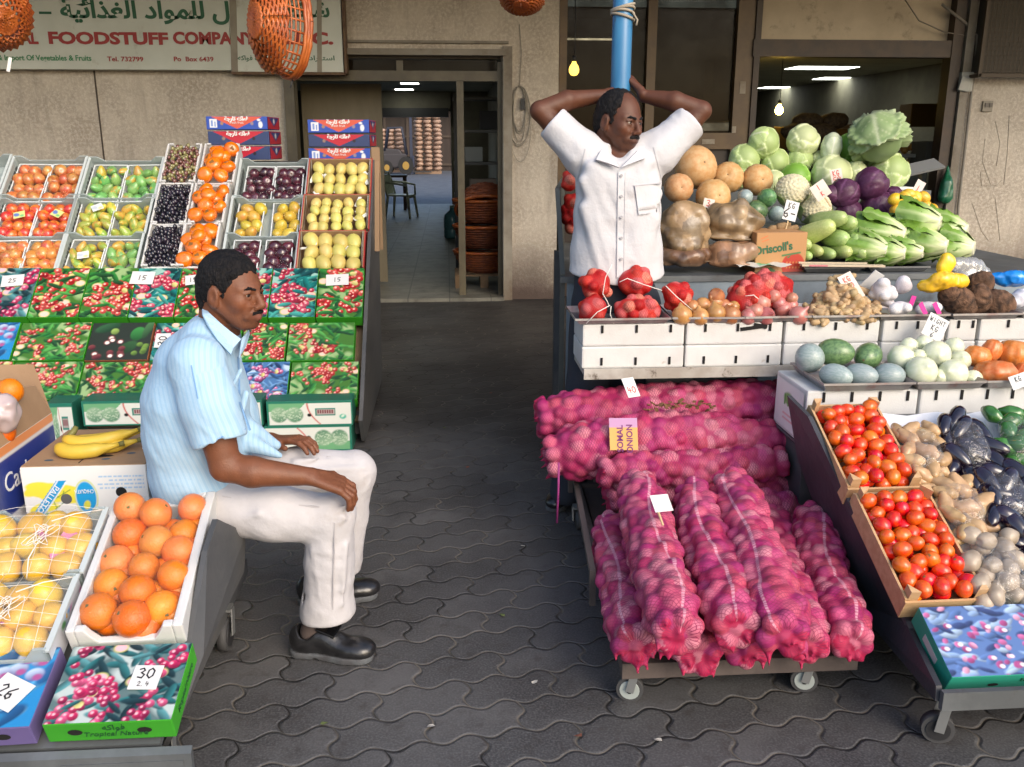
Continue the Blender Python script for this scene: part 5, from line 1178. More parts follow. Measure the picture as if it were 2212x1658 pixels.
for sy, dip in ((-1, .045), (1, .03)):
 prof = [(-Wd / 2 + th, -H + .02), (Wd / 2 - th, -H + .02), (Wd / 2 - th, 0), (Wd * .34, 0), (Wd * .30, -dip * .5), (Wd * .24, -dip), (-Wd * .24, -dip), (-Wd * .30, -dip * .5), (-Wd * .34, 0), (-Wd / 2 + th, 0)]
 b.prism(prof, 1, sy * (D / 2) - (0 if sy > 0 else 0), sy * (D / 2 - th))
b.obj('body', FOAM, t, bevel=.004)
k = 0
for j in range(5):
 for i in range(3 if j != 99 else 2):
  x = (-.074, 0, .074)[i] + U(-.009, .009); y = -D / 2 + .055 + j * .087 + (.022, -.016, .03)[i] + U(-.010, .010); z = -.022 + (.012 if i == 1 else 0) + (.018 if j == 4 else 0) + U(-.010, .008)
  if j == 4 and i == 1: y -= .006
  put('orange', t.matrix_world @ Matrix.Translation((x, min(y, D / 2 - .055), z)) @ rrot(1.4) @ Matrix.Scale(U(.98, 1.14), 4), 'orange', 'ripe wrapped orange in the chipped white foam crate', 'orange', 'oranges in the foam crate')
for (x, y) in [(.03, -.19), (.085, -.12), (.08, .16)] + [((-.06, .03, .09)[q % 3], -.16 + .075 * (q // 3)) for q in range(15)]: put('orange', t.matrix_world @ Matrix.Translation((x, y, -.055)) @ rrot(1.4) @ Matrix.Scale(.9, 4), 'orange', 'ripe wrapped orange in the chipped white foam crate', 'orange', 'oranges in the foam crate')
n, m_ = 15, 25; V, Fq = [], []
for j in range(m_):
 for i in range(n):
  u_, v_ = i / (n - 1) * 2 - 1, j / (m_ - 1) * 2 - 1; e = (1 - u_ ** 6) * (1 - v_ ** 8); V.append((u_ * (Wd / 2 - .012), v_ * (D / 2 - .01), .002 + e * (.027 + .006 * math.sin(i * 1.9 + j * .7) * math.sin(j * 1.6) + U(-.002, .002))))
for j in range(m_ - 1):
 for i in range(n - 1): Fq.append((j * n + i, j * n + i + 1, (j + 1) * n + i + 1, (j + 1) * n + i))
MB().add(V, Fq, 0, True).obj('film_wrap', FILM('orange film', gloss=.008, rough=.08, bump=1.0, bscale=16, rimw=.16, body=.012, bodycol=(.9, .85, .8)), t)
# clear crates of yellow melons, tied with string
STR = M('white string', (.75, .72, .66), .8)
BAGF = FILM('cloudy bag film', tint=(.97, .97, .97), gloss=.03, rough=.14, bump=.8, bscale=18, body=.07, bodycol=(.85, .83, .82), rimw=.18)
for i, (s0, nm) in enumerate(((.44, 'upper'), (.20, 'lower'))):
 Mx = CM(-1.075, s0 + .085, .032, rad(1.5)); Wd, D, H = .285, .235, .085
 t = plastic_crate(Mx, Wd, D, H, 'clear crate of yellow melons tied with string, ' + nm + ' of two beside the oranges', 'clear crates of yellow melons on the low cart')
 cv = Cv(60, 20, (.62, .62, .66)); r_ = random.Random(i)
 for _ in range(14): cv.ell(r_.uniform(0, 60), r_.uniform(2, 18), r_.uniform(2, 5), r_.uniform(1, 3), r_.uniform(-.4, .4), r_.choice(((.05, .30, .62), (.60, .18, .40), (.10, .30, .10), (.45, .55, .70))), 1.5)
 mesh_obj('printed_side', cv.sheet(D - .01, H - .015, VCP), t, (Wd / 2 + .004, 0, -H / 2), (rad(90), 0, rad(90)))
 fill(Mx, Wd - .01, D - .01, 4, 3, 'lemon', 'yellow_melon', 'small yellow melon in the ' + nm + ' string tied crate', 'melon', 'melons in the ' + nm + ' string tied crate', z=-.018, sc=1.0, rot=1.5, zj=.006)
 n, m_ = 17, 13; V, Fq = [], []
 for j in range(m_):
  for k in range(n):
   u_, v_ = k / (n - 1) * 2 - 1, j / (m_ - 1) * 2 - 1; e = (1 - u_ ** 6) * (1 - v_ ** 6); V.append((u_ * (Wd / 2 - .004), v_ * (D / 2 - .002), .004 + e * (.020 + .007 * math.sin(k * 1.3 + j) * math.sin(j * 1.1))))
 for j in range(m_ - 1):
  for k in range(n - 1): Fq.append((j * n + k, j * n + k + 1, (j + 1) * n + k + 1, (j + 1) * n + k))
 MB().add(V, Fq, 0, True).obj('film_wrap', BAGF, t)
 b = MB()
 for q in range(6): b.tube([(-Wd / 2, -D / 2 + (q + .5) * D / 6, .02), (-Wd * .25, -D / 2 + (q + .5) * D / 6 + U(-.006, .006), .036), (Wd * .2, -D / 2 + (q + .5) * D / 6, .038), (Wd / 2, -D / 2 + (q + .5) * D / 6, .014)], .0006, 4)
 for q in range(6): b.tube([(-Wd / 2 + (q + .5) * Wd / 6, -D / 2, .014), (-Wd / 2 + (q + .5) * Wd / 6 + U(-.006, .006), 0, .040), (-Wd / 2 + (q + .5) * Wd / 6, D / 2, .014)], .0006, 4)
 for q in range(5):
  w_ = .012 + .012 * (q % 3); b.tube([(.03 + w_ * math.cos(k * .5) * (1 + .3 * math.sin(k)), -.02 + .045 * math.sin(k * .5 + q) * .8, .046 + .004 * math.sin(k * 1.3 + q)) for k in range(14)], .0010, 5)
 b.tube([(.03, -.05, .044), (.02, -.09, .034), (.018, -.125, .0)], .0016, 5).tube([(.04, .03, .044), (.085, .07, .03), (.14, .10, .012)], .0016, 5)
 b.obj('string_net', STR, t)
 pk = MB()
 for q in range(5): pk.box((U(-.4, .4) * Wd, U(-.35, .35) * D, -.012), (.045, .035, .003), (U(-.6, .6), U(-.6, .6), U(0, 3)))
 pk.obj('pink_tissue', M('pink tissue', (.65, .22, .42), .7), t)
# banana carton, upside down, with a hand of bananas
BX0, BX1, BY, BZ0, BZ1 = -1.302, -.932, 2.65, .37, .548
t = thing('banana_carton', 'white banana carton standing upside down with bananas on its brown base', 'box', (0, 0, 0)); t.location = ((BX0 + BX1) / 2, BY, BZ0)
Wd, H, D = BX1 - BX0, BZ1 - BZ0, .36
MB().box((0, D / 2, H / 2), (Wd, D, H)).obj('carton_body', WHITECARD, t, bevel=.003)
b = MB().box((0, D / 2, H + .0015), (Wd - .004, D - .004, .003)); b.obj('brown_base', CARD, t)
b = MB()
for (x, y) in ((-.12, .05), (-.05, .09), (.05, .05), (.11, .10), (-.10, .20), (.02, .19), (.13, .22), (-.02, .30), (.10, .31), (.0, .13)): b.disc((x, y, H + .0042), .014, seg=12, ry=.007)
b.obj('vent_hole', M('vent blue grey', (.06, .11, .16), .8), t)
b = MB(); b.disc((.015, .08, H + .0042), .05, seg=8, ry=.012); b.box((-.02, .10, H + .0035), (.003, .16, .001)).obj('tear_hole', HOLE, t)
cv = Cv(150, 72, (.74, .74, .73)); r_ = random.Random(8)
for k in range(9): cv.ell(r_.uniform(4, 58), r_.uniform(24, 56), r_.uniform(12, 20), r_.uniform(5, 8), r_.uniform(-.5, .5), (.78, .68, .06), 1.5); cv.line(r_.uniform(2, 50), r_.uniform(24, 56), r_.uniform(20, 60), r_.uniform(24, 56), 1.0, (.08, .22, .04))
for k in range(6): cv.line(r_.uniform(14, 40), 60, r_.uniform(10, 60), 70, 1.6, (.10, .28, .05))
cv.poly([(4, 66), (40, 18), (52, 18), (16, 70)], (.02, .30, .62)); cv.line(6, 68, 42, 18, 1.4, (.75, .78, .8)); cv.line(14, 70, 52, 20, 1.4, (.75, .78, .8))
cv.ell(74, 40, 14, 23, 0, (.55, .60, .10)); cv.ell(74, 40, 13, 21.5, 0, (.7, .75, .7)); cv.ell(74, 40, 12, 20.5, 0, (.02, .32, .66)); cv.ell(74, 50, 4, 6, .3, (.65, .62, .08))
for yy, x0_, x1_ in ((14, 92, 146), (19, 104, 146), (24, 90, 146), (29, 92, 146)):
 x = x0_
 while x < x1_: w_ = r_.uniform(2, 6); cv.rect(x, yy - 1, min(x + w_, x1_), yy + 1, (.35, .52, .72)); x += w_ + 1.5
cv.rect(112, 57, 140, 64, (.45, .6, .78)); cv.rect(113, 58, 139, 63, (.74, .74, .74)); cv.ell(127, 60, 5, 5.5, 0, (.25, .22, .55)); cv.ell(127, 60, 3.6, 4, 0, (.72, .72, .75))
mesh_obj('printed_front', cv.sheet(Wd - .002, H - .002, VCP), t, (0, -.002, H / 2), (rad(90), 0, 0))
MB().disc((-.06, -.0035, H * .42), .0165, (0, -1, 0)).obj('hand_hole', M('hole grey', (.10, .10, .10), .8), t); MB().disc((.105, -.0035, H * .52), .0165, (0, -1, 0)).obj('hand_hole', HOLE, t)
mesh_obj('lettering', text_mesh('CHIQUITA', .017, M('white ink', (.8, .8, .8), .6), sx=.72), t, (-.005, -.0035, H * .55), (rad(90), rad(180), 0))
mesh_obj('lettering', text_mesh('PALLETO', .026, M('white ink', 0)), t, (-.115, -.0035, H * .42), (rad(90), rad(180) - rad(52), 0))
cs = Cv(70, 40, (.70, .72, .74)); cs.poly([(0, 40), (0, 30), (70, 8), (70, 40)], (.02, .20, .50)); cs.ell(20, 14, 6, 12, .2, (.75, .66, .08)); cs.ell(30, 12, 5, 12, .1, (.70, .62, .08)); cs.poly([(8, 0), (14, 0), (20, 26), (14, 28)], (.03, .26, .58)); cs.ell(40, 18, 8, 9, 0, (.05, .10, .02))
mesh_obj('printed_side', cs.sheet(D - .004, H - .002, VCP), t, (Wd / 2 + .002, D / 2, H / 2), (rad(90), 0, rad(90)))
BAN = M('banana peel', (.68, .46, .05), .45, (.58, .42, .05), scale=9, dirt=(.16, .09, .02), dscale=30, dlo=.68, dhi=.78, bump=.1)
BANT = M('banana tip', (.13, .12, .03), .7)
t = thing('banana_bunch', 'hand of three yellow bananas lying on the upside down carton', 'bananas', (BX0 + .18, BY + .105, BZ1 + .004))
def banana(pts, r, par):
 n = 18; P = []
 for i in range(n): u_ = i / (n - 1); k = (1 - u_) ** 2; P.append(Vector(pts[0]) * k + Vector(pts[1]) * 2 * u_ * (1 - u_) + Vector(pts[2]) * u_ * u_)
 rs = [r * (.30 if i == 0 else .62 if i == 1 else .85 if i == 2 else .30 if i == n - 1 else .38 if i == n - 2 else .55 if i == n - 3 else .8 if i == n - 4 else 1) for i in range(n)]
 o = MB().tube(P, rs, 9).obj('banana', BAN, par)
 mesh_obj('tip', MB().tube([P[0] - (P[1] - P[0]) * .35, P[0]], [r * .22, r * .32], 8).tube([P[-1], P[-1] + (P[-1] - P[-2]) * .9], [r * .33, r * .42], 8).mesh(BANT), o)
banana([(-.098, .03, .045), (-.03, -.045, .022), (.125, .045, .060)], .0225, t)
banana([(-.105, .0, .030), (-.06, -.085, .012), (.085, -.018, .034)], .0230, t)
banana([(-.08, .03, .028), (.0, -.03, .010), (.125, .028, .030)], .0215, t)
banana([(-.085, .045, .03), (0, .02, .03), (.135, .072, .050)], .019, t)
MB().tube([(-.10, .05, .028), (-.085, .075, .05), (-.08, .085, .062)], [.013, .010, .008], 8).obj('stalk', M('banana stalk', (.20, .19, .05), .6), t)
t = tag(MB().box((0, 0, .004), (.05, .035, .006), (0, .1, .3)).obj('paper_slip', PAPER), 'white paper slip tucked beside the seated man on the carton', 'paper'); t.location = (BX1 - .03, BY + .15, BZ1 + .004)
# open carton of oranges at the left edge
OX, OY, OZ = -1.335, 2.56, .36
t = thing('orange_carton', 'open carton with raised brown flaps and blue lettered side at the left edge', 'box', (OX, OY, OZ))
Hh = ay(27, 982, OY).z - OZ; Dd = .42
ow = MB(); ow.box((-.3, .003, Hh / 2), (.6, .006, Hh)).box((-.003, Dd / 2, Hh / 2), (.006, Dd - .006, Hh)); ow.box((-.3, Dd, Hh / 2), (.6, .006, Hh)); ow.obj('carton_wall', WHITECARD, t)
MB().add([(0, 0, Hh), (0, Dd, Hh - .0), (-.03, Dd * .95, Hh + .10), (-.055, .02, Hh + .165), (-.004, 0, Hh), (-.004, Dd, Hh), (-.034, Dd * .95, Hh + .10), (-.059, .02, Hh + .165)], [(0, 1, 2, 3), (7, 6, 5, 4), (0, 3, 7, 4), (3, 2, 6, 7), (2, 1, 5, 6)]).obj('flap', CARD, t)
MB().add([(-.6, 0, Hh + .001), (-.01, 0, Hh + .001), (-.02, -.03, Hh - .0), (-.6, -.03, Hh)], [(0, 1, 2, 3)]).obj('flap', CARD, t); MB().add([(-.6, Dd, Hh), (0, Dd, Hh), (-.05, Dd + .03, Hh + .16), (-.6, Dd + .03, Hh + .16)], [(0, 1, 2, 3)]).obj('flap', CARD, t)
MB().disc((-.026, .30, Hh + .055), .016, (1, 0, .3)).disc((-.022, .16, Hh + .03), .016, (1, 0, .3)).obj('hand_hole', HOLE, t)
cv = Cv(100, 44, (.02, .04, .24)); cv.rect(0, 0, 100, 5, (.75, .28, .10)); cv.rect(0, 5, 100, 7, (.7, .7, .72)); cv.rect(0, 36, 100, 44, (.7, .7, .72))
mesh_obj('printed_side', cv.sheet(Dd - .004, Hh - .002, VCP), t, (.0015, Dd / 2, Hh / 2), (rad(90), 0, rad(90)))
mesh_obj('lettering', text_mesh('Cankayana', .085, M('white ink', 0)), t, (.003, Dd * .55, Hh * .55), (rad(90), 0, rad(90)))
cv = Cv(60, 40, (.7, .7, .72)); cv.rect(0, 4, 52, 40, (.75, .25, .06)); cv.rect(0, 8, 47, 40, (.02, .06, .32))
mesh_obj('printed_front', cv.sheet(.598, Hh - .002, VCP), t, (-.3, -.0015, Hh / 2), (rad(90), 0, 0))
for (px, py, Y) in ((22, 845, 2.80), (0, 848, 2.84), (3, 935, 2.70), (-16, 920, 2.74), (18, 905, 2.86), (-20, 880, 2.82)):
 p = ay(px, py, Y); put('orange', Matrix.Translation(p) @ rrot() @ Matrix.Scale(1.0, 4), 'orange', 'orange inside the open carton at the left edge', 'orange', 'oranges in the open carton')
s = SDF((-.1, -.1, -.1), (.1, .1, .1), .007); s.ell((0, 0, 0), (.045, .05, .06), k=.02); s.ell((.01, -.01, .03), (.03, .03, .03), k=.02); s.disp(lambda P: (vnoise(P, 55) - .5) * .02); V, Fq = s.mesh()
tag(mesh_obj('plastic_bag', np_mesh('plastic_bag', V, Fq, M('pinkish bag film', (.46, .37, .37), .25, coat=.4)), loc=ay(8, 893, 2.68)), 'crumpled pale pink plastic bag in the open orange carton', 'bag')
# =================================================================== RIGHT SIDE
def aim(px, py, Y, rpx):
 p = ay(px, py, Y); return p, rpx * mpp(p)
def T4(p, rot=(0, 0, 0), s=1.0):
 return Matrix.Translation(p) @ Euler(rot).to_matrix().to_4x4() @ (Matrix.Diagonal((s[0], s[1], s[2], 1)) if isinstance(s, tuple) else Matrix.Scale(s, 4))
def place(me, name, p, rot, s, label, cat, group=None):
 o = mesh_obj(name, me); o.matrix_world = T4(p, rot, s); return tag(o, label, cat, group)
# ---- the long table with raised tiers
BLUEGREY = M('blue grey painted sheet', (.22, .265, .30), .5, (.13, .16, .19), scale=2.5, metal=.1, bump=.1, bscale=9, dirt=(.08, .085, .09), dscale=5, dlo=.56, dhi=.75)
TZ = .952
tb = thing('market_table', 'long blue grey table with raised tiers carrying cabbages and pumpkins behind the standing man', 'table', (1.6, 4.2, 0))
b = MB()
b.prism([(.46, 3.70), (2.75, 3.70), (2.75, 5.0), (.62, 5.0)], 2, TZ - .025, TZ)
b.obj('table_top', GALV, tb, world=True)
MB().box((1.62, 3.715, .62), (2.26, .015, .62)).obj('front_panel', BLUEGREY, tb, world=True)
b = MB().add([(.462, 3.72, .25), (.625, 5.05, .25), (.625, 5.05, 1.30), (.462, 3.95, 1.30), (.462, 3.72, TZ + .01), (.482, 3.72, .25), (.645, 5.05, .25), (.645, 5.05, 1.30), (.482, 3.95, 1.30), (.482, 3.72, TZ + .01)], [(0, 1, 2, 3, 4), (9, 8, 7, 6, 5), (0, 4, 9, 5), (4, 3, 8, 9), (3, 2, 7, 8), (2, 1, 6, 7), (1, 0, 5, 6)])
b.obj('side_panel', M('olive grey panel', (.085, .09, .08), .6, (.06, .062, .055), scale=3, dirt=(.12, .11, .09), dscale=8), tb, world=True)
MB().box((1.72, 4.55, 1.04), (1.5, .70, .14)).box((1.75, 4.85, 1.18), (1.5, .50, .14)).obj('raised_tier', M('tier board', (.10, .11, .11), .7), tb, world=True)
for x in (.6, 2.65):
 for y in (3.76, 4.9): MB().box((x, y, .46), (.05, .05, .92)).obj('leg', STALLGREY, tb, world=True)
# ---- low shelf with foam boxes in front of it
SHY = 3.2
sz = ay(1400, 797, SHY).z
sf = thing('plank_shelf', 'weathered white plank shelf carrying the white foam boxes', 'shelf', (1.1, 3.3, 0))
MB().box((1.32, SHY + .13, sz - .011), (1.66, .26, .022)).obj('plank', M('weathered white paint', (.46, .44, .40), .75, (.30, .27, .23), scale=5, dirt=(.10, .08, .06), dscale=16, dlo=.55, dhi=.68), sf, bevel=.002, world=True)
b = MB()
b.box((1.32, SHY - .002, sz - .016), (1.66, .012, .040)); b.obj('front_edge', MATS['weathered white paint'], sf, world=True)
b = MB()
b.box((1.0, SHY + .22, sz / 2 - .02), (.45, .02, sz - .04)).box((2.1, SHY + .22, sz / 2 - .02), (.05, .05, sz - .04)).box((.70, SHY + .24, sz / 2 - .02), (.02, .05, sz - .04)); b.obj('support', STALLGREY, sf, world=True)
FOAMD = M('dirty polystyrene', (.60, .60, .585), .65, (.53, .52, .50), scale=5, bump=.15, bscale=160, dirt=(.34, .26, .18), dscale=14, dlo=.63, dhi=.78)
def foam_box(x0, x1, Y, z0, z1, D, label, rz=0, nslot=3, mat=None):
 Wd, H = x1 - x0, z1 - z0
 t = thing('foam_box', label, 'box', ((x0 + x1) / 2, Y, z0), (0, 0, rz), group='white foam boxes under the vegetable trays')
 MB().box((0, D / 2, H * .253), (Wd, D, H * .492)).box((0, D / 2 + .001, H * .75), (Wd - .003, D, H * .492)).obj('body', mat or FOAMD, t, bevel=.007)
 b = MB()
 for k in range(nslot):
  x = (k + .5) / nslot * Wd - Wd / 2 + .01
  for zc in (H * .86, H * .14): b.box((x, -.0005, zc + .004), (.0085, .006, H * .17))
 b.obj('vent_slot', HOLE, t); return t
bz = ay(1400, 700, SHY).z
for i, (a, c, lab) in enumerate(((1258, 1479, 'white foam box at the left end of the plank shelf under the red net bags'), (1482, 1691, 'white foam box with a black gash under the brown onions'), (1695, 1899, 'grubby white foam box under the ginger'),
         (1905, 2042, 'dirty white foam box behind the white onions'), (2046, 2108, 'narrow white foam box under the dark taro'), (2114, 2330, 'white foam box behind the orange pumpkins'))):
 xa, xb = ay(a, 745, SHY).x, ay(c, 745, SHY).x
 t = foam_box(xa, xb, SHY + .006, sz + .001, bz, .24, lab, rad(U(-1, .5)), 3 if i < 4 else 2)
 if i == 1: MB().box((.07, -.0015, bz - sz - .022), (.10, .004, .013), (0, -.12, 0)).box((.095, -.0015, bz - sz - .016), (.05, .0042, .014), (0, .2, 0)).obj('gash', HOLE, t)
ALU = M('scuffed aluminium', (.40, .39, .38), .38, (.28, .26, .26), scale=8, metal=.6, dirt=(.30, .17, .16), dscale=6, dlo=.50, dhi=.7)
def tray(x0, x1, Y0, Y1, z, label, rz=0, h=.022, mat=None):
 Wd, D = x1 - x0, Y1 - Y0
 t = thing('metal_tray', label, 'tray', ((x0 + x1) / 2, (Y0 + Y1) / 2, z), (0, 0, rz), group='shallow metal trays under the vegetables')
 b = MB(); s_ = .014
 a = [(-Wd / 2 + s_, -D / 2 + s_), (Wd / 2 - s_, -D / 2 + s_), (Wd / 2 - s_, D / 2 - s_), (-Wd / 2 + s_, D / 2 - s_)]; o = [(-Wd / 2, -D / 2), (Wd / 2, -D / 2), (Wd / 2, D / 2), (-Wd / 2, D / 2)]; o2 = [(x * 1.02, y * 1.02) for x, y in o]
 V = [(x, y, 0) for x, y in a] + [(x, y, h) for x, y in o] + [(x, y, h + .001) for x, y in o2] + [(x * 1.02, y * 1.02, h - .007) for x, y in o]
 b.add(V, [(0, 1, 2, 3)] + [(i, (i + 1) % 4, 4 + (i + 1) % 4, 4 + i) for i in range(4)] + [(4 + i, 4 + (i + 1) % 4, 8 + (i + 1) % 4, 8 + i) for i in range(4)] + [(8 + i, 8 + (i + 1) % 4, 12 + (i + 1) % 4, 12 + i) for i in range(4)])
 b.obj('pan', mat or ALU, t); return t
tz = bz + .002
for a, c, rz, lab in ((1243, 1446, 0, 'metal tray holding the red net bags of onions'), (1456, 1607, -2.5, 'metal tray of loose brown onions'), (1606, 1750, 1.5, 'metal tray of loose red onions'), (1752, 1896, .5, 'metal tray heaped with ginger'), (1898, 2046, -.5, 'metal tray of white garlic'), (2052, 2200, 1, 'metal tray of dark hairy taro')):
 xa, xb = ay(a, 695, SHY).x, ay(c, 695, SHY).x; tray(xa, xb, SHY - .012, SHY + .25, tz, lab, rad(rz))
tray(ay(2206, 695, SHY).x, 2.5, SHY, SHY + .25, tz, 'metal tray at the far right end of the plank shelf')
# ---- vegetables: shapes
FR['onion'] = fruit_mesh('onion', [(0, -.034), (.012, -.032), (.026, -.024), (.0345, -.006), (.033, .010), (.022, .024), (.010, .031), (.005, .040), (.0, .044)], M('brown onion skin', (.50, .25, .09), .3, (.40, .15, .05), scale=30, rnd=.15, hue=.015, coat=.3, stretch=(1, 1, .15)), seg=20)
FR['redonion'] = fruit_mesh('redonion', [(0, -.032), (.014, -.030), (.028, -.02), (.034, -.004), (.030, .012), (.018, .023), (.007, .03), (.004, .042), (0, .045)], M('red onion skin', (.42, .13, .09), .32, (.52, .24, .20), scale=24, rnd=.15, hue=.02, coat=.3, stretch=(1, 1, .2)), seg=20)
FR['whiteonion'] = fruit_mesh('whiteonion', [(0, -.9), (.3, -.88), (.7, -.66), (.97, -.15), (1.0, .1), (.8, .56), (.45, .82), (.16, .9), (.12, .96), (0, .95)], M('white onion skin', (.70, .72, .55), .32, (.62, .66, .44), scale=3, rnd=.06, coat=.25, stretch=(1, 1, .2)), seg=22)
FR['wmelon'] = fruit_mesh('wmelon', egg(.8, 1.0, taper=.08), M('pale grey melon', (.36, .43, .43), .4, (.26, .34, .33), scale=5, rnd=.15, hue=.02, coat=.2, stretch=(2, 2, .5)), seg=22)
FR['gmelon'] = fruit_mesh('gmelon', egg(.8, 1.0, taper=.05), M('dark green melon', (.07, .15, .06), .32, (.14, .26, .10), scale=5, rnd=.25, hue=.03, coat=.3, dirt=(.18, .24, .16), dscale=9, dlo=.6, dhi=.8), seg=22)
def rib(n, d): return lambda p, t, i: (p[0] * (1 - d * abs(math.sin(n * t / 2)) ** .5 * 1), p[1] * (1 - d * abs(math.sin(n * t / 2)) ** .5), p[2])
def rib(n, d): return lambda p, t, i: (p[0] * (1 - d + d * abs(math.sin(n * t / 2)) ** .6), p[1] * (1 - d + d * abs(math.sin(n * t / 2)) ** .6), p[2])
PKP = [(0, -.62), (.3, -.68), (.7, -.56), (.97, -.15), (.97, .15), (.72, .55), (.35, .68), (.12, .60), (0, .56)]
FR['pumpkin'] = fruit_mesh('pumpkin', PKP, M('orange pumpkin', (.62, .15, .02), .38, (.66, .24, .08), scale=4, rnd=.1, hue=.01, coat=.25), seg=48, fn=rib(11, .09))
FR['tanpumpkin'] = fruit_mesh('tanpumpkin', [(0, -.84), (.3, -.86), (.72, -.66), (.98, -.1), (.93, .3), (.66, .70), (.3, .85), (.06, .80), (0, .78)], M('tan pumpkin', (.56, .34, .16), .6, (.50, .25, .09), scale=3.5, rnd=.08, hue=.008, coat=.1, dirt=(.60, .42, .24), dscale=6, dlo=.55, dhi=.75), seg=48, fn=rib(13, .035))
FR['gourd'] = fruit_mesh('gourd', [(0, -1.9), (.5, -1.85), (.9, -1.5), (1.0, -.8), (.92, .2), (.78, 1.2), (.6, 1.8), (.25, 2.05), (0, 2.1)], M('pale gourd', (.44, .53, .20), .4, (.36, .47, .15), scale=5, rnd=.14, hue=.025, coat=.25, dirt=(.55, .58, .35), dscale=9, dlo=.6), seg=20)
FR['tomato'] = fruit_mesh('tomato', egg(.0215, .0245, taper=.06), M('tomato skin', (.64, .035, .004), .26, (.72, .12, .008), scale=26, rnd=.14, hue=.020, coat=.3), seg=18, dents=.02)
STEM = M('brown stem scar', (.16, .11, .05), .8)
def stem_on(o, z, r, mat=None):
 mesh_obj('stem_scar', MB().disc((0, 0, z), r, (0, 0, 1), 10).mesh(mat or STEM), o)
def cabbage_mesh(name, seed, c_main, c_vein, c_rim, nleaf=9, lift=.05, elong=1.0, wild=0.0, freq=7):
 r = random.Random(seed); bm = bmesh.new(); bmesh.ops.create_icosphere(bm, subdivisions=5, radius=1); me = bpy.data.meshes.new(name); bm.to_mesh(me); bm.free()
 n = len(me.vertices); P = np.empty(n * 3, np.float32); me.vertices.foreach_get('co', P); P = P.reshape(-1, 3).astype(np.float64)
 R_ = np.full(n, .86); C = np.tile(np.array(c_main, np.float64) * .8, (n, 1)); base = np.array((0, 0, -1.0))
 for k in range(nleaf):
  a = 2 * math.pi * (k * .382 + r.uniform(-.05, .05)); tilt = r.uniform(.2, 1.1)
  mid = np.array((math.cos(a) * math.sin(tilt), math.sin(a) * math.sin(tilt), math.cos(tilt) * r.uniform(-.1, .8))); mid /= np.linalg.norm(mid)
  ax_ = np.cross(base, mid); ax_ /= np.linalg.norm(ax_) + 1e-9; lat = np.arcsin(np.clip(P @ ax_, -1, 1)); t = np.cross(ax_, base); al = np.arctan2(P @ t, P @ base)      # 0 at the stalk, grows over the head
  L_ = r.uniform(1.7, 2.5); wd = r.uniform(.75, 1.05)
  edge = 1 - (np.abs(al - L_ * .48) / (L_ * .52)) ** 2.4 - (np.abs(lat) / wd) ** 2.4 + .10 * np.sin(9 * al + k) * np.abs(lat) + .06 * np.sin(23 * al + 2 * k)
  m = (edge > 0) & (al > -.2); rise = np.clip(edge * 6, 0, 1)
  rr = .90 + lift * (k / nleaf) + wild * np.clip(.35 - edge, 0, .35) * 1.2
  vein = np.exp(-(lat / (.05 + .05 * np.clip(1 - al / L_, 0, 1))) ** 2); ph = (al * freq - np.abs(lat) * 5.5); sv = np.abs(np.sin(ph)); sec = np.clip(1 - sv / .22, 0, 1) * np.clip(1.2 - np.abs(lat) / wd, 0, 1)
  fine = np.clip(1 - np.abs(np.sin(ph * 3.1 + 4 * np.sin(lat * 9))) / .25, 0, 1) * .3
  vv = np.clip(vein + .75 * sec + fine, 0, 1)[:, None]
  col = np.array(c_main) * r.uniform(.88, 1.1); q = col * (1 - vv) + np.array(c_vein) * vv; er = np.exp(-(edge / .10) ** 2)[:, None] * .6; q = q * (1 - er) + np.array(c_rim) * er
  base_pale = np.exp(-(al / .7) ** 2)[:, None] * .7; q = q * (1 - base_pale) + np.array(c_vein) * base_pale
  C[m] = q[m]; R_[m] = (rr - .012 * vv[:, 0] + .018 * np.sin(ph * 1.0))[m] * (.97 + .03 * rise[m])
 P = P * R_[:, None] * np.array((1, 1, elong)) + (wild * .10 * (vnoise(P, 2.2, seed) - .5)[:, None] * P); me.vertices.foreach_set('co', P.astype(np.float32).ravel())
 me.polygons.foreach_set('use_smooth', np.ones(len(me.polygons), bool)); vcol(me, C); me.materials.append(M('cabbage leaf', (1, 1, 1), .48, vc=True, coat=.08, spec=.4)); me.update(); return me
CAB = [cabbage_mesh('cabbage', s, (.40, .52, .20), (.66, .72, .45), (.58, .66, .38)) for s in (1, 2, 3)]
CABY = [cabbage_mesh('cabbage', s, (.55, .62, .32), (.74, .77, .54), (.68, .72, .45)) for s in (4, 5)]
CABG = cabbage_mesh('cabbage', 6, (.20, .42, .05), (.45, .60, .22), (.35, .5, .15), nleaf=7)
CABD = cabbage_mesh('cabbage', 7, (.22, .31, .13), (.46, .52, .32), (.38, .46, .26), nleaf=11, lift=.14, wild=.7, freq=6)
CABR = [cabbage_mesh('red_cabbage', s, (.062, .013, .045), (.14, .05, .12), (.11, .03, .09)) for s in (8, 9)]
NAPA = cabbage_mesh('napa', 10, (.58, .65, .45), (.76, .78, .66), (.6, .68, .42), elong=1.5)
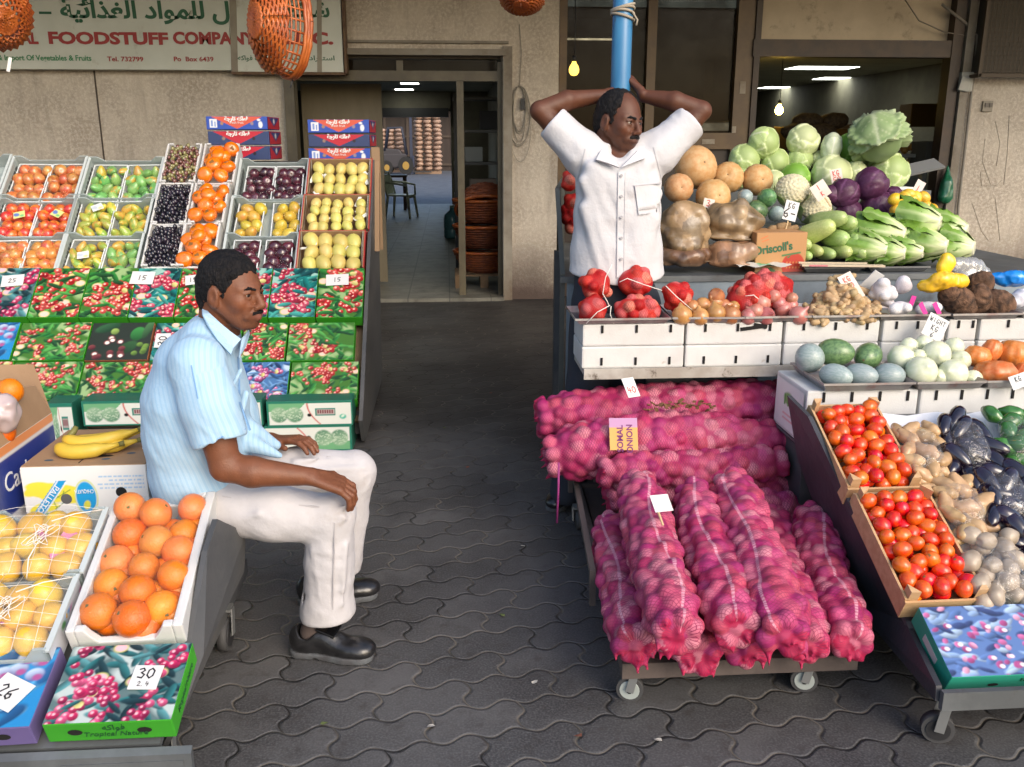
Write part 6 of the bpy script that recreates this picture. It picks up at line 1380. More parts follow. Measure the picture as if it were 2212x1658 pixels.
for px, py, rx, ry, kind, lab in ((1609, 346, 34, 34, CAB[0], 'round green cabbage above the tan pumpkins at the left of the heap'), (1650, 309, 36, 30, CAB[1], 'pale green cabbage at the upper left corner of the heap'), (1674, 351, 30, 29, CAB[2], 'pale cabbage in the second row just right of the leftmost cabbage'),
          (1735, 304, 37, 31, CABY[0], 'yellowish cabbage showing its ribbed stalk at the top of the heap'), (1729, 346, 29, 28, CAB[0], 'light green cabbage below the ribbed yellowish cabbage'), (1796, 378, 52, 32, CABY[1], 'broad creamy cabbage above the red price cards'),
          (1670, 392, 22, 26, CABY[0], 'small pale cabbage between the round pumpkin and the cauliflower'), (1718, 384, 37, 25, CABG, 'dark green leaf head behind the upper cauliflower'), (1837, 322, 27, 40, CABG, 'bright green cabbage leaning beside the big tied cabbage'),
          (1923, 372, 50, 30, CAB[1], 'long veined cabbage lying under the big grey green cabbage'), (1770, 345, 18, 20, CABY[1], 'small whitish cabbage deep in the gap below the napa'), (1596, 385, 22, 24, CAB[2], 'green cabbage peeping out above the middle pumpkin'), (1850, 372, 26, 22, CABY[0], 'pale cabbage wedged behind the red cabbages')):
 p, s = aim(px, py, 4.78 if py < 360 else 4.66, rx); place(kind, 'cabbage', p, (U(-.6, .2) + rad(70), U(-.6, .6), U(-1, 1)), (s, s * ry / rx if ry < rx else s, s * .95 * max(ry / rx, .75)) if False else s * (.5 + .5 * ry / rx) * 1.10, lab, 'cabbage', 'cabbages heaped on the tiered table')
p, s = aim(1897, 302, 4.62, 56); place(CABD, 'cabbage', p, (rad(150), .2, .4), s * 1.0, 'huge grey green cabbage with ragged outer leaves at the top of the heap', 'cabbage', 'cabbages heaped on the tiered table')
p, s = aim(1796, 318, 4.72, 24); place(NAPA, 'napa_cabbage', p, (.1, .05, .3), s, 'white upright napa cabbage in the middle of the heap', 'cabbage')
for px, py, r, i, lab in ((1882, 398, 34, 0, 'red cabbage with a brown worn patch on top of the red cabbages'), (1824, 417, 31, 1, 'red cabbage at the left behind the price cards'), (1895, 449, 35, 0, 'large red cabbage beside the lemons'), (1832, 460, 27, 1, 'red cabbage lowest in the middle behind the pale gourds'), (1928, 424, 20, 1, 'small red cabbage under the white scale'), (1797, 421, 20, 0, 'dark red cabbage half hidden beside the upper cauliflower')):
 p, s = aim(px, py, 4.28, r); place(CABR[i], 'red_cabbage', p, (U(.6, 1.6), U(-.6, .6), U(0, 6)), s * 1.16, lab, 'red cabbage', 'red cabbages on the tiered table')
for px, py, rx, rz, tilt, lab in ((1503, 362, 47, .3, 1.25, 'largest tan pumpkin beside the sleeve of the standing man'), (1573, 384, 34, -.3, 1.3, 'orange tan pumpkin right of the largest pumpkin'), (1636, 389, 34, .1, 1.5, 'round tan pumpkin with a dark navel'), (1466, 407, 32, 0, 1.45, 'pale tan pumpkin touching the white shirt'), (1540, 426, 39, .2, 1.4, 'tan pumpkin with warty orange ribs behind the bagged roots')):
 p, s = aim(px, py, 4.35 if py < 400 else 4.2, rx); o = place(FR['tanpumpkin'], 'pumpkin', p, (tilt, U(-.2, .2), rz), s * 1.02, lab, 'pumpkin', 'tan pumpkins on the tiered table'); stem_on(o, -.838 if tilt > 9 else .795, .07)
for px, py, r, lab in ((1610, 426, 18, 'small light green melon left of the dark green melons'), (1657, 428, 22, 'blue green melon with a pale navel below the round pumpkin'), (1634, 456, 26, 'dark green striped melon at the front of the small melons'), (1677, 462, 18, 'grey green melon left of the card reading 6'), (1594, 447, 18, 'pale green melon beside the bagged roots')):
 p, s = aim(px, py, 4.15, r); place(FR['gmelon'] if r > 20 else FR['wmelon'], 'melon', p, (rad(75) + U(-.2, .2), 0, U(-.7, .7)), s * 1.15, lab, 'melon', 'small green melons on the table')
def cauliflower(name):
 s = SDF((-1.1, -1.1, -.9), (1.1, 1.1, 1.05), .045); s.ell((0, 0, 0), (.86, .86, .7), k=.05); r = random.Random(4)
 for i in range(150):
  a = i * 2.39996; z = 1 - i / 150 * 1.35; q = math.sqrt(max(0, 1 - z * z)); s.ell((q * math.cos(a) * .82, q * math.sin(a) * .82, z * .68), (.13, .13, .12), k=.04)
 V, Fq = s.mesh(0); C = np.tile(np.array((.66, .60, .40)), (len(V), 1)); w = vnoise(V, 3.0, 2)[:, None]; C = C * (.85 + .25 * w)
 return np_mesh(name, V, Fq, M('cauliflower curd', (1, 1, 1), .75, vc=True, bump=.5, bscale=14), col=C)
CAU = cauliflower('cauliflower')
for px, py, r, lab in ((1712, 410, 34, 'upper cream cauliflower in front of the green leaves'), (1760, 447, 34, 'lower cream cauliflower behind the pale gourds')):
 p, s = aim(px, py, 4.2, r); t = thing('cauliflower', lab, 'cauliflower', p, (rad(40), U(-.3, .3), 0), group='cauliflowers on the tiered table'); s *= 1.14; mesh_obj('curd', CAU, t, scale=s)
 b = MB()
 for k in range(7):
  a = k * .9; u = Vector((math.cos(a), math.sin(a), 0)); w = Vector((-u.y, u.x, 0))
  for q in range(3): z0, z1 = -.9 + q * .35, -.55 + q * .35; r0, r1 = .55 + q * .2, .75 + q * .14; b.add([(u * r0 - w * .3) * s + Vector((0, 0, z0 * s)), (u * r0 + w * .3) * s + Vector((0, 0, z0 * s)), (u * r1 + w * .26) * s + Vector((0, 0, z1 * s)), (u * r1 - w * .26) * s + Vector((0, 0, z1 * s))], [(0, 1, 2, 3)], 0, True)
 b.obj('outer_leaf', M('cauliflower leaf', (.24, .38, .10), .5, (.4, .5, .22), scale=9), t)
for i, (px, py) in enumerate(((1955, 434), (1978, 436), (1995, 436), (1951, 449), (1973, 452), (1999, 454), (1936, 463), (1932, 440), (1952, 466), (1968, 440), (2012, 462), (1985, 466), (1963, 430))):
 p, s = aim(px, py - 9, 4.12, 13.5); o = mesh_obj('lemon', FR['lemon']); o.matrix_world = T4(p, (U(0, 3), U(0, 3), 0), s / .036); tag(o, 'small bright yellow lemon beside the red cabbages', 'lemon', 'yellow lemons beside the red cabbages')
SM = FR['lemon'].materials
# pale gourds
GT = rad(82)
for i, (px, py, r, rz, tl, lab) in enumerate(((1768, 503, 21, .55, 1.15, 'long pale gourd lying slantwise in front of the others'), (1795, 478, 20, .5, 1.35, 'green gourd at the top of the gourd heap'), (1831, 483, 17, .2, 1.5, 'yellow green gourd at the upper right of the gourd heap'), (1812, 517, 20, .1, 1.5, 'round ended white green gourd in the middle of the heap'), (1847, 517, 18, 0, 1.55, 'speckled round gourd at the right of the middle row'))):
 p, s = aim(px, py, 3.88, r * 1.12); o = place(FR['gourd'], 'gourd', p + Vector((0, .03, 0)), (tl, 0, rz), (s, s, s * (1.0 if i < 2 else .9)), lab, 'gourd', 'pale gourds on the table'); stem_on(o, -1.905, .16)
for i, (px, py, r) in enumerate(((1744, 531, 15), (1771, 546, 14), (1797, 552, 14), (1830, 546, 17), (1865, 547, 19), (1748, 556, 12))):
 p, s = aim(px, py, 3.82, r * 1.1); o = place(FR['gourd'], 'gourd', p + Vector((0, .06, 0)), (1.52, 0, U(-.15, .15)), s, ('bright green gourd beside the berry carton', 'small lime gourd left in the bottom row', 'freckled gourd third in the bottom row', 'pale gourd fourth in the bottom row', 'largest gourd at the right end of the bottom row', 'smallest white gourd at the carton corner')[i], 'gourd', 'pale gourds on the table'); stem_on(o, -1.905, .16)
# leafy heads with cut white ends
def lettuce(seed):
 r = random.Random(seed); V, Fq, C = [], [], []
 for k in range(19):
  a = k * 2.4 + r.uniform(-.3, .3); ring = k / 19; L_ = r.uniform(.60, 1.02); W0 = r.uniform(.22, .34); n, m = 11, 7; b0 = len(V)
  for j in range(n):
   u = j / (n - 1); rad_ = .07 + .12 * ring + .26 * math.sin(min(1, u * 1.15) * 1.9) * (.35 + .65 * ring) + .06 * u * ring; w = W0 * (.45 + .95 * math.sin(min(u * 1.05, 1) * 2.2) ** 1.0 * (.6 + .7 * u))
   for i in range(m):
    q = i / (m - 1) * 2 - 1; aa = a + q * w / max(rad_, .12) * .55; fr = .06 * u * math.sin(q * 7 + u * 15 + k) * (.3 + abs(q)) + .07 * u * u * math.sin(q * 11 + k * 1.7) + .10 * max(0, u - .6) * ring * 2
    rr = rad_ + fr + .02 * (1 - q * q) * (1 - u); V.append((rr * math.cos(aa), rr * math.sin(aa), u * L_ - (abs(q) ** 2) * .08 * u))
    g = min(1, max(0, (u - .06) / .42)) ; rib = math.exp(-(q / .22) ** 2) * (1 - u * .75); st = .5 + .5 * math.sin(q * 22)
    leaf = np.array((.20, .38, .045)) * (.75 + .4 * st * .6) * (1.15 - .45 * u); pale = np.array((.60, .66, .36)); f = min(1, (1 - g) + .75 * rib); C.append((leaf * (1 - f) + pale * f) * (.82 + .3 * ((k * 37) % 10) / 10))
  for j in range(n - 1):
   for i in range(m - 1): Fq.append((b0 + j * m + i, b0 + j * m + i + 1, b0 + (j + 1) * m + i + 1, b0 + (j + 1) * m + i))
 # cut end
 b0 = len(V)
 for j, rr in enumerate((0, .06, .12, .17, .185)):
  for i in range(16): t = i * math.pi / 8; V.append((rr * math.cos(t), rr * math.sin(t), (-.02 if j < 4 else .06))); C.append(np.array((.66, .66, .48)) * (.85 if j % 2 else 1.0))
 for j in range(4):
  for i in range(16): Fq.append((b0 + j * 16 + i, b0 + j * 16 + (i + 1) % 16, b0 + (j + 1) * 16 + (i + 1) % 16, b0 + (j + 1) * 16 + i))
 return np_mesh('lettuce', V, Fq, M('lettuce leaf', (1, 1, 1), .42, vc=True, coat=.15), col=np.array(C))
LET = [lettuce(s) for s in (1, 2, 3)]
for i, (px, py, lab) in enumerate(((1955, 510, 'large leafy head at the left with its white cut end forward'), (2030, 483, 'leafy head at the top middle of the heap'), (2088, 500, 'leafy head at the upper right of the heap'), (2004, 512, 'leafy head in the centre of the heap'), (1916, 541, 'leafy head at the bottom left of the heap'),
        (1955, 548, 'leafy head second in the bottom row'), (1994, 546, 'small leafy head third in the bottom row'), (2045, 534, 'leafy head with a broad white cut end in the bottom row'), (2103, 537, 'leafy head at the right end of the bottom row'))):
 p = ay(px, py, 3.80 if py > 520 else 3.86); d = Vector((-.74, .62, .06 + U(-.05, .06))).normalized(); Qm = d.to_track_quat('Z', 'Y').to_matrix().to_4x4()
 o = mesh_obj('lettuce', LET[i % 3]); o.matrix_world = Matrix.Translation(p) @ Qm @ Matrix.Rotation(U(0, 6), 4, 'Z') @ Matrix.Scale((.21, .19, .185, .175, .16, .15, .14, .185, .18)[i], 4); tag(o, lab, 'lettuce', 'leafy heads heaped on the table')
b_ = []
for a, c, Y0, lab in ((1740, 1868, 3.74, 'dark tray under the pale gourds'), (1880, 2010, 3.74, 'dark tray under the leafy heads')):
 tray(ay(a, 565, Y0).x, ay(c, 565, Y0).x, Y0, Y0 + .3, TZ + .003, lab, mat=M('dark tray', (.16, .165, .17), .4, metal=.5))
tray(ay(1715, 490, 4.0).x, ay(1900, 490, 4.0).x, 4.0, 4.3, TZ + .12, 'dark tray under the cauliflowers and red cabbages', mat=MATS['dark tray'])
MB().box((ay(1800, 490, 4.0).x, 4.12, TZ + .06), (.75, .24, .112)).obj('raised_tier', MATS['tier board'], tb, world=True)
# bagged roots
def root_bag(name, c, size, seed, label, tone, rot=0, lip=True):
 t = thing(name, label, 'bag', c, (0, 0, rot), group='plastic bags of brown roots on the table')
 sx, sy, sz_ = size; s = SDF((-sx * 1.3, -sy * 1.4, -sz_ * 1.2), (sx * 1.3, sy * 1.4, sz_ * 1.2), .006); r = random.Random(seed)
 s.ell((0, 0, 0), (sx * .92, sy * .9, sz_ * .9), k=.02); cs = []
 for i in range(34):
  u = (r.uniform(-.8, .8), r.uniform(-.9, .3), r.uniform(-.8, .8)); k = .025 * r.uniform(.7, 1.3); q = math.sqrt(sum(v * v for v in u)) or 1
  cc = (u[0] / max(q, .75) * sx * .85, u[1] / max(q, .75) * sy * .85, u[2] / max(q, .75) * sz_ * .85); cs.append(cc); s.ell(cc, (k, k, k * r.uniform(.7, 1.1)), k=.022)
 if lip: s.cap((-sx * .85, -sy * .75, -sz_ * .72), (sx * .9, -sy * .95, -sz_ * .85), .010, .008, k=.03, flat=((0, 0, 1), 1.6))
 s.disp(lambda P: (np.abs(vnoise(P * [1, 1, 2.2], 34, seed) - .5) - .2) * .006)
 V, Fq = s.mesh(); a = vnoise(V, 20, seed)[:, None]; g = np.clip(vnoise(V, 13, seed + 3)[:, None] * 5 - 2.7, 0, .45); A = np.array(cs); nr = ((V[:, None] - A[None]) ** 2).sum(-1).argmin(1); tn = np.array([r.uniform(.55, 1.35) for _ in cs])[nr][:, None]
 C = np.array(tone) * (.62 + .5 * a) * tn; C = C * (1 - g * .5) + np.array((.30, .25, .18)) * g * .5
 mesh_obj('filled_bag', np_mesh('bag', V, Fq, M('bagged roots', (1, 1, 1), .36, vc=True, coat=.35, bump=.45, bscale=26), col=C), t); return t
root_bag('root_bag', ay(1478, 500, 3.86), (.115, .10, .145), 1, 'tall clear bag of brown roots touching the white shirt', (.30, .20, .105), .15)
root_bag('root_bag', ay(1583, 478, 3.92), (.135, .10, .088), 2, 'clear bag of brown roots slumped in the middle of the stack', (.30, .205, .11), -.2)
root_bag('root_bag', ay(1472, 553, 3.84), (.13, .10, .035), 3, 'flat dark bag of roots at the bottom left under the tall bag', (.17, .09, .05), .1, False)
root_bag('root_bag', ay(1585, 548, 3.84), (.125, .10, .048), 4, 'bag of reddish brown roots beside the berry carton', (.28, .15, .08), -.15)
for i in range(3):
 p = ay(1675 + i * 18, 497 - i % 2 * 6, 3.95); s = SDF((-.05, -.04, -.04), (.05, .04, .04), .005); s.cap((-.02, 0, 0), (.02, .005, .008), .02, .015); s.disp(lambda P: (vnoise(P, 60, i) - .5) * .008); V, Fq = s.mesh()
 tag(mesh_obj('root', np_mesh('root', V, Fq, M('bare root', (.27, .17, .08), .8, (.18, .11, .05), scale=40)), loc=p), 'knobbly brown root lying on the berry carton', 'root', 'roots on the berry carton')
# berry carton
a, c = ay(1634, 503, 3.78), ay(1741, 566, 3.78); t = thing('berry_carton', 'brown berry carton with green script and a red strawberry print', 'box', ((a.x + c.x) / 2, 3.78, TZ), (0, 0, rad(3)))
Wd, H = c.x - a.x, a.z - TZ
MB().box((0, .1, H / 2), (Wd, .2, H)).obj('carton_body', M('kraft card', (.42, .22, .09), .7, (.38, .19, .075), scale=4), t, bevel=.002)
cv = Cv(96, 56, (.42, .22, .09)); cv.ell(72, 46, 22, 18, 0, (.40, .035, .02));
for k in range(10): cv.ell(60 + (k % 5) * 6, 42 + (k // 5) * 7, 1, 1.2, 0, (.6, .3, .1))
cv.poly([(48, 30), (72, 24), (66, 32), (88, 26), (72, 36), (50, 34)], (.03, .16, .06)); cv.line(50, 32, 84, 28, 2.5, (.03, .16, .06)); cv.poly([(6, 54), (30, 48), (44, 56), (6, 56)], (.05, .17, .06)); cv.line(8, 8, 20, 4, 1.2, (.6, .12, .03)); cv.line(10, 12, 22, 9, 1.2, (.6, .12, .03))
mesh_obj('printed_front', cv.sheet(Wd - .004, H - .003, VCP), t, (0, -.002, H / 2), (rad(90), 0, 0))
mesh_obj('lettering', text_mesh("Driscoll's", .05, M('dark green ink', (.02, .11, .05), .6), bold=.0015, sx=.9), t, (-.035, -.0035, H * .60), (rad(90), rad(-8), 0))
# paper and pink ruler along the table edge
t = thing('paper_sheet', 'crumpled white and green printed paper lying on the table edge', 'paper', ay(1640, 578, 3.735))
V, Fq = [], []
for j in range(4):
 for i in range(16): V.append((-.11 + i * .0155, j * .03 - .05 - (i < 3) * .01 * (3 - i), .012 * math.sin(i * .9 + j) * .5 + .012))
for j in range(3):
 for i in range(15): Fq.append((j * 16 + i, j * 16 + i + 1, (j + 1) * 16 + i + 1, (j + 1) * 16 + i))
C = np.array([(.05, .42, .14) if (6 < i < 11 and j > 0) else (.66, .64, .56) for j in range(4) for i in range(16)])
mesh_obj('sheet', np_mesh('sheet', V, Fq, VCM, col=C), t)
t = thing('wooden_slat', 'pale wooden slat with a pink mark along the table edge', 'slat', ay(1820, 574, 3.72)); t.rotation_euler = (0, rad(1), rad(-1))
MB().box((0, 0, 0), (.36, .03, .008)).box((-.03, .035, .006), (.30, .012, .006)).obj('strip', M('pale wood strip', (.55, .45, .32), .7), t); MB().box((-.11, -.0155, 0), (.08, .002, .007)).obj('pink_mark', M('pink mark', (.55, .18, .2), .6), t)
# cards standing in the vegetables
CARDT = M('grubby card', (.66, .60, .54), .8, (.58, .50, .44), scale=9)
def standing(px, py, Y, w, h, txt, label, ink, rz=0, tilt=78, stick=True, mat=None):
 p = ay(px, py, Y); M4 = Matrix.Translation(p) @ Euler((rad(tilt), 0, 0)).to_matrix().to_4x4() @ Matrix.Rotation(rz, 4, 'Z')
 k = mpp(p); t = price_card(M4, w * k, h * k, [(s, y_ * k, z_ * k) for s, y_, z_ in txt], label, ink=ink, mat=mat or CARDT)
 if stick: MB().box((0, -h * k * .8, -.002), (.006, h * k * .7, .003)).obj('stick', M('pale stick', (.5, .36, .2), .8), t)
 return t
standing(1807, 383, 4.4, 26, 34, [('KG', 8, 11), ('50', -6, 12)], 'grubby card with red writing in front of the creamy cabbage', REDINK, rz=.2)
standing(1772, 412, 4.1, 36, 36, [('1', 8, 12), ('K', -8, 10)], 'diamond turned card with red writing between cauliflowers and red cabbages', REDINK, rz=.6)
standing(1708, 456, 3.95, 30, 42, [('KG', 11, 11), ('6-', -6, 20)], 'white card reading KG 6 in front of the upper cauliflower', INK, rz=-.25, mat=PAPER)
standing(1531, 440, 3.98, 24, 20, [('3', 0, 13)], 'small card with red writing behind the bagged roots', REDINK, rz=-.2)
standing(1983, 408, 4.3, 20, 36, [('1', 0, 12)], 'tilted card with pale red writing above the lemons', REDINK, rz=-.5)
t = thing('weighing_scale', 'white weighing scale with a KG card behind the lemons', 'scale', ay(1943, 432, 4.5))
MB().box((0, .08, .055), (.17, .16, .012)).box((0, .08, .03), (.08, .1, .04)).box((0, .02, -.005), (.15, .14, .05)).obj('body', M('scale white', (.66, .66, .64), .4), t, bevel=.004); mesh_obj('lettering', hand('KG', .03, .005, INK), t, (0, -.053, -.003), (rad(90), 0, 0))
# newspaper-like tilt box inside the shop behind
tag(MB().box(ay(1990, 362, 5.4), (.24, .12, .012), (.4, -.2, .1)).obj('cardboard_sheet', M('grey board', (.16, .165, .16), .6)), 'tilted grey board lying behind the long veined cabbage', 'board')
def net_mat(name, netcol, seamcol, pitch=.0095, amount=.62):
 m, nt, b = _nt(name); MATS[name] = m
 at = N(nt, 'ShaderNodeAttribute', attribute_name='Col'); un = N(nt, 'ShaderNodeAttribute', attribute_name='net'); sp = N(nt, 'ShaderNodeSeparateXYZ'); L(nt, un.outputs['Vector'], sp.inputs[0])
 tc = N(nt, 'ShaderNodeTexCoord'); no = N(nt, 'ShaderNodeTexNoise', i_Scale=22, i_Detail=3); L(nt, tc.outputs['Object'], no.inputs['Vector'])
 wob = mth(nt, 'MULTIPLY', no.outputs['Fac'], .02)
 def lines(a, bb): return sstep(nt, mth(nt, 'ABSOLUTE', mth(nt, 'SINE', mth(nt, 'MULTIPLY', mth(nt, 'ADD', mth(nt, 'ADD', a, bb), wob), math.pi / pitch))), .45, .12)
 ln = mth(nt, 'MAXIMUM', lines(sp.outputs[0], mth(nt, 'MULTIPLY', sp.outputs[1], .55)), lines(sp.outputs[0], mth(nt, 'MULTIPLY', sp.outputs[1], -.55)))
 big = N(nt, 'ShaderNodeTexNoise', i_Scale=7, i_Detail=4); L(nt, tc.outputs['Object'], big.inputs['Vector'])
 amt = mth(nt, 'MULTIPLY_ADD', sstep(nt, big.outputs['Fac'], .35, .65), amount, amount * .6)
 c = mixc(nt, .32, at.outputs['Color'], netcol)
 c = mixc(nt, mth(nt, 'MULTIPLY', ln, amt), c, tuple(q * .5 for q in netcol))
 seam = mth(nt, 'MULTIPLY', sstep(nt, sp.outputs[2], .0060, .0035), mth(nt, 'MULTIPLY_ADD', mth(nt, 'SINE', mth(nt, 'MULTIPLY', sp.outputs[0], 900.0)), .25, .5))
 c = mixc(nt, seam, c, seamcol); L(nt, c, b.inputs['Base Color'])
 b.inputs['Roughness'].default_value = .58; b.inputs['Specular IOR Level'].default_value = .3
 bp = N(nt, 'ShaderNodeBump', i_Strength=.35, i_Distance=.002); L(nt, ln, bp.inputs['Height']); L(nt, bp.outputs[0], b.inputs['Normal'])
 return m
NETP = net_mat('magenta net', (.42, .035, .13), (.66, .36, .44)); NETR = net_mat('red net', (.46, .010, .010), (.7, .2, .2), .009, .4)
NETW = net_mat('white net', (.66, .62, .66), (.7, .7, .7), .008, .25)
def a3_(v): return np.array(v, np.float64)
def bez(pts, n):
 pts = [Vector(p) for p in pts]
 if len(pts) == 2: return [pts[0].lerp(pts[1], i / (n - 1)) for i in range(n)]
 out = []
 for i in range(n):
  u = i / (n - 1) * (len(pts) - 1); k = min(int(u), len(pts) - 2); f = u - k
  p0, p1, p2, p3 = pts[max(k - 1, 0)], pts[k], pts[k + 1], pts[min(k + 2, len(pts) - 1)]
  out.append(.5 * ((2 * p1) + (p2 - p0) * f + (2 * p0 - 5 * p1 + 4 * p2 - p3) * f * f + (3 * p1 - p0 - 3 * p2 + p3) * f ** 3))
 return out
NETK = {'magenta net': (.30, .012, .085), 'red net': (.40, .004, .006), 'white net': (.42, .38, .42)}
def net_bag(pts, R, ro, mat, cols, label, group, name='onion_bag', seed=1, h=.0055, ends=(True, True), hem=(.40, .010, .045), seam=True, flat=1.0, cat='bag', k=.0115, parts=None):
 r = random.Random(seed); P = bez(pts, 40); cum = [0]
 for a, b in zip(P, P[1:]): cum.append(cum[-1] + (b - a).length)
 Ltot = cum[-1]; org = P[0].copy(); Pn = np.array([p - org for p in P])
 lo, hi = Pn.min(0) - R - .06, Pn.max(0) + R + .06; s = SDF(lo, hi, h); cs, cc = [], []
 def at(u):
  u = max(0, min(Ltot, u)); i = 0
  while i < 38 and cum[i + 1] < u: i += 1
  f = (u - cum[i]) / max(cum[i + 1] - cum[i], 1e-6); return Vector(Pn[i]).lerp(Vector(Pn[i + 1]), f), (Vector(Pn[i + 1]) - Vector(Pn[i])).normalized()
 def rad_at(u): e = min(u, Ltot - u) / R; return R * math.sqrt(max(.12, 1 - max(0, 1 - e) ** 2)) if e < 1 else R
 for i in range(0, 39): ua, ub = cum[i], cum[i + 1]; s.cap(Pn[i], Pn[i + 1], max(.008, rad_at(ua) - ro * .70), max(.008, rad_at(ub) - ro * .70), k=.004)
 u = ro * .6
 while u < Ltot - ro * .4:
  c, d = at(u); a = Vector((0, 0, 1)) if abs(d.z) < .8 else Vector((1, 0, 0)); e1 = d.cross(a).normalized(); e2 = d.cross(e1); Rr = max(rad_at(u) - ro * .82, .002); nr = max(1, int(2 * math.pi * Rr / (ro * 1.85))); ph = r.uniform(0, 6.28)
  for j in range(nr):
   t = ph + j * 2 * math.pi / nr + r.uniform(-.25, .25); q = c + (e1 * math.cos(t) + e2 * math.sin(t)) * Rr * r.uniform(.90, 1.05) + d * r.uniform(-.5, .5) * ro; z = r.uniform(.85, 1.14) * ro
   s.ell(tuple(q), (z, z, z * r.uniform(.88, 1)), k=k); cs.append(tuple(q)); col = np.array(r.choice(cols)); cc.append(col * r.uniform(.82, 1.15))
  u += ro * 1.42
 for e, on in ((0, ends[0]), (1, ends[1])):      # gathered, frayed hems
  if not on: continue
  c, d = at(Ltot * e); d = d if e else -d
  a_ = Vector((0, 0, 1)) if abs(d.z) < .8 else Vector((1, 0, 0)); e1 = d.cross(a_).normalized(); e2 = d.cross(e1)
  for j in range(8):
   t = j * .9 + r.uniform(-.2, .2); q = c + d * r.uniform(-.1, .5) * ro + (e1 * math.cos(t) + e2 * math.sin(t)) * R * (.52 if j else 0); s.ell(tuple(q), (ro,) * 3, k=k); cs.append(tuple(q)); cc.append(np.array(r.choice(cols)))
  for j in range(9):
   v = Vector((r.uniform(-1, 1), r.uniform(-1, 1), r.uniform(-.9, .6))); v -= d * v.dot(d); v = v.normalized() * R * r.uniform(.1, .8); p0 = c + d * R * .0 + v; p1 = c + d * (R * r.uniform(.25, .45)) + v * r.uniform(.9, 1.15) - Vector((0, 0, R * .2)); s.cap(tuple(p0), tuple(p1), R * .10, .003, k=.010); cs.append(tuple(p1 + d * .01)); cc.append(np.array(hem)); pass
 V, Fq = s.mesh(0); A = np.array(cs); C = np.array(cc); near = np.empty(len(V), int)
 for i in range(0, len(V), 4000): near[i:i + 4000] = ((V[i:i + 4000, None, :] - A[None]) ** 2).sum(-1).argmin(1)
 dd = np.sqrt(((V - A[near]) ** 2).sum(-1)); gw = np.clip((dd / ro - 1.0) / .28, 0, 1)[:, None]; gw = gw * gw * (3 - 2 * gw) * .8; col = C[near] * (1 - gw) + a3_(NETK[mat.name]) * gw + .05 * (vnoise(V, 45, seed)[:, None] - .5)
 seg = ((V[:, None, :] - Pn[None, ::2]) ** 2).sum(-1).argmin(1) * 2; D_ = np.gradient(Pn, axis=0); D_ /= np.linalg.norm(D_, axis=1)[:, None]; rel = V - Pn[seg]; uu = np.array(cum)[seg] + (rel * D_[seg]).sum(1)
 up = np.array((0, 0, 1.0)); e1 = np.cross(D_, up); e1 /= np.linalg.norm(e1, axis=1)[:, None] + 1e-9; e2 = np.cross(e1, D_); ang = np.arctan2((rel * e1[seg]).sum(1), (rel * e2[seg]).sum(1)); sd = np.abs(ang - (.15 + .18 * np.sin(uu * 9 + seed)) - .35 * math.sin(seed * 2.1)) * R if seam else np.full(len(V), 1.0)
 me = np_mesh(name, V, Fq, mat, col=np.clip(col, .005, 1)); a = me.attributes.new('net', 'FLOAT_VECTOR', 'POINT'); a.data.foreach_set('vector', np.stack([uu, ang * R, sd], 1).astype(np.float32).ravel())
 t = thing(name, label, cat, org, group=group); mesh_obj('netting', me, t); return t
PINK = [(.52, .11, .17), (.40, .035, .10), (.56, .18, .24), (.30, .025, .13), (.46, .07, .18), (.60, .26, .30), (.48, .08, .11)]
GB = 'long magenta net sacks of onions on the trolley'
def zb(px, py, z): return az(px, py, z - .07)
def yb(px, py, Y): return ay(px, py, Y)
tro = thing('platform_trolley', 'flat timber trolley on castors carrying the onion sacks', 'trolley', (.75, 2.6, 0))
A_ = az(1345, 1437, .13); B_ = az(1862, 1435, .13); dx = .05
TW = M('weathered trolley timber', (.11, .085, .075), .8, (.07, .055, .05), scale=6, stretch=(1, .3, 1), bump=.3, bscale=40)
xl, xr, yf, yk = A_.x, B_.x + .01, A_.y, 3.42
b = MB(); b.bar((xl, yf + .012, .108), (xr, yf + .012, .108), .022, .046); b.obj('front_beam', TW, tro, world=True)
b = MB()
b.bar((xl + .012, yf + .02, .12), (xl + .06, yk, .12), .024, .05).bar((xr - .012, yf + .02, .12), (xr + .05, yk, .12), .024, .05).bar((xl + .06, yk, .12), (xr + .05, yk, .12), .024, .05)
b.bar((xl - .03, yf + .35, .23), (xl + .025, yk, .29), .018, .022).bar((xl - .028, yf + .35, .12), (xl - .03, yf + .35, .24), .018, .02, up=(0, 1, 0)).bar((xl + .03, yk, .11), (xl + .025, yk, .30), .018, .02, up=(0, 1, 0)); b.obj('side_rail', TW, tro, world=True)
b = MB()
for i in range(5): x = xl + .03 + (xr - xl - .06) * (i + .5) / 5; b.bar((x, yf + .025, .123), (x + .05, yk - .02, .123), .118, .016)
b.obj('deck_boards', TW, tro, world=True)
MB().bar((xr + .16, 2.75, .38), (xr + .22, 3.38, .42), .018, .03).bar((xr + .22, 3.38, .08), (xr + .22, 3.38, .42), .02, .03, up=(0, 1, 0)).obj('handle', TW, tro, world=True)
castor(tro, xl + .03, yf + .035, .037, .088, rad(255)); castor(tro, xr - .13, yf + .045, .037, .088, rad(255)); castor(tro, xl + .05, yk - .12, .037, .09, mat=DARK); castor(tro, xr - .05, yk - .12, .037, .09, mat=DARK)
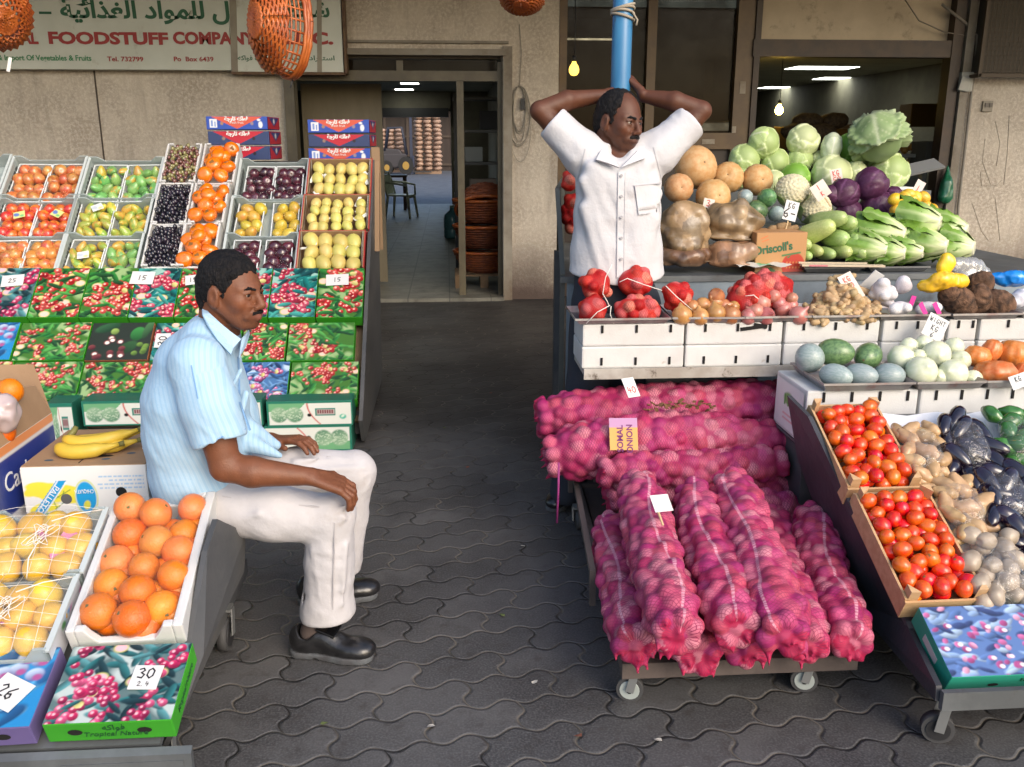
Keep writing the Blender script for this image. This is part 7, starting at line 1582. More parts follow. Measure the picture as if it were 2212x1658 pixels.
lay1 = [((1322, 1140, .30), (1348, 1270, .29), (1372, 1388, .288), .078, 'lowest left onion sack along the trolley edge'), ((1440, 1190, .28), (1480, 1310, .28), (1505, 1412, .282), .078, 'onion sack end poking out low between the first two upper sacks'),
  ((1560, 1190, .28), (1590, 1300, .28), (1612, 1398, .28), .078, 'onion sack at the bottom middle mostly hidden under the others'), ((1660, 1120, .30), (1700, 1260, .285), (1742, 1388, .282), .075, 'onion sack squeezed under the right side of the widest sack'), ((1755, 1118, .36), (1785, 1250, .30), (1838, 1382, .28), .074, 'slim onion sack lying apart at the right edge of the trolley')]
for i, (a, m_, c, R_, lab) in enumerate(lay1): net_bag([zb(*a), zb(*m_), zb(*c)], R_, .0225, NETP, PINK, lab, GB, seed=i + 1, h=.0048)
lay2 = [((1378, 1052, .46), (1415, 1200, .425), (1462, 1362, .41), .079, 'upper onion sack under the blank white card'), ((1500, 1070, .46), (1535, 1200, .42), (1590, 1352, .405), .078, 'upper middle onion sack with a straight pale seam'), ((1582, 1050, .47), (1630, 1200, .43), (1690, 1368, .405), .084, 'widest upper onion sack right of the middle one')]
for i, (a, m_, c, R_, lab) in enumerate(lay2): net_bag([zb(*a), zb(*m_), zb(*c)], R_, .0235, NETP, PINK, lab, GB, seed=i + 11, h=.0048)
cross = [((1195, 985), (1470, 950), (1785, 992), 3.11, .110, .0255, 'big onion sack lying crosswise with a yellow paper tag'), ((1175, 905), (1430, 885), (1712, 872), 3.28, .103, .0255, 'onion sack lying crosswise at the back of the trolley'), ((1310, 1020), (1500, 1012), (1680, 998), 2.97, .070, .0225, 'narrow onion sack crosswise under the big tagged sack'), ((1325, 1072), (1500, 1052), (1695, 1060), 3.00, .077, .0225, 'crosswise onion sack just above the lengthwise sacks'), ((1560, 1110), (1640, 1100), (1725, 1112), 2.88, .077, .0225, 'short crosswise onion sack beside the slim right sack')]
for i, (a, m_, c, Y_, R_, ro, lab) in enumerate(cross):
 tt = net_bag([yb(a[0], a[1], Y_ - .03), yb(m_[0], m_[1], Y_), yb(c[0], c[1], Y_ + .02)], R_, ro, NETP, PINK, lab, GB, seed=i + 21, seam=False, ends=(True, True), h=.006)
 if i == 0:
  cv = Cv(36, 40, (.62, .34, .10)); cv.rect(0, 0, 36, 12, (.45, .25, .42))
  o = mesh_obj('paper_tag', cv.sheet(.10, .115, VCM), tt)
  for w_, x_ in (('SOMAL', -.012), ('ONION', .022)): mesh_obj('lettering', text_mesh(w_, .030, M('purple ink', (.16, .03, .14), .8), bold=.0006), o, (x_, -.017, .001), (0, 0, rad(90)))
  q = yb(1347, 938, Y_ - .118) - tt.location; o.location = q; o.rotation_euler = (rad(62), 0, rad(-3))
  mesh_obj('string', MB().tube([yb(1207, 1000, 2.90) - tt.location, yb(1206, 1060, 2.89) - tt.location, yb(1203, 1130, 2.88) - tt.location], .004, 5).mesh(M('purple string', (.28, .03, .16), .7)), tt)
  b = MB()
  for k in range(30): q = yb(1395 + k * 5, 893 + U(-8, 8) - 10 * math.sin(k * .1), Y_ - .02) - tt.location; b.box(q + Vector((0, U(-.02, .01), .02)), (.022, .012, .004), (U(-.6, .6), U(-.6, .6), U(0, 3)))
  mesh_obj('dry_peel', b.mesh(M('dry onion peel', (.16, .075, .03), .8)), tt)
p = zb(1428, 1088, .56); t = price_card(Matrix.Translation(p) @ Euler((rad(48), rad(8), rad(28))).to_matrix().to_4x4(), .068, .052, [], 'blank white card on a stick standing in the upper onion sacks'); MB().box((-.02, -.04, -.002), (.006, .05, .004)).obj('stick', M('pale stick', (.5, .36, .2), .8), t)
p = yb(1362, 838, 3.02); price_card(Matrix.Translation(p) @ Euler((rad(50), 0, rad(24))).to_matrix().to_4x4(), .05, .075, [('40', -.01, .024)], 'white card with red figures standing behind the crosswise onion sacks', ink=REDINK)
# small red net bags
ROSE = [(.48, .05, .03), (.66, .26, .18), (.34, .015, .015), (.58, .16, .16)]
GR = 'small red net bags of onions'
for i, (a, c, Y_, R_, lab) in enumerate((((1278, 640), (1296, 592), 3.33, .062, 'red net bag of onions standing at the upper left of the tray'), ((1345, 612), (1400, 610), 3.36, .063, 'red net bag of onions at the upper right of the first tray'), ((1262, 672), (1300, 664), 3.27, .064, 'dull red net bag at the lower left corner of the first tray'), ((1335, 672), (1420, 672), 3.28, .056, 'red net bag of onions lying at the lower right of the first tray'),
            ((1446, 622), (1482, 662), 3.32, .056, 'red net bag with a white tie behind the brown onions'), ((1600, 642), (1695, 622), 3.37, .075, 'biggest red net bag lying behind the red onions'))):
 tt = net_bag([yb(a[0], a[1], Y_), yb(c[0], c[1], Y_ + .01)] if i != 5 else [yb(1582, 665, 3.34), yb(1640, 634, 3.36), yb(1698, 622, 3.38)], R_ * 1.16, .0215, NETR, ROSE, lab, GR, seed=40 + i, seam=False, h=.0038, ends=(False, False), k=.0042)
 tie = {0: [(1322, 572), (1308, 600), (1302, 635), (1312, 652), (1316, 662)], 1: [(1338, 610), (1355, 602), (1390, 615), (1430, 628)], 2: [(1318, 660), (1290, 675), (1266, 700)], 4: [(1438, 618), (1460, 640), (1495, 670)], 5: [(1610, 640), (1628, 638), (1640, 648)], 3: [(1320, 662), (1318, 680), (1326, 700)]}[i]
 mesh_obj('white_tie', MB().tube([yb(x, y, Y_ - R_ * 1.16 - .014) - tt.location for x, y in tie], .0017, 5).mesh(STR), tt)
for i, (px, py) in enumerate(((1222, 392), (1226, 440), (1221, 462), (1228, 486))):
 p = yb(px, py, 4.05); net_bag([p + Vector((-.0, 0, -.03)), p + Vector((.05, .02, .03))], .052, .021, NETR, ROSE, 'red net bag hanging on the table end behind the white shirt', 'red net bags behind the white shirt', seed=60 + i, seam=False, h=.006, ends=(False, False), k=.007)
standing(1311, 566, 3.40, 42, 26, [('50', 0, 16)], 'white card with red figures above the red net bags', REDINK, rz=-.1, mat=PAPER)
# loose onions
for px, py, r in ((1473, 681, 22), (1512, 684, 20), (1547, 677, 21), (1579, 681, 21), (1545, 652, 18), (1563, 662, 17), (1519, 660, 18), (1496, 664, 17), (1534, 664, 17), (1506, 640, 0), (1584, 664, 14), (1548, 640, 18)):
 if r: p, s = aim(px, py, 3.22 if py > 670 else 3.29, r); put('onion', T4(p, (U(-1.2, 1.2), U(-1.2, 1.2), U(0, 6)), s / .034), 'onion', 'loose brown onion on the second metal tray', 'onion', 'loose brown onions')
for px, py, r in ((1616, 684, 19), (1655, 683, 21), (1692, 670, 21), (1726, 681, 22), (1645, 655, 20), (1632, 672, 17), (1682, 655, 16), (1708, 660, 16), (1672, 640, 15), (1710, 645, 14)):
 p, s = aim(px, py, 3.22 if py > 670 else 3.29, r); put('redonion', T4(p, (U(-1.4, 1.4), U(-1.4, 1.4), U(0, 6)), s / .034), 'onion', 'loose red onion on the third metal tray', 'onion', 'loose red onions')
# ginger heap
def ginger(seed):
 r = random.Random(seed); s = SDF((-.05, -.035, -.03), (.05, .035, .03), .0036); p = Vector((-.025, 0, 0))
 for k in range(3):
  q = p + Vector((r.uniform(.014, .022), r.uniform(-.01, .01), r.uniform(-.006, .006))); s.cap(tuple(p), tuple(q), r.uniform(.010, .014), r.uniform(.010, .014), k=.005)
  if r.random() < .75: s.cap(tuple(p), tuple(p + Vector((r.uniform(-.01, .01), r.choice((-1, 1)) * r.uniform(.012, .02), r.uniform(-.006, .01)))), .010, .008, k=.005)
  p = q
 V, Fq = s.mesh(); return np_mesh('ginger', V, Fq, M('ginger skin', (.46, .33, .18), .65, (.38, .25, .12), scale=60, rnd=.15, hue=.01))
GIN = [ginger(i) for i in range(5)]; r = random.Random(3)
for i in range(150):
 u = r.random(); v = r.uniform(-1, 1); hgt = 1 - abs(v) ** 1.2; lvl = r.random() ** 1.3
 px = 1823 + v * 70 + U(-4, 4); py = 685 - hgt * 90 * lvl; Y_ = 3.22 + .16 * lvl * r.uniform(.7, 1.1)
 p = yb(px, py, Y_); o = mesh_obj('ginger_root', GIN[i % 5]); o.matrix_world = T4(p, (U(-.7, .7), U(-.7, .7), U(0, 6)), U(1.0, 1.35)); tag(o, 'knobbly ginger root in the heap on the metal tray', 'ginger', 'ginger roots heaped on the tray')
s = SDF((-.16, -.12, -.06), (.16, .14, .2), .012); s.ell((0, .03, -.02), (.10, .08, .10), k=.03); V, Fq = s.mesh(); o = np_mesh('ginger_core', V, Fq, MATS['ginger skin'])
tag(mesh_obj('ginger_root', o, loc=(ay(1823, 680, 3.3).x, 3.33, tz + .02)), 'packed middle of the ginger heap under the price card', 'ginger')
standing(1838, 620, 3.30, 34, 62, [('KG', 18, 12), ('50', 2, 12)], 'long brownish card with red writing stuck in the ginger', REDINK, rz=.45, tilt=62, stick=False)
# garlic
WHT = [(.72, .70, .68), (.66, .62, .64), (.76, .74, .72)]
for i, (pts, R_, lab) in enumerate((([(1898, 612), (1915, 655)], .055, 'white net of garlic at the left of the garlic tray'), ([(1940, 612), (1965, 622)], .048, 'white net of garlic at the back with a purple band'), ([(1925, 664), (1965, 668)], .040, 'white net of garlic low in the middle of the tray'), ([(1985, 664), (2030, 668)], .038, 'white net of garlic with pink ribbons at the tray front'))):
 Y_ = 3.32 if i != 3 and i != 2 else 3.24; tt = net_bag([yb(x, y, Y_) for x, y in pts], R_, .0225, NETW, WHT, lab, 'white nets of garlic', name='garlic_net', seed=70 + i, seam=False, h=.0045, ends=(False, False), k=.005)
 if i in (1, 3):
  b = MB(); xs = [(1975, 640, 660)] if i == 1 else [(1988, 655, 680), (2018, 655, 680)]
  for x, ya, yb_ in xs: q0, q1 = yb(x, ya, Y_ - R_ - .012) - tt.location, yb(x + (12 if i == 3 else -8), yb_, Y_ - R_ - .010) - tt.location; b.bar(q0, q1, .018, .002, up=(0, -1, .3))
  mesh_obj('pink_ribbon', b.mesh(M('pink ribbon', (.62, .03, .28) if i == 3 else (.62, .03, .28), .5)), tt)
p = yb(1880, 610, 3.38); tag(MB().box(p, (.05, .004, .10), (.5, .5, .2)).obj('label_sheet', PAPER), 'white plastic label standing between ginger and garlic', 'label')
# taro
def taro(seed):
 s = SDF((-.10, -.10, -.12), (.10, .10, .12), .0065); s.ell((0, 0, 0), (.062, .062, .075), k=.02); s.ell((.02, .01, .03), (.045, .04, .05), k=.02); s.disp(lambda P: (vnoise(P * [1, 1, 1.6], 75, seed) - .5) * .010); V, Fq = s.mesh(0); a = vnoise(V * [1, 1, 2.5], 40, seed)[:, None]
 return np_mesh('taro', V, Fq, M('hairy taro skin', (1, 1, 1), .9, vc=True, bump=.8, bscale=120), col=np.array((.11, .058, .033)) * np.clip(.1 + 1.9 * a, 0, 2))
for i, (px, py, r, lab) in enumerate(((2075, 655, 34, 'large dark taro at the left of the taro tray'), (2150, 655, 32, 'dark hairy taro at the front right of the taro tray'), (2112, 618, 30, 'taro on top of the others against the wall'), (2112, 650, 30, 'taro in the middle of the taro tray'), (2050, 640, 24, 'taro behind the yellow plastic bundle'))):
 p, s = aim(px, py, 3.30 if i != 2 else 3.36, r); o = mesh_obj('taro', taro(i)); o.matrix_world = T4(p, (U(0, 1.5), U(-1, 1), U(0, 6)), s / .066); tag(o, lab, 'taro', 'dark taro roots on the tray')
# crumpled plastic
def crumple(name, p, size, seed, col, label, rough=.25, pleat=40, cat='bag', coat=.4, bits=6):
 sx, sy, sz_ = size; s = SDF((-sx * 1.4, -sy * 1.5, -sz_ * 1.4), (sx * 1.4, sy * 1.5, sz_ * 1.4), max(.0045, sx * .045)); r = random.Random(seed)
 for k in range(bits): c = (r.uniform(-.6, .6) * sx, r.uniform(-.4, .4) * sy, r.uniform(-.5, .5) * sz_); s.ell(c, (sx * r.uniform(.35, .6), sy * r.uniform(.4, .7), sz_ * r.uniform(.35, .55)), k=.02)
 s.disp(lambda P: (np.abs(vnoise(P * [1.6, 1, .8], pleat, seed) - .5) - .22) * sx * .16); V, Fq = s.mesh(0)
 o = mesh_obj(name, np_mesh(name, V, Fq, M(label, col, rough, tuple(min(1, c * 1.35) for c in col), scale=14, coat=coat)), loc=p); return tag(o, label, cat)
crumple('plastic_bag', yb(2045, 612, 3.30), (.105, .05, .052), 3, (.70, .42, .02), 'bundle of bright yellow plastic bags lying over the taro');
o = crumple('plastic_bag', yb(2040, 570, 3.32), (.035, .03, .05), 4, (.74, .46, .02), 'twisted yellow knob standing up from the plastic bundle')
o = crumple('plastic_bag', yb(2092, 585, 3.40), (.085, .04, .062), 5, (.42, .41, .38), 'clear crumpled plastic bag behind the yellow bundle', .12); o.data.materials[0] = FILM('clear bag film', gloss=.12, rough=.12, body=.22, bodycol=(.7, .7, .68), rimw=.5)
crumple('plastic_bag', yb(2182, 606, 3.42), (.085, .05, .042), 6, (.01, .20, .62), 'crumpled bright blue plastic bag at the right edge')
crumple('plastic_bag', yb(2205, 645, 3.36), (.075, .05, .045), 7, (.55, .55, .60), 'crumpled white plastic bag below the blue one at the right edge')
MBY = 2.86; mz1 = ay(1900, 842, MBY).z; mz0 = mz1 - .20
xa, xb, xc = ay(1742, 870, MBY).x, ay(1983, 870, MBY).x, ay(2260, 870, MBY).x
t = foam_box(xa, xb, MBY, mz0, mz1, .29, 'clean white foam box under the grey green melons', 0, 4, FOAM)
cv = Cv(40, 30, (.72, .72, .70)); cv.ell(19, 10, 7, 4, 0, (.2, .38, .12)); cv.rect(13, 8, 15, 15, (.10, .28, .06)); cv.rect(18, 7, 20, 15, (.10, .28, .06)); cv.rect(23, 8, 26, 14, (.10, .28, .06)); cv.rect(12, 20, 29, 21, (.7, .35, .35)); cv.rect(12, 23, 27, 24, (.7, .35, .35))
mesh_obj('printed_side', cv.sheet(.26, .17, VCM), t, (-(xb - xa) / 2 - .003, .145, .10), (rad(90), 0, rad(-90)))
foam_box(xb + .006, xc, MBY, mz0, mz1, .29, 'clean white foam box under the white onions and pumpkins', 0, 5, FOAM)
mt = thing('market_stand', 'low dark stand under the clean foam boxes', 'stand', (1.6, 2.9, 0))
MB().box(((xa + xc) / 2, MBY + .155, mz0 / 2 - .01), (xc - xa - .02, .28, mz0 - .02)).obj('body', STALLGREY, mt, world=True); MB().box(((xa + xc) / 2, MBY + .155, mz0 - .005), (xc - xa, .30, .009)).obj('deck', GALV, mt, world=True)
for a, c, lab in ((1780, 1975, 'metal tray of grey and green melons'), (1981, 2128, 'metal tray of white onions'), (2132, 2300, 'metal tray of orange pumpkins')): tray(ay(a, 842, MBY - .03).x, ay(c, 842, MBY - .03).x, MBY - .03, MBY + .27, mz1 + .002, lab, h=.03)
for i, (px, py, rx, ry, kd, rz, lab) in enumerate(((1804, 762, 37, 30, 'gmelon', .5, 'dark green oval melon on top at the left'), (1876, 769, 38, 28, 'gmelon', -.9, 'mid green pointed melon on top at the right'), (1806, 812, 34, 25, 'wmelon', .9, 'pale grey melon at the front left corner of the tray'), (1860, 811, 33, 25, 'wmelon', .7, 'bluish grey melon at the front middle of the tray'), (1921, 812, 30, 27, 'wmelon', .4, 'striped grey melon at the front right of the tray'), (1750, 774, 28, 32, 'wmelon', -.3, 'pale frosted melon hanging over the left rim of the tray'))):
 Yk = 2.91 if py > 800 else 3.02; p, s = aim(px, py, Yk, rx); sy = s * ry / rx
 o = place(FR[kd], 'melon', p, (rad(90) + U(-.15, .05), rad(0), rad(90) - rz if i != 5 else .6), (sy * 1.28, sy * 1.28, s * 1.1), lab, 'melon', 'melons on the near metal tray'); stem_on(o, -1.0, .07)
for i, (px, py, r) in enumerate(((1946, 775, 29), (1990, 803, 33), (2022, 767, 30), (1996, 744, 19), (2060, 751, 22), (2058, 808, 31), (2074, 779, 22), (1963, 750, 20), (2102, 819, 19), (1985, 770, 16), (2030, 815, 18))):
 p, s = aim(px, py, 2.91 if py > 790 else 3.0 if py > 755 else 3.07, r); o = place(FR['whiteonion'], 'white_onion', p, (rad(80) + U(-.7, .5), U(-.6, .6), U(-1, 1)), s * 1.04, ('smooth white onion leaning on the melons', 'largest white onion at the tray front showing its root', 'white onion with a brown root on top of the heap', 'small white onion below the weight card', 'white onion at the upper right of the heap', 'white onion at the front right of the tray', 'white onion behind the front right onion', 'white onion touching the green melon', 'small white onion at the right tray corner', 'white onion in the middle gap of the heap', 'half hidden white onion between the front two')[i], 'white onion', 'white onions on the near metal tray'); stem_on(o, -.905, .12)
for i, (px, py, rx, ry, lab) in enumerate(((2111, 771, 30, 21, 'small orange pumpkin next to the white onions'), (2142, 758, 22, 22, 'orange pumpkin at the back of the pumpkin tray'), (2190, 766, 39, 27, 'bright orange pumpkin cut by the right edge'), (2149, 807, 47, 25, 'broad ribbed orange pumpkin at the front of the tray'), (2208, 808, 20, 22, 'orange pumpkin behind the KG card at the right edge'))):
 p, s = aim(px, py, 2.93 if py > 790 else 3.03, rx); o = place(FR['pumpkin'], 'pumpkin', p, (rad(12) + U(-.2, .2), U(-.2, .2), U(0, 3)), (s, s, s * ry / rx / .62), lab, 'pumpkin', 'orange pumpkins on the near metal tray'); stem_on(o, .565, .08)
standing(2020, 708, 3.12, 46, 52, [('WIGHT', 14, 10), ('KG', -3, 12), ('6', -18, 12)], 'tilted white card reading WIGHT KG behind the white onions', INK, rz=-.5, tilt=70, mat=PAPER)
standing(2200, 824, 2.81, 40, 30, [('KG', 5, 11)], 'white card reading KG at the right end of the pumpkin tray', INK, rz=.3, tilt=65, mat=PAPER, stick=False)
RA = rad(26); R0 = az(2100, 1470, .22); RINC = Matrix.Translation((0, R0.y, R0.z)) @ Matrix.Rotation(RA, 4, 'X')
def rinc(px, py, n=0):
 nv = Vector((0, -math.sin(RA), math.cos(RA))); q = RINC.inverted() @ apl(px, py, R0 + nv * n, nv); return q.x, q.y
def RM(x, s, n=0, rz=0): return RINC @ Matrix.Translation((x, s, n)) @ Matrix.Rotation(rz, 4, 'Z')
rc = thing('market_cart', 'dark sloping cart on castors under the tomato crates at the right', 'cart', (1.7, 2.2, 0))
yf = R0.y - .03
pF0, pF1 = az(2022, 1488, .215), az(2018, 1520, .17)
pp = [ay(2020, 1515, yf + .01), ay(2022, 1482, yf + .02), ay(1955, 1345, 2.12), ay(1745, 900, 2.70), ay(1700, 855, 2.85), ay(1722, 990, 2.85), ay(1830, 1290, 2.52)]
V = [tuple(p) for p in pp] + [(p.x + .015, p.y, p.z) for p in pp]; n = len(pp)
MB().add(V, [tuple(range(n)), tuple(range(2 * n - 1, n - 1, -1))] + [(i, n + i, n + (i + 1) % n, (i + 1) % n) for i in range(n)]).obj('side_panel', M('black stall paint', (.030, .033, .040), .5, (.05, .052, .06), scale=4, bump=.25, bscale=25, dirt=(.10, .10, .10), dscale=9, dlo=.62, dhi=.8), rc, world=True)
MB().box((1.172 + .5, yf, .188), (1.0, .016, .05)).obj('front_lip', GALV, rc, world=True)
c_ = RM(1.73, .52, -.10).translation
MB().box(c_, (1.02, 1.06, .014), (RA, 0, 0)).obj('sloping_deck', GALV, rc, world=True)
MB().box((1.78, 2.5, .12), (.9, .6, .05)).obj('frame', DARK, rc, world=True)
castor(rc, 1.235, 1.93, .040, .125, rad(250), mat=DARK); castor(rc, 2.0, 1.95, .045, .125); castor(rc, 1.35, 2.7, .045, .125, mat=DARK); castor(rc, 2.0, 2.7, .045, .125, mat=DARK)
TEAL = M('turquoise card', (.02, .34, .24), .5, (.02, .30, .20), scale=4)
xa, s1 = rinc(2065, 1465); bx = lidded_box('fruit_carton', 'turquoise carton printed with pink and blue figs at the bottom right', 'printed fruit cartons on the right cart', RM(1.216 + .15, .112, 0, 0), .30, .205, .062, print_figs(130, 88).sheet(.298, .203, VCP), TEAL, holes=False)
MB().box((-.1505, .0, -.036), (.001, .075, .022)).obj('label_patch', M('grey patch', (.45, .48, .45), .6), bx); MB().disc((-.03, -.1037, -.04), .014, (0, -1, 0), 12, ry=.007).obj('hand_hole', HOLE, bx)
mesh_obj('lettering', text_mesh('Tropical', .018, M('dark print', 0), shear=.3), bx, (.06, -.1043, -.022), (rad(90), 0, 0))
PINE = M('pale pine', (.56, .36, .19), .65, (.48, .29, .14), scale=7, stretch=(1, 6, 6), bump=.12, bscale=60, dirt=(.24, .14, .07), dscale=22, dlo=.70, dhi=.76)
def tomato_crate(Mx, Wd, D, H, label, nm):
 t = thing('tomato_crate', label, 'crate', group='pine crates of plum tomatoes'); t.matrix_world = Mx; th = .007
 MB().box((0, 0, -H + .004), (Wd - .014, D - .014, .008)).obj('bottom_board', PINE, t)
 for sx in (-1, 1): MB().box((sx * (Wd / 2 - th / 2), 0, -H / 2 - .004), (th, D - .016, H * .92)).obj('side_board', PINE, t)
 for sy in (-1, 1): MB().box((0, sy * (D / 2 - th / 2), -H / 2 - .008), (Wd, th, H * .85)).obj('end_board', PINE, t)
 for sx in (-1, 1):
  for sy in (-1, 1):
   a, c = Vector((sx * (Wd / 2 - .010), sy * (D / 2 - .034), 0)), Vector((sx * (Wd / 2 - .034), sy * (D / 2 - .010), 0)); z0, z1 = -H, .022
   MB().add([(sx * (Wd / 2 - .008), sy * (D / 2 - .008), z0), (sx * (Wd / 2 - .008), sy * (D / 2 - .036), z0), (sx * (Wd / 2 - .036), sy * (D / 2 - .008), z0), (sx * (Wd / 2 - .008), sy * (D / 2 - .008), z1), (sx * (Wd / 2 - .008), sy * (D / 2 - .036), z1), (sx * (Wd / 2 - .036), sy * (D / 2 - .008), z1)], [(0, 1, 2), (3, 5, 4), (0, 3, 4, 1), (1, 4, 5, 2), (2, 5, 3, 0)]).obj('corner_post', PINE, t)
 r = random.Random(len(label)); pts = []
 for lay, (zz, cnt) in enumerate(((-.032, 75), (-.006, 75))):
  tries = 0; cur = []
  while len(cur) < cnt and tries < 2500:
   tries += 1; x, y = r.uniform(-1, 1) * (Wd / 2 - .029), r.uniform(-1, 1) * (D / 2 - .029)
   if all((x - a) ** 2 + (y - b) ** 2 > .0345 ** 2 for a, b in cur): cur.append((x, y))
  for x, y in cur: pts.append((x, y, zz + r.uniform(-.006, .008)))
 for x, y, z in pts:
  put('tomato', Mx @ Matrix.Translation((x, y, z)) @ rrot(1.5) @ Matrix.Scale(r.uniform(.96, 1.14), 4), 'tomato', 'ripe plum tomato in the ' + nm + ' pine crate', 'tomato', 'plum tomatoes in the ' + nm + ' pine crate')
tomato_crate(RM(1.300, .425, .012, rad(.5)), .228, .39, .075, 'pine crate of plum tomatoes nearer the front above the fig carton', 'lower')
tomato_crate(RM(1.287, .822, .010, rad(.5)), .228, .375, .075, 'pine crate of plum tomatoes farther back against the foam boxes', 'upper')
# white liner paper
V, Fq = [], []
for j in range(20):
 for i in range(12): q = RINC @ Vector((1.42 + i * .05, .22 + j * .041, -.045 + .02 * math.sin(i * 1.7 + j * .9) * math.sin(j * 1.3))); V.append(tuple(q))
for j in range(19):
 for i in range(11): Fq.append((j * 12 + i, j * 12 + i + 1, (j + 1) * 12 + i + 1, (j + 1) * 12 + i))
tag(mesh_obj('liner_paper', np_mesh('liner', V, Fq, M('liner paper', (.72, .73, .76), .6, bump=.5, bscale=20))), 'crumpled white liner paper under the potatoes and aubergines', 'paper')
def tuber(seed, a, L_, b_=.3):
 s = SDF((-a * 1.6, -a * 1.6, -L_ * 1.3), (a * 1.6, a * 1.6, L_ * 1.3), a * .16); r = random.Random(seed)
 pts = [(r.uniform(-.2, .2) * a, r.uniform(-.2, .2) * a, (k / 3 - .5) * 1.5 * L_) for k in range(4)]; s.chain(pts, [a * .62, a * .95, a, a * .7], k=.01); s.disp(lambda P: (vnoise(P, .9 / a, seed) - .5) * a * .25); V, Fq = s.mesh(); return V, Fq
SWP = [np_mesh('sweet_potato', *tuber(i, .020, .042), M('sweet potato skin', (.50, .33, .17), .45, (.42, .26, .12), scale=30, rnd=.1, hue=.008, coat=.35)) for i in range(3)]
POT = [np_mesh('potato', *tuber(i + 5, .022, .026), M('potato skin', (.40, .33, .25), .5, (.34, .27, .20), scale=30, rnd=.1, coat=.35)) for i in range(3)]
EGG_ = fruit_mesh('aubergine', [(0, -.055), (.012, -.053), (.023, -.038), (.027, -.015), (.024, .012), (.019, .035), (.012, .050), (.0, .056)], M('aubergine skin', (.008, .006, .014), .12, (.02, .008, .025), scale=8, coat=1.0), seg=20)
PEP = [np_mesh('pepper', *tuber(i + 9, .024, .042), M('green pepper skin', (.03, .13, .02), .2, (.05, .19, .03), scale=12, rnd=.2, coat=.6)) for i in range(2)]
def pack(meshes, poly, n, name, label, cat, group, r_, layers=2, film=None, z0=-.015, lie=True, filmlabel=None, dz=.022, flat=.6):
 r = random.Random(len(label) * 7 + n); (x0, y0), (x1, y1), (x2, y2), (x3, y3) = poly; cur = []; tries = 0
 while len(cur) < n and tries < 4000:
  tries += 1; u, v = r.random(), r.random(); px = (x0 * (1 - u) + x1 * u) * (1 - v) + (x3 * (1 - u) + x2 * u) * v; py = (y0 * (1 - u) + y1 * u) * (1 - v) + (y3 * (1 - u) + y2 * u) * v
  x, s = rinc(px, py, .01); l = r.randrange(layers)
  if all(abs(l - c) or ((x - a) ** 2 + (s - b) ** 2) > (r_ * 1.75) ** 2 for a, b, c in cur): cur.append((x, s, l))
 for x, s, l in cur:
  o = mesh_obj(name, r.choice(meshes)); o.matrix_world = RM(x, s, z0 + l * dz + r.uniform(-.004, .006), r.uniform(-1.2, 1.2)) @ Matrix.Rotation(rad(90) + r.uniform(-.35, .35), 4, 'X') @ Matrix.Scale(r.uniform(.9, 1.12), 4); tag(o, label, cat, group)
 if film:
  V, Fq = [], []; n_ = 11
  for j in range(n_):
   for i in range(n_):
    u, v = i / (n_ - 1), j / (n_ - 1); px = (x0 * (1 - u) + x1 * u) * (1 - v) + (x3 * (1 - u) + x2 * u) * v; py = (y0 * (1 - u) + y1 * u) * (1 - v) + (y3 * (1 - u) + y2 * u) * v
    x, s = rinc(px, py, .01); e = (1 - abs(2 * u - 1) ** 4) * (1 - abs(2 * v - 1) ** 4); q = RM(x, s, z0 - .01 + e * (dz * layers + .026 + r.uniform(-.004, .006))).translation; V.append(tuple(q))
  for j in range(n_ - 1):
   for i in range(n_ - 1): Fq.append((j * n_ + i, j * n_ + i + 1, (j + 1) * n_ + i + 1, (j + 1) * n_ + i))
  tag(mesh_obj('cling_film', np_mesh('film', V, Fq, film)), filmlabel, 'cling film')
CL2 = FILM('produce film', gloss=.03, rough=.08, bump=1.0, bscale=26, rimw=.28, body=.04, bodycol=(.85, .82, .8))
pack(SWP, ((1938, 915), (2020, 925), (2062, 1020), (1965, 1030)), 20, 'sweet_potato', 'pale brown sweet potato in the upper wrapped pack', 'sweet potato', 'sweet potatoes in the upper pack', .020, 2, CL2, filmlabel='cling film over the upper pack of sweet potatoes')
pack(SWP, ((2010, 1035), (2100, 1040), (2155, 1140), (2055, 1150)), 20, 'sweet_potato', 'pale brown sweet potato in the lower wrapped pack', 'sweet potato', 'sweet potatoes in the lower pack', .020, 2, CL2, filmlabel='cling film over the lower pack of sweet potatoes')
pack(POT, ((2068, 1150), (2190, 1150), (2250, 1300), (2130, 1300)), 26, 'potato', 'greyish potato in the wrapped pack above the fig carton', 'potato', 'potatoes in the wrapped pack', .021, 2, CL2, filmlabel='cloudy cling film over the potatoes')
pack([EGG_], ((2030, 905), (2110, 900), (2165, 1005), (2065, 1010)), 16, 'aubergine', 'glossy black aubergine in the upper wrapped pack', 'aubergine', 'aubergines in the upper pack', .026, 2, CL2, filmlabel='cling film over the upper pack of aubergines')
pack([EGG_], ((2100, 1012), (2200, 1005), (2255, 1125), (2150, 1140)), 18, 'aubergine', 'glossy black aubergine in the middle wrapped pack', 'aubergine', 'aubergines in the middle pack', .026, 2, CL2, filmlabel='cling film over the middle pack of aubergines')
pack([EGG_], ((2175, 1140), (2260, 1130), (2300, 1230), (2200, 1240)), 8, 'aubergine', 'glossy black aubergine at the right edge above the potatoes', 'aubergine', 'aubergines in the lowest pack', .026, 2)
pack(PEP, ((2135, 892), (2250, 888), (2290, 990), (2185, 1000)), 20, 'green_pepper', 'dark green pepper in the bag at the right edge', 'pepper', 'green peppers in the bag', .023, 2, CL2, filmlabel='shiny film over the green peppers')
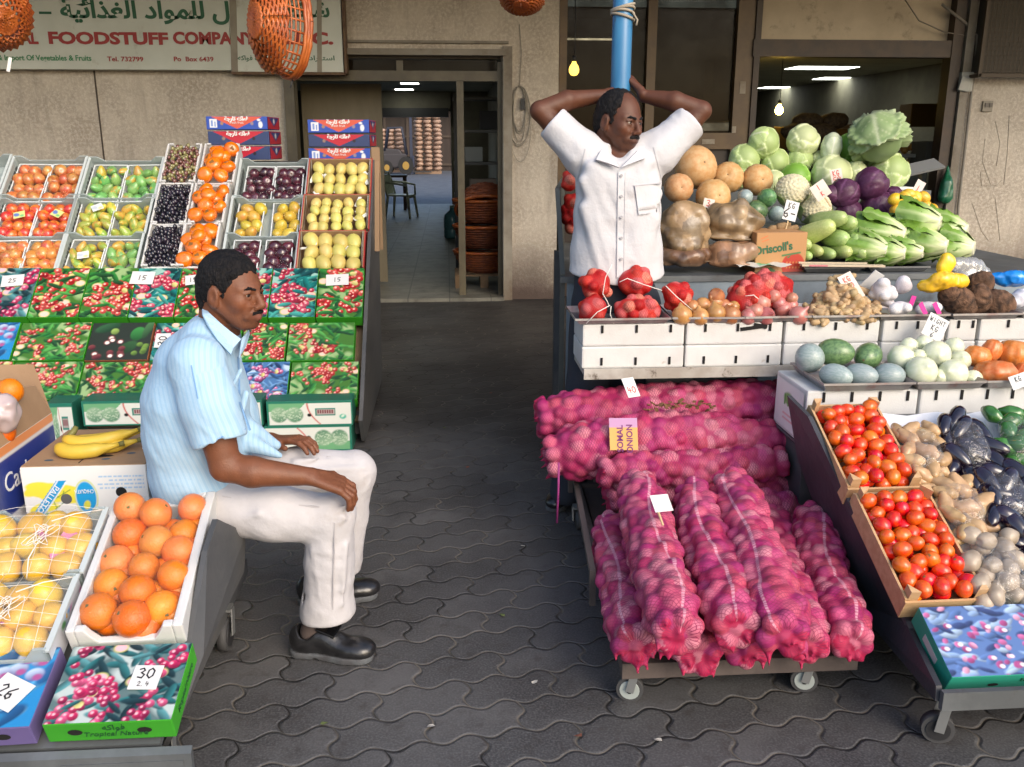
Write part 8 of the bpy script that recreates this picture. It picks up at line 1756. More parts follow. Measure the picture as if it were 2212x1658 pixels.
# scraps trodden on the pavement
for i, (px, py) in enumerate(((1155, 1475), (1010, 1010), (1085, 1330), (930, 1570), (1250, 1590), (700, 1565), (1420, 1600), (1060, 850), (960, 925), (1130, 1180))):
 p = az(px, py, .004); V = [(U(.008, .016) * math.cos(a), U(.005, .010) * math.sin(a), U(.0, .005)) for a in (0, 1, 2, 3, 4, 5)]
 tag(mesh_obj('litter_scrap', MB().add(V, [tuple(range(6))]).mesh(M(('pale scrap', 'peel scrap', 'leaf scrap')[i % 3], ((.42, .40, .36), (.22, .08, .05), (.10, .13, .04))[i % 3], .8)), loc=p, rot=(0, 0, U(0, 6))), ('pale paper scrap', 'dry onion peel scrap', 'wilted leaf scrap')[i % 3] + ' lying flat on the dark pavers', 'litter', ('paper', 'peel', 'leaf')[i % 3] + ' scraps on the pavers')
# =================================================================== THE TWO MEN
from mathutils.bvhtree import BVHTree
SKIN = M('brown skin', (1, 1, 1), .50, vc=True, bump=.18, bscale=220, coat=.02, sss=.03, spec=.38)
HAIR = M('black hair', (.004, .004, .005), .62, (.012, .010, .010), scale=90, bump=.9, bscale=200, stretch=(1, 1, .35), spec=.22)
EYEW = M('eye white', (.27, .23, .20), .2, coat=.5); IRIS = M('dark iris', (.012, .007, .005), .15)
SHOE = M('black shoe leather', (.010, .010, .011), .28, (.02, .02, .022), scale=30, coat=.3, bump=.15, bscale=60)
SOLE = M('grey shoe sole', (.10, .11, .12), .7, (.06, .06, .065), scale=20); SOCK = M('grey brown sock', (.10, .075, .068), .9)
def a3(v): return np.array(v, np.float64)
class Head:
 sm = 0
 """one head in its own frame: x forward, y to its left, z up"""
 def __init__(s, C, f, u, k):
  s.C = a3(C); s.f = a3(f) / np.linalg.norm(f); l = np.cross(u, s.f); s.l = l / np.linalg.norm(l); s.u = np.cross(s.f, s.l); s.k = k; s.Q = np.stack([s.f, s.l, s.u], 1)
 def P(s, x, y, z): return s.C + s.k * (s.f * x + s.l * y + s.u * z)
 def loc(s, V): return (V - s.C) @ s.Q / s.k
 def add(s, F):
  k = s.k; E = lambda c, r, kk=.01, op='u': F.ell(s.P(*c), tuple(q * k for q in r), s.Q, kk, op); C = lambda a, b, ra, rb, kk=.008, op='u': F.cap(s.P(*a), s.P(*b), ra * k, rb * k, kk, op)
  E((-.012, 0, .036), (.098, .078, .088)); E((.034, 0, -.025), (.060, .063, .085), .03); E((.042, 0, -.082), (.044, .041, .028), .022); E((.074, 0, -.098), (.018, .022, .016), .016); C((-.055, 0, -.02), (-.055, 0, -.06), .06, .055, .03)
  for y in (-1, 1):
   C((.0, y * .056, -.045), (.055, y * .026, -.098), .016, .013, .02); C((.086, y * .010, .020), (.066, y * .046, .018), .012, .011, .012); E((.058, y * .046, -.022), (.024, .020, .022), .02)
   E((.096, y * .031, .001), (.015, .019, .0115), .008, 's'); C((.084, y * .045, .006), (.0895, y * .031, .0105), .0045, .0048, .004); C((.0895, y * .031, .0105), (.087, y * .018, .006), .0048, .004, .004); C((.083, y * .044, -.004), (.088, y * .030, -.0085), .0036, .004, .004); C((.088, y * .030, -.0085), (.086, y * .018, -.003), .004, .0035, .004)
   E((.101, y * .0145, -.040), (.011, .0085, .009), .006); E((.110, y * .0068, -.0475), (.005, .0042, .005), .003, 's')
   E((-.010, y * .080, -.010), (.021, .010, .035), .006); E((-.004, y * .092, -.004), (.010, .008, .019), .005, 's'); C((-.02, y * .074, -.02), (-.004, y * .074, -.03), .012, .010, .008)
   C((.099, y * .002, -.061), (.089, y * .025, -.0655 + s.sm), .0072, .003, .004); C((.098, y * .002, -.0735), (.088, y * .023, -.068 + s.sm), .0088, .0035, .004); C((.104, 0, -.0668), (.092, y * .028, -.0668 + s.sm), .0028, .0022, .003, 's')
   C((.085, y * .03, -.035), (.078, y * .036, -.07), .008, .006, .012); C((.099, y * .021, -.040), (.083, y * .037, -.062), .003, .002, .004, 's')
  C((.091, 0, .012), (.113, 0, -.030), .0085, .0125, .010); E((.112, 0, -.034), (.0135, .0125, .0115), .006); E((.084, 0, -.066), (.016, .030, .022), .014)
 def paint(s, V, base, lip, stubble, bald=0):
  p = s.loc(V); n = vnoise(V, 60, 3)[:, None]; C = np.tile(a3(base), (len(V), 1)) * (.88 + .24 * n)
  near = np.linalg.norm(p * [1, 1, .8], axis=1) < .14
  def blob(c, r): return np.exp(-(((p - a3(c)) / a3(r)) ** 2).sum(1))[:, None]
  m = blob((.06, 0, -.085), (.06, .06, .035)) * stubble; C = C * (1 - m * .55) + a3((.030, .018, .014)) * m * .55
  for y in (-1, 1): m = blob((.09, y * .031, .0), (.02, .020, .012)) * .45; C = C * (1 - m) + C * .45 * m; m = blob((-.004, y * .09, -.004), (.010, .01, .018)) * .5; C = C * (1 - m * .5); m = blob((.07, y * .045, -.03), (.03, .025, .02)) * .25; C = C * (1 + m * [1.0, .7, .6])
  m = blob((.102, 0, -.0675), (.018, .022, .0095)) * .8; C = C * (1 - m) + a3(lip) * m
  m = blob((.115, 0, -.032), (.02, .02, .02)) * .15; C = C * (1 + m)
  if bald: m = ((p[:, 2] > .075) & near)[:, None] * bald; C = C * (1 - m) + a3((.05, .026, .017)) * m
  return C
 def parts(s, root, zline, thick, xtop=None, seed=0, brow=.0045, mous=.0075, mdrop=.062):
  k = s.k; o = a3(root.location); mk = lambda nm, V, Fq, m: mesh_obj(nm, np_mesh(nm, V - o, Fq, m), root)
  for y in (-1, 1):
   c = s.P(.0765, y * .031, .0005) - o; e = MB().lathe([(0, -.0125 * k)] + [(.0125 * k * math.cos(a * .2618), .0125 * k * math.sin(a * .2618)) for a in range(-5, 6)] + [(0, .0125 * k)], 14).mesh(EYEW, 'eye'); eo = mesh_obj('eye', e, root, c)
   g = s.f * .8 + s.l * s.gaze; g /= np.linalg.norm(g); it = Vector(g); mesh_obj('iris', MB().disc(it * .01275 * k, .0062 * k, it, 14).mesh(IRIS), eo)
   h = SDF(s.C - .17, s.C + .17, .0022); h.cap(s.P(.098, y * .012, .018), s.P(.090, y * .034, .0235), brow * k, brow * k, .003).cap(s.P(.090, y * .034, .0235), s.P(.074, y * .050, .016), brow * k, brow * .5 * k, .003); h.disp(lambda P: (vnoise(P, 300, 2) - .5) * .003); mk('eyebrow', *h.mesh(0), HAIR)
  h = SDF(s.C - .17, s.C + .17, .0024)
  for y in (-1, 1): h.cap(s.P(.106, y * .003, -.0535), s.P(.098, y * .019, -.057), mous * k, mous * .85 * k, .004).cap(s.P(.098, y * .019, -.057), s.P(.088, y * .030, -mdrop - .006), mous * .85 * k, mous * .4 * k, .004)
  h.disp(lambda P: (vnoise(P, 320, 5) - .5) * .004); mk('moustache', *h.mesh(0), HAIR)
  h = SDF(s.C - .19, s.C + .19, .0030); h.ell(s.P(-.014, 0, .038), tuple((q + thick) * k for q in (.096, .077, .087)), s.Q); h.cap(s.P(-.058, 0, -.01), s.P(-.058, 0, -.055), (.060 + thick) * k, (.052 + thick) * k, .02)
  Q, C, xs, zs = s.Q / k, s.C, [q[0] for q in zline], [q[1] for q in zline]
  def cut(X, Y, Z):
   lx, ly, lz = ((X - C[0]) * Q[0, i] + (Y - C[1]) * Q[1, i] + (Z - C[2]) * Q[2, i] for i in range(3))
   w = lx + .006 * np.sin(ly * 210 + 3 * np.sin(lz * 90)); d = (np.interp(w.ravel(), xs, zs).reshape(w.shape) - lz) * .75
   if xtop is not None: d = np.maximum(d, np.where(lz > .045, (lx - xtop - 9 * ly * ly) * .8, -1))
   return d * k
  h.field(cut, .008); h.disp(lambda P: (vnoise(P, 150, seed) - .5) * .005 + (vnoise(P, 55, seed + 1) - .5) * .005); mk('hair', *h.mesh(0), HAIR)
def hand_add(F, wrist, d, n, side, L=.185, curl=(.3, .9, 1.0), spread=.16, k=.005, thumb=.8, squash=.55):
 """palm, four unequal fingers bent at two joints, a thumb from the palm's side. d: along the hand, n: back of the hand, side: towards the thumb"""
 d = a3(d) / np.linalg.norm(d); n = a3(n); n -= d * n.dot(d); n /= np.linalg.norm(n); t = a3(side); t -= d * t.dot(d) + n * t.dot(n); t /= np.linalg.norm(t); w = a3(wrist); sc = L / .185
 for q in (-.026, -.009, .009, .026): F.cap(w + t * q * .6, w + d * .088 * sc + t * q * 1.15 * sc, .0155 * sc, .0125 * sc, .010)
 for i, (q, l) in enumerate(((.031, .88), (.0105, 1.0), (-.0105, .94), (-.030, .76))):
  p = w + d * .088 * sc + t * q * sc; a = t * spread * (q / .03); v = d + a
  for sgm, (ln, r0, r1) in enumerate(((.044, .0100, .0092), (.028, .0092, .0084), (.022, .0084, .0072))):
   th = sum(curl[:sgm + 1]); v2 = (d + a) * math.cos(th) - n * math.sin(th); v2 /= np.linalg.norm(v2); e = p + v2 * ln * l * sc; F.cap(p, e, r0 * sc, r1 * sc, .0035); p = e
 p = w + d * .03 * sc + t * .026 * sc; v = t * thumb + d * .8 - n * .25; v /= np.linalg.norm(v); e = p + v * .042 * sc; F.cap(p - v * .012, e, .0145 * sc, .0115 * sc, .008); v = t * .35 * thumb + d - n * .35; v /= np.linalg.norm(v); F.cap(e, e + v * .032 * sc, .0112 * sc, .0088 * sc, .004)
def cloth(P, seed, amp, sc, st): return (np.abs(vnoise(P @ st, sc, seed) - .5) - .22) * amp
def folds(F, pts, k=.016):
 for a, b, r in pts: F.cap(a, b, r, r * .35, k)
def on(bvh, px, py, off):
 d = ray(px, py).normalized(); h, nrm, i, q = bvh.ray_cast(EYE, d)
 if h is None: return None
 return h - d * off
def patch(name, bvh, outline, off, mat, root, nu=8, nv=8, th=.0025):
 """a piece of cloth lying on the garment: quad given by four photo corners"""
 V = []; (x0, y0), (x1, y1), (x2, y2), (x3, y3) = outline; last = None
 for j in range(nv):
  for i in range(nu):
   u, v = i / (nu - 1), j / (nv - 1); px = (x0 * (1 - u) + x1 * u) * (1 - v) + (x3 * (1 - u) + x2 * u) * v; py = (y0 * (1 - u) + y1 * u) * (1 - v) + (y3 * (1 - u) + y2 * u) * v
   q = on(bvh, px, py, off)
   if q is None or (last is not None and abs(q.y - last.y) > .06): q = EYE + ray(px, py) * ((last.y if last is not None else 3) / ray(px, py).y)
   last = q; V.append(q - root.location - (root.parent.location if root.parent else Vector()))
 Fq = [(j * nu + i, j * nu + i + 1, (j + 1) * nu + i + 1, (j + 1) * nu + i) for j in range(nv - 1) for i in range(nu - 1)]; n = len(V)
 back = [q + Vector((0, .006, 0)) for q in V]; m = MB().add(V, Fq, 0, True)
 ring = [i for i in range(nu)] + [j * nu + nu - 1 for j in range(1, nv)] + [(nv - 1) * nu + i for i in range(nu - 2, -1, -1)] + [j * nu for j in range(nv - 2, 0, -1)]
 m.add([V[i] for i in ring] + [back[i] for i in ring], [(i, (i + 1) % len(ring), len(ring) + (i + 1) % len(ring), len(ring) + i) for i in range(len(ring))])
 return m.obj(name, mat, root)
def bv(V, Fq): return BVHTree.FromPolygons([Vector(v) for v in V.tolist()], Fq.tolist())
def shoe(root, heel, toe, tr=1.0):
 h, t = a3(heel), a3(toe); d = t - h; Ln = np.linalg.norm(d); d /= Ln; u = a3((0, 0, 1)); s_ = np.cross(u, d); o = a3(root.location); lo, hi = np.minimum(h, t) - .09, np.maximum(h, t) + .09; hi[2] += .06; Q = np.stack([d, s_, u], 1)
 F = SDF(lo, hi, .0036); F.ell(h + d * .045 + u * .055, (.046, .036, .050), Q, .02); F.ell(h + d * .10 + u * .058, (.07, .037, .043), Q, .03); F.ell(h + d * (Ln - .075) + u * .038, (.078, .046, .030), Q, .03); F.ell(h + d * (Ln - .035) + u * .034, (.034, .038, .022), Q, .02); F.cap(h + d * .07 + u * .13, h + d * .062 + u * .08, .030, .033, .01, 's'); F.half(h + u * .018, (0, 0, -1), .004)
 V, Fq = F.mesh(0); b = mesh_obj('shoe', np_mesh('shoe', V - o, Fq, SHOE), root)
 G = SDF(lo, hi, .0036)
 for a, c, r0, r1 in ((.036, .10, .035, .032), (.10, Ln - .085, .032, .045), (Ln - .085, Ln - .045, .045, .043)): G.cap(h + d * a + u * .014, h + d * c + u * .014, r0, r1, .008)
 G.half(h + u * .023, (0, 0, 1), .002); G.half(h + u * .002, (0, 0, -1), .002); G.cap(h + d * .085 - s_ * .07, h + d * .10 + s_ * .07 + u * .0, .010, .010, .003, 's'); V, Fq = G.mesh(0); mesh_obj('sole', np_mesh('sole', V - o, Fq, SOLE), b)
 mesh_obj('strap', MB().box((0, 0, 0), (.062, .072, .008), Matrix(np.stack([d * .93 - u * .36, s_, u * .93 + d * .36], 1).tolist()), 0).mesh(M('shiny strap', (.006, .006, .007), .12, coat=.6), bevel=.004), b, Vector(h + d * .125 + u * .0965 - o))
def q_(x, y, Y): return a3(ay(x, y, Y))
B0 = Vector((-.79, 2.52, 0)); man1 = thing('person', 'smiling man in a blue striped shirt and pale trousers sitting on the cart edge', 'person', B0); o1 = a3(B0)
hd = Head(q_(501, 630, 2.52), (math.cos(rad(25)), -math.sin(rad(25)), -.05), (.03, 0, 1), .865); hd.gaze = -.1; hd.sm = .013
F = SDF((-1.06, 2.20, .40), (-.17, 2.84, 1.36), .0033); hd.add(F)
nk = q_(468, 735, 2.55); F.chain([hd.P(-.035, 0, -.03), hd.P(-.050, 0, -.10), nk], [.050, .052, .060], .02)
sp = [q_(430, 1075, 2.55), q_(428, 960, 2.55), q_(430, 860, 2.55), q_(440, 790, 2.55)]; F.chain(sp, [.10, .095, .095, .078], .02, flat=((0, 1, 0), .78)); F.cap(nk, sp[3], .054, .066, .03)
shN, elN, wrN = q_(432, 800, 2.40), q_(487, 1008, 2.335), q_(672, 1030, 2.36); shF = q_(470, 785, 2.71); elF = q_(530, 975, 2.78); wrF = q_(585, 953, 2.70)
F.cap(sp[3], shN, .066, .054, .03).cap(sp[3], shF, .066, .054, .03); F.chain([shN, q_(460, 900, 2.355), elN], [.055, .051, .041], .015); F.chain([elN, q_(545, 1020, 2.335), wrN], [.040, .0415, .0245], .012, flat=((0, 0, 1), 1.0))
F.chain([shF, elF, wrF], [.055, .042, .027], .015)
hand_add(F, wrN, q_(742, 1050, 2.365) - wrN, (.25, -.2, 1), (0, 1, .0), L=.178, curl=(.40, .70, .45), spread=.20)
hand_add(F, wrF, (1, -.35, .16), (-.1, .2, 1), (0, -1, .2), L=.175, curl=(.25, .45, .4))
V, Fq = F.mesh(0); mesh_obj('body', np_mesh('body', V - o1, Fq, SKIN, col=hd.paint(V, (.165, .060, .028), (.21, .075, .058), .8)), man1)
hd.parts(man1, [(-.13, -.085), (-.075, -.078), (-.045, -.05), (-.030, -.02), (-.022, .028), (.004, .032), (.012, .004), (.020, -.022), (.034, -.016), (.040, .030), (.052, .058), (.075, .066), (.092, .060), (.12, .058)], .008, seed=4, mous=.006)
# shirt
S1 = SDF((-1.08, 2.18, .40), (-.30, 2.90, 1.22), .0042)
ct = [q_(437, 1062, 2.55), q_(434, 1010, 2.55), q_(427, 930, 2.55), q_(424, 860, 2.55), q_(429, 790, 2.55), q_(446, 745, 2.555)]
S1.chain(ct, [.126, .136, .142, .138, .112, .072], .02, flat=((0, 1, 0), .78)); S1.cap(q_(428, 782, 2.395), q_(462, 770, 2.70), .066, .066, .03); S1.cap(q_(440, 735, 2.48), q_(452, 725, 2.62), .055, .055, .03); S1.cap(nk, q_(463, 722, 2.55), .068, .064, .015)
SL = SDF((-1.08, 2.18, .40), (-.30, 2.90, 1.22), .0042); SL.chain([q_(428, 790, 2.39), q_(455, 878, 2.345), q_(481, 975, 2.325)], [.074, .073, .070], .022); S1.chain([q_(470, 790, 2.71), q_(505, 890, 2.76), q_(530, 960, 2.785)], [.072, .07, .066], .022)
S1.cap(q_(540, 935, 2.56), q_(598, 962, 2.60), .034, .012, .02).cap(q_(545, 960, 2.52), q_(606, 984, 2.53), .024, .007, .02)
dn = q_(481, 958, 2.325) - q_(455, 878, 2.345); dn /= np.linalg.norm(dn); SL.cap(q_(485, 978, 2.32), q_(473, 930, 2.33), .058, .056, .004, 's')
cutp = q_(478, 953, 2.325)
def slv(X, Y, Z): return (X - cutp[0]) * dn[0] + (Y - cutp[1]) * dn[1] + (Z - cutp[2]) * dn[2]
SL.field(slv, .002); hh = np.clip(.5 + .5 * (S1.F - SL.F) / .018, 0, 1); S1.F = S1.F * (1 - hh) + SL.F * hh - .018 * hh * (1 - hh); del SL
folds(S1, [(q_(395, 830, 2.40), q_(420, 960, 2.38), .010), (q_(340, 900, 2.46), q_(430, 1010, 2.40), .012), (q_(335, 960, 2.46), q_(420, 1025, 2.40), .011), (q_(360, 1030, 2.46), q_(450, 1040, 2.41), .010), (q_(400, 740, 2.48), q_(430, 800, 2.36), .008), (q_(520, 800, 2.45), q_(480, 880, 2.42), .008), (q_(532, 850, 2.47), q_(510, 930, 2.43), .008), (q_(440, 840, 2.30), q_(470, 930, 2.275), .008), (q_(410, 850, 2.33), q_(445, 930, 2.27), .006)])
st = np.array(((1, 0, .35), (0, 1, 0), (.35, 0, .55))); S1.disp(lambda P: cloth(P, 7, .013, 11, st) + cloth(P, 9, .007, 30, st)); V, Fq = S1.mesh(1)
def stripe_mat(name, c1, c2, pitch):
 m, nt, b = _nt(name); un = N(nt, 'ShaderNodeAttribute', attribute_name='net'); spx = N(nt, 'ShaderNodeSeparateXYZ'); L(nt, un.outputs['Vector'], spx.inputs[0])
 w1 = sstep(nt, mth(nt, 'SINE', mth(nt, 'MULTIPLY', spx.outputs[0], 2 * math.pi / pitch)), .1, .7); w2 = sstep(nt, mth(nt, 'SINE', mth(nt, 'MULTIPLY', spx.outputs[0], 2 * math.pi / pitch * 3)), .6, .9)
 L(nt, mixc(nt, mth(nt, 'ADD', mth(nt, 'MULTIPLY', w1, .7), mth(nt, 'MULTIPLY', w2, .3), clamp=True), c1, c2), b.inputs['Base Color']); b.inputs['Roughness'].default_value = .75; b.inputs['Sheen Weight'].default_value = .1
 tc = N(nt, 'ShaderNodeTexCoord'); no = N(nt, 'ShaderNodeTexNoise', i_Scale=28, i_Detail=5); L(nt, tc.outputs['Object'], no.inputs['Vector']); bp = N(nt, 'ShaderNodeBump', i_Strength=.35, i_Distance=.01); L(nt, no.outputs['Fac'], bp.inputs['Height']); L(nt, bp.outputs[0], b.inputs['Normal']); return m
BLUE = stripe_mat('blue striped cotton', (.36, .53, .68), (.285, .47, .65), .013); BLUEP = M('plain blue cotton', (.36, .53, .69), .75, bump=.2, bscale=60)
rel = V - q_(455, 878, 2.345); ex = np.cross(dn, (0, 1, 0)); isl = (V[:, 1] < 2.415) & ((rel @ dn) > -.09); uu = np.where(isl, rel @ ex * -1 + .3, V[:, 0] + (V[:, 2] - .9) * .10)
me = np_mesh('shirt', V - o1, Fq, BLUE, uv=np.stack([uu, V[:, 2]], 1)); sh1 = mesh_obj('shirt', me, man1); b1 = bv(V, Fq)
C_ = SDF((-.95, 2.35, .95), (-.55, 2.75, 1.20), .0028)
C_.cap(q_(447, 690, 2.47), q_(462, 676, 2.55), .010, .010, .006)
def collar(name, pts, Y0, mat, root, o, th=.0045):
 V = [tuple(Vector(q_(x, y, Y) - o)) for x, y, Y in pts]; n = len(V); V2 = [(x - .004, y + th * 1.6, z - .003) for x, y, z in V]
 return MB().add(V + V2, [tuple(range(n)), tuple(range(2 * n - 1, n - 1, -1))] + [(i, n + i, n + (i + 1) % n, (i + 1) % n) for i in range(n)]).obj(name, mat, root)
collar('collar', [(437, 661, 2.52), (452, 676, 2.475), (478, 700, 2.455), (500, 718, 2.45), (521, 733, 2.455), (504, 752, 2.435), (499, 766, 2.432), (470, 735, 2.418), (448, 702, 2.43), (438, 680, 2.46)], 0, BLUEP, sh1, a3(man1.location))
collar('collar', [(522, 732, 2.50), (538, 712, 2.54), (540, 722, 2.55), (532, 748, 2.52), (516, 775, 2.46)], 0, BLUEP, sh1, a3(man1.location))
for q, off in (([(513, 772), (516, 772), (519, 870), (516, 870)], .005), ([(516, 870), (519, 870), (541, 930), (538, 932)], .005), ([(412, 790), (414, 790), (428, 862), (426, 862)], .003), ([(430, 961), (530, 926), (530, 929), (430, 964)], .003)): patch('placket', b1, q, off, M('blue fold', (.18, .34, .58), .8), sh1, 3, 9)
patch('pen', b1, [(528, 795), (530, 795), (535, 822), (533, 822)], .007, M('pen blue', (.02, .10, .42), .4), sh1, 2, 4)
# trousers
T1 = SDF((-1.0, 2.20, .06), (-.10, 2.95, .66), .0048)
T1.chain([q_(440, 1088, 2.47), q_(590, 1108, 2.43), q_(712, 1122, 2.425)], [.088, .078, .068], .02); T1.chain([q_(712, 1122, 2.425), q_(712, 1210, 2.435), q_(708, 1322, 2.445)], [.068, .069, .080], .014); T1.ell(q_(722, 1108, 2.42), (.058, .055, .055), k=.02)
T1.chain([q_(470, 1050, 2.64), q_(640, 1022, 2.68), q_(765, 1020, 2.70)], [.088, .076, .066], .02); T1.chain([q_(765, 1020, 2.70), q_(752, 1110, 2.71), q_(722, 1290, 2.735)], [.064, .062, .074], .012); T1.cap(q_(440, 1085, 2.48), q_(455, 1065, 2.64), .095, .095, .03)
T1.half(q_(708, 1328, 2.445), (.06, 0, -1), .003); T1.cap(q_(706, 1345, 2.445), q_(708, 1290, 2.445), .071, .068, .004, 's')
folds(T1, [(q_(485, 1130, 2.40), q_(560, 1110, 2.35), .008), (q_(670, 1155, 2.40), q_(745, 1120, 2.36), .009), (q_(665, 1165, 2.40), q_(720, 1160, 2.365), .008), (q_(690, 1140, 2.38), q_(750, 1090, 2.37), .007), (q_(640, 1000, 2.62), q_(770, 975, 2.66), .008), (q_(640, 1020, 2.61), q_(790, 1010, 2.65), .007), (q_(745, 1180, 2.38), q_(740, 1310, 2.375), .007), (q_(680, 1190, 2.38), q_(690, 1290, 2.37), .006), (q_(765, 1080, 2.66), q_(800, 1040, 2.66), .006)], .014)
st2 = np.array(((.5, 0, .2), (0, 1, 0), (0, 0, .8))); T1.disp(lambda P: cloth(P, 12, .013, 13, st2) + cloth(P, 14, .006, 34, st2)); V, Fq = T1.mesh(1)
mesh_obj('trousers', np_mesh('trousers', V - o1, Fq, M('pale trousers', (.50, .485, .50), .85, (.46, .445, .455), scale=6, bump=.25, bscale=45, dirt=(.41, .36, .33), dscale=7, dlo=.55, dhi=.8)), man1); bt = bv(V, Fq)
for q in ([(480, 1072), (480, 1074.5), (690, 1098), (690, 1095.5)], [(722, 1130), (724.5, 1130), (720, 1318), (717.5, 1318)]): patch('side_seam', bt, q, .0025, M('trouser seam', (.41, .39, .40), .9), [c_ for c_ in man1.children if c_.name.startswith('trousers')][0], 16, 2)
a, c = az(632, 1398, 0), az(812, 1405, 0); shoe(man1, (a.x + .0, a.y - .035, 0), (c.x, c.y - .055, 0)); a, c = az(640, 1312, 0), az(818, 1292, 0); shoe(man1, (a.x, a.y + .02, 0), (c.x, c.y + .015, 0))
for a, c in (((676, 1345, 2.46), (700, 1290, 2.45)), ((690, 1280, 2.76), (712, 1240, 2.74))): F = SDF(np.minimum(q_(*a), q_(*c)) - .08, np.maximum(q_(*a), q_(*c)) + .08, .0045); F.cap(q_(*a) - (0, 0, .03), q_(*c), .040, .040); V, Fq = F.mesh(); mesh_obj('sock', np_mesh('sock', V - o1, Fq, SOCK), man1)
YB = 3.51; B2 = Vector((.66, YB, 0)); man2 = thing('person', 'moustached man in a white shirt standing with both hands behind his head against the pole', 'person', B2); o2 = a3(B2)
h2 = Head(q_(1338, 263, 3.50), (.60, -.78, -.10), (.02, .06, 1), .895); h2.gaze = .25
F = SDF((.20, 3.32, .78), (1.16, 3.80, 1.88), .0036); h2.add(F)
F.chain([h2.P(-.03, 0, -.03), h2.P(-.045, 0, -.10), q_(1335, 352, 3.53)], [.050, .053, .060], .02)
tp = [q_(1334, 610, YB), q_(1333, 500, YB), q_(1335, 400, YB), q_(1335, 365, YB + .02)]; F.chain(tp, [.10, .105, .11, .075], .02, flat=((1, 0, 0), .72))
AR1 = [q_(1262, 335, YB + .01), q_(1212, 285, YB + .03), q_(1166, 240, YB + .03)]; FO1 = [AR1[2], q_(1225, 218, YB + .05), q_(1304, 207, YB + .11)]
AR2 = [q_(1420, 330, YB + .01), q_(1470, 288, YB + .03), q_(1516, 240, YB + .03)]; FO2 = [AR2[2], q_(1458, 220, YB + .05), q_(1390, 208, YB + .11)]
for A, Fo, sd in ((AR1, FO1, 1), (AR2, FO2, -1)):
 F.cap(tp[2] + (0, 0, .05), A[0], .08, .062, .03); F.chain(A, [.060, .046, .036], .015); F.chain(Fo, [.036, .0375, .024], .010)
hand_add(F, FO1[2], (.40, .85, .12), (-.6, -.2, .7), (.2, -.4, .9), L=.18, curl=(.2, .35, .3), spread=.08, thumb=.5)
hand_add(F, FO2[2], (-.30, .75, .55), (.8, -.2, .4), (-.3, -.3, .8), L=.18, curl=(.15, .4, .4), spread=.10, thumb=.4)
V, Fq = F.mesh(0); mesh_obj('body', np_mesh('body', V - o2, Fq, SKIN, col=h2.paint(V, (.098, .035, .017), (.10, .042, .032), 1.0, .0)), man2)
h2.parts(man2, [(-.13, -.080), (-.075, -.072), (-.045, -.04), (-.030, -.02), (-.024, .024), (.002, .028), (.010, .0), (.018, -.028), (.028, -.02), (.034, .03), (.045, .055), (.06, .075), (.07, .2)], .009, xtop=.022, seed=9, brow=.0048, mous=.0078, mdrop=.064)
S2 = SDF((.22, 3.30, .66), (1.12, 3.76, 1.72), .0046)
S2.chain([q_(1332, 600, YB), q_(1333, 540, YB), q_(1334, 460, YB), q_(1336, 395, YB), q_(1337, 355, YB + .015)], [.140, .129, .121, .117, .082], .02, flat=((1, 0, 0), .74))
for A, s_ in ((AR1, 1), (AR2, -1)):
 S2.cap(q_(1336, 372, YB), A[0], .098, .080, .03); S2.cap(q_(1336, 340, YB + .03), A[0] + (0, 0, .01), .058, .064, .03); e = A[0] + (A[2] - A[0]) * .70; S2.cap(A[0], e, .079, .062, .02); dd = (A[2] - A[0]) / np.linalg.norm(A[2] - A[0]); S2.cap(e - dd * .045, e - dd * .004, .067, .067, .004); c = e + dd * .012
 S2.field(lambda X, Y, Z, c=c, dd=dd, s_=s_: np.where((X - .66) * s_ < -.10, (X - c[0]) * dd[0] + (Y - c[1]) * dd[1] + (Z - c[2]) * dd[2], -1), .002); S2.cap(e + dd * .03, e - dd * .03, .055, .055, .004, 's')
S2.cap(h2.P(-.05, 0, -.20), h2.P(-.03, 0, -.06), .062, .068, .01, 's')
vt = q_(1340, 358, 3.38); S2.cap(vt + (0, -.02, 0), q_(1338, 318, 3.42), .012, .050, .008, 's')
for x, w_ in ((1214, 1), (1442, -1)): S2.cap(q_(1330, 640, YB - .1), q_(1330, 640, YB + .1), .012, .012, .01, 's')
S2.field(lambda X, Y, Z: q_(1330, 616, YB - .12)[2] + .020 * np.clip(((X - .675) / .15), -1.4, 1.4) ** 2 * 1.0 - Z, .003)
folds(S2, [(q_(x0, y0, 3.425), q_(x1, y1, 3.403), .0205) for x0, y0, x1, y1 in ((1420, 420, 1372, 560), (1300, 372, 1330, 430), (1404, 470, 1350, 560), (1262, 392, 1322, 540), (1278, 360, 1318, 470), (1262, 450, 1300, 585), (1290, 480, 1316, 600), (1412, 392, 1362, 520), (1398, 352, 1366, 410), (1412, 478, 1364, 585), (1395, 520, 1380, 600))] + [(q_(1192, 292, 3.515), q_(1240, 345, 3.46), .012), (q_(1206, 275, 3.50), q_(1262, 330, 3.45), .011), (q_(1488, 298, 3.515), q_(1432, 350, 3.46), .012), (q_(1472, 275, 3.50), q_(1415, 322, 3.45), .011)], .035)
st3 = np.array(((1, 0, .12), (0, 1, 0), (.25, 0, .30))); S2.disp(lambda P: cloth(P, 21, .012, 10, st3) + cloth(P, 23, .008, 26, st3)); V, Fq = S2.mesh(1)
WSH = M('white cotton shirt', (.53, .53, .55), .8, bump=.35, bscale=38); WSHD = M('white cotton trim', (.57, .57, .59), .75, bump=.2, bscale=70)
sh2 = mesh_obj('shirt', np_mesh('shirt', V - o2, Fq, WSH), man2); b2 = bv(V, Fq)
patch('placket', b2, [(1336, 372), (1350, 372), (1347, 600), (1333, 600)], .0035, WSHD, sh2, 4, 22)
patch('pocket', b2, [(1371, 402), (1428, 396), (1424, 458), (1380, 464)], .0045, WSHD, sh2, 9, 8)
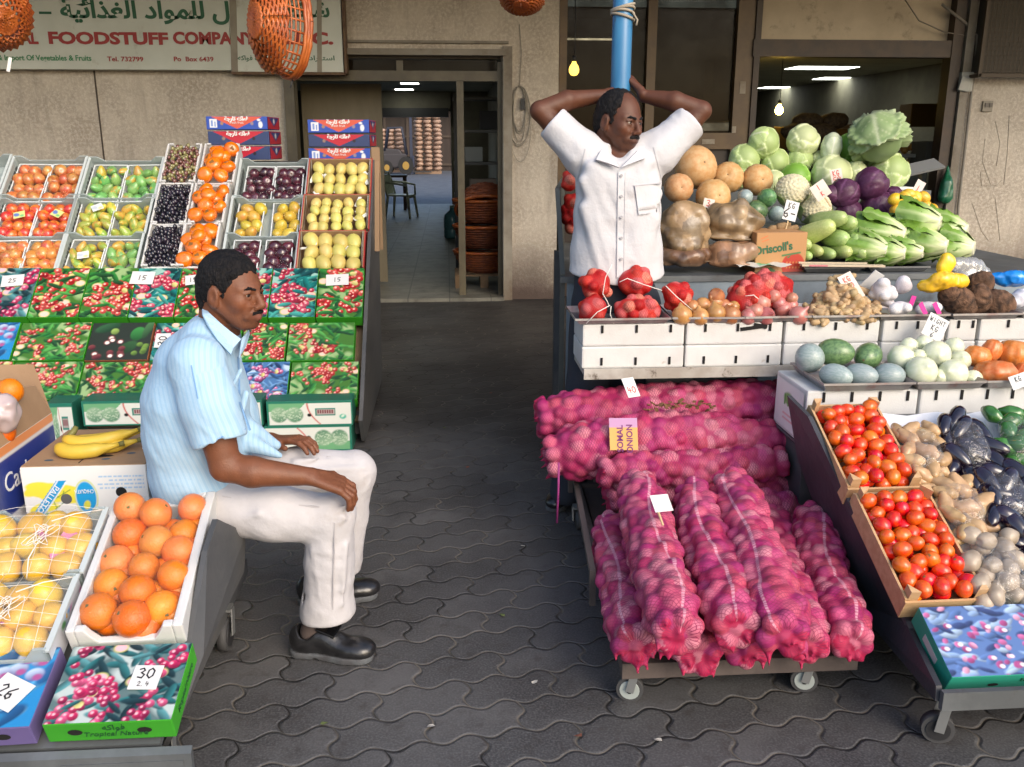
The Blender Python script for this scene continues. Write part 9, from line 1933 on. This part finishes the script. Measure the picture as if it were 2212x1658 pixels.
SEAM = M('shirt seam', (.455, .455, .48), .85)
for q, o_ in (([(1370, 401), (1429, 395), (1429, 397), (1370, 403)], .0075), ([(1371, 402), (1372.5, 402), (1381, 464), (1379.5, 464)], .0075), ([(1380, 463.5), (1424, 457.5), (1424, 459), (1380, 465)], .0075), ([(1428, 396), (1429, 396), (1425, 458), (1423.8, 458)], .0075), ([(1335, 374), (1336.2, 374), (1333, 602), (1331.8, 602)], .0055), ([(1350, 374), (1351, 374), (1348, 602), (1347, 602)], .0055), ([(1264, 322), (1265.5, 322), (1247, 392), (1245.5, 392)], .003), ([(1411, 318), (1412.5, 318), (1430, 388), (1428.5, 388)], .003)): patch('seam', b2, q, o_, SEAM, sh2, 3, 12)
for y in (380, 425, 470, 515, 560):
 q = on(b2, 1342, y, .0065)
 if q: mesh_obj('button', MB().cyl((0, 0, 0), (0, -.004, .0005), .0055, seg=10).mesh(M('shirt button', (.30, .30, .32), .4)), sh2, q - B2)
collar('collar', [(1309, 316, 3.46), (1300, 322, 3.44), (1288, 345, 3.39), (1312, 352, 3.375), (1338, 362, 3.372), (1330, 350, 3.385), (1316, 332, 3.42)], 0, WSHD, sh2, a3(B2))
collar('collar', [(1383, 312, 3.47), (1390, 320, 3.45), (1394, 342, 3.40), (1372, 350, 3.38), (1342, 362, 3.372), (1356, 348, 3.385), (1374, 330, 3.42)], 0, WSHD, sh2, a3(B2))
T2 = SDF((.25, 3.30, .03), (1.0, 3.76, 1.02), .007)
T2.cap(q_(1325, 590, YB), q_(1328, 650, YB), .112, .118, .03, flat=((1, 0, 0), .72)); T2.chain([q_(1290, 660, YB), q_(1268, 850, YB - .0), q_(1225, 1060, YB - .01)], [.105, .085, .070], .02); T2.chain([q_(1370, 660, YB), (.74, YB + .03, .45), (.74, YB + .03, .06)], [.105, .085, .07], .02); T2.disp(lambda P: cloth(P, 31, .016, 10, st2)); V, Fq = T2.mesh(1)
mesh_obj('trousers', np_mesh('trousers', V - o2, Fq, M('dark navy trousers', (.020, .024, .036), .85)), man2)
a, c = az(1238, 1060, 0), az(1195, 1108, 0); shoe(man2, (a.x, a.y + .10, 0), (c.x, c.y - .01, 0)); shoe(man2, (.735, YB + .06, 0), (.76, YB - .20, 0))
# =================================================================== camera, light
cam = bpy.data.cameras.new('camera'); co = bpy.data.objects.new('camera', cam); COL.objects.link(co)
co.location = EYE; co.rotation_euler = (math.pi / 2 - TH, 0, -YAW)
cam.sensor_width = 36; cam.lens = 900 / 1024 * 36; cam.clip_end = 400; cam.clip_start = .05
SC.camera = co
wd = bpy.data.worlds.new('World'); SC.world = wd; wd.use_nodes = True
nt = wd.node_tree; bg = nt.nodes['Background']
sky = nt.nodes.new('ShaderNodeTexSky'); sky.sky_type = 'NISHITA'; sky.sun_disc = False
SUN_EL, SUN_AZ = 32, 150      # the sun stands behind the camera, to its right, veiled
sky.sun_elevation = rad(SUN_EL); sky.sun_rotation = rad(SUN_AZ); sky.air_density = 1.0; sky.dust_density = 3.0; sky.ozone_density = 1
nt.links.new(sky.outputs[0], bg.inputs[0]); bg.inputs[1].default_value = .145
sl = bpy.data.lights.new('sun', 'SUN'); sl.energy = .6; sl.angle = rad(35); sl.color = (1, .90, .78)
so = bpy.data.objects.new('sun', sl); COL.objects.link(so)
d = Vector((math.sin(rad(SUN_AZ)) * math.cos(rad(SUN_EL)), math.cos(rad(SUN_AZ)) * math.cos(rad(SUN_EL)), math.sin(rad(SUN_EL))))
so.rotation_euler = d.to_track_quat('Z', 'Y').to_euler()
SC.view_settings.view_transform = 'Standard'; SC.view_settings.look = 'None'; SC.view_settings.gamma = 1; SC.view_settings.exposure = 1.0
SC.render.engine = 'CYCLES'; SC.cycles.max_bounces = 8; SC.cycles.diffuse_bounces = 3; SC.cycles.glossy_bounces = 3; SC.cycles.transparent_max_bounces = 12; SC.cycles.transmission_bounces = 4
SC.cycles.caustics_reflective = False; SC.cycles.caustics_refractive = False; SC.cycles.sample_clamp_indirect = 6
try: SC.cycles.use_denoising = True
except Exception: pass
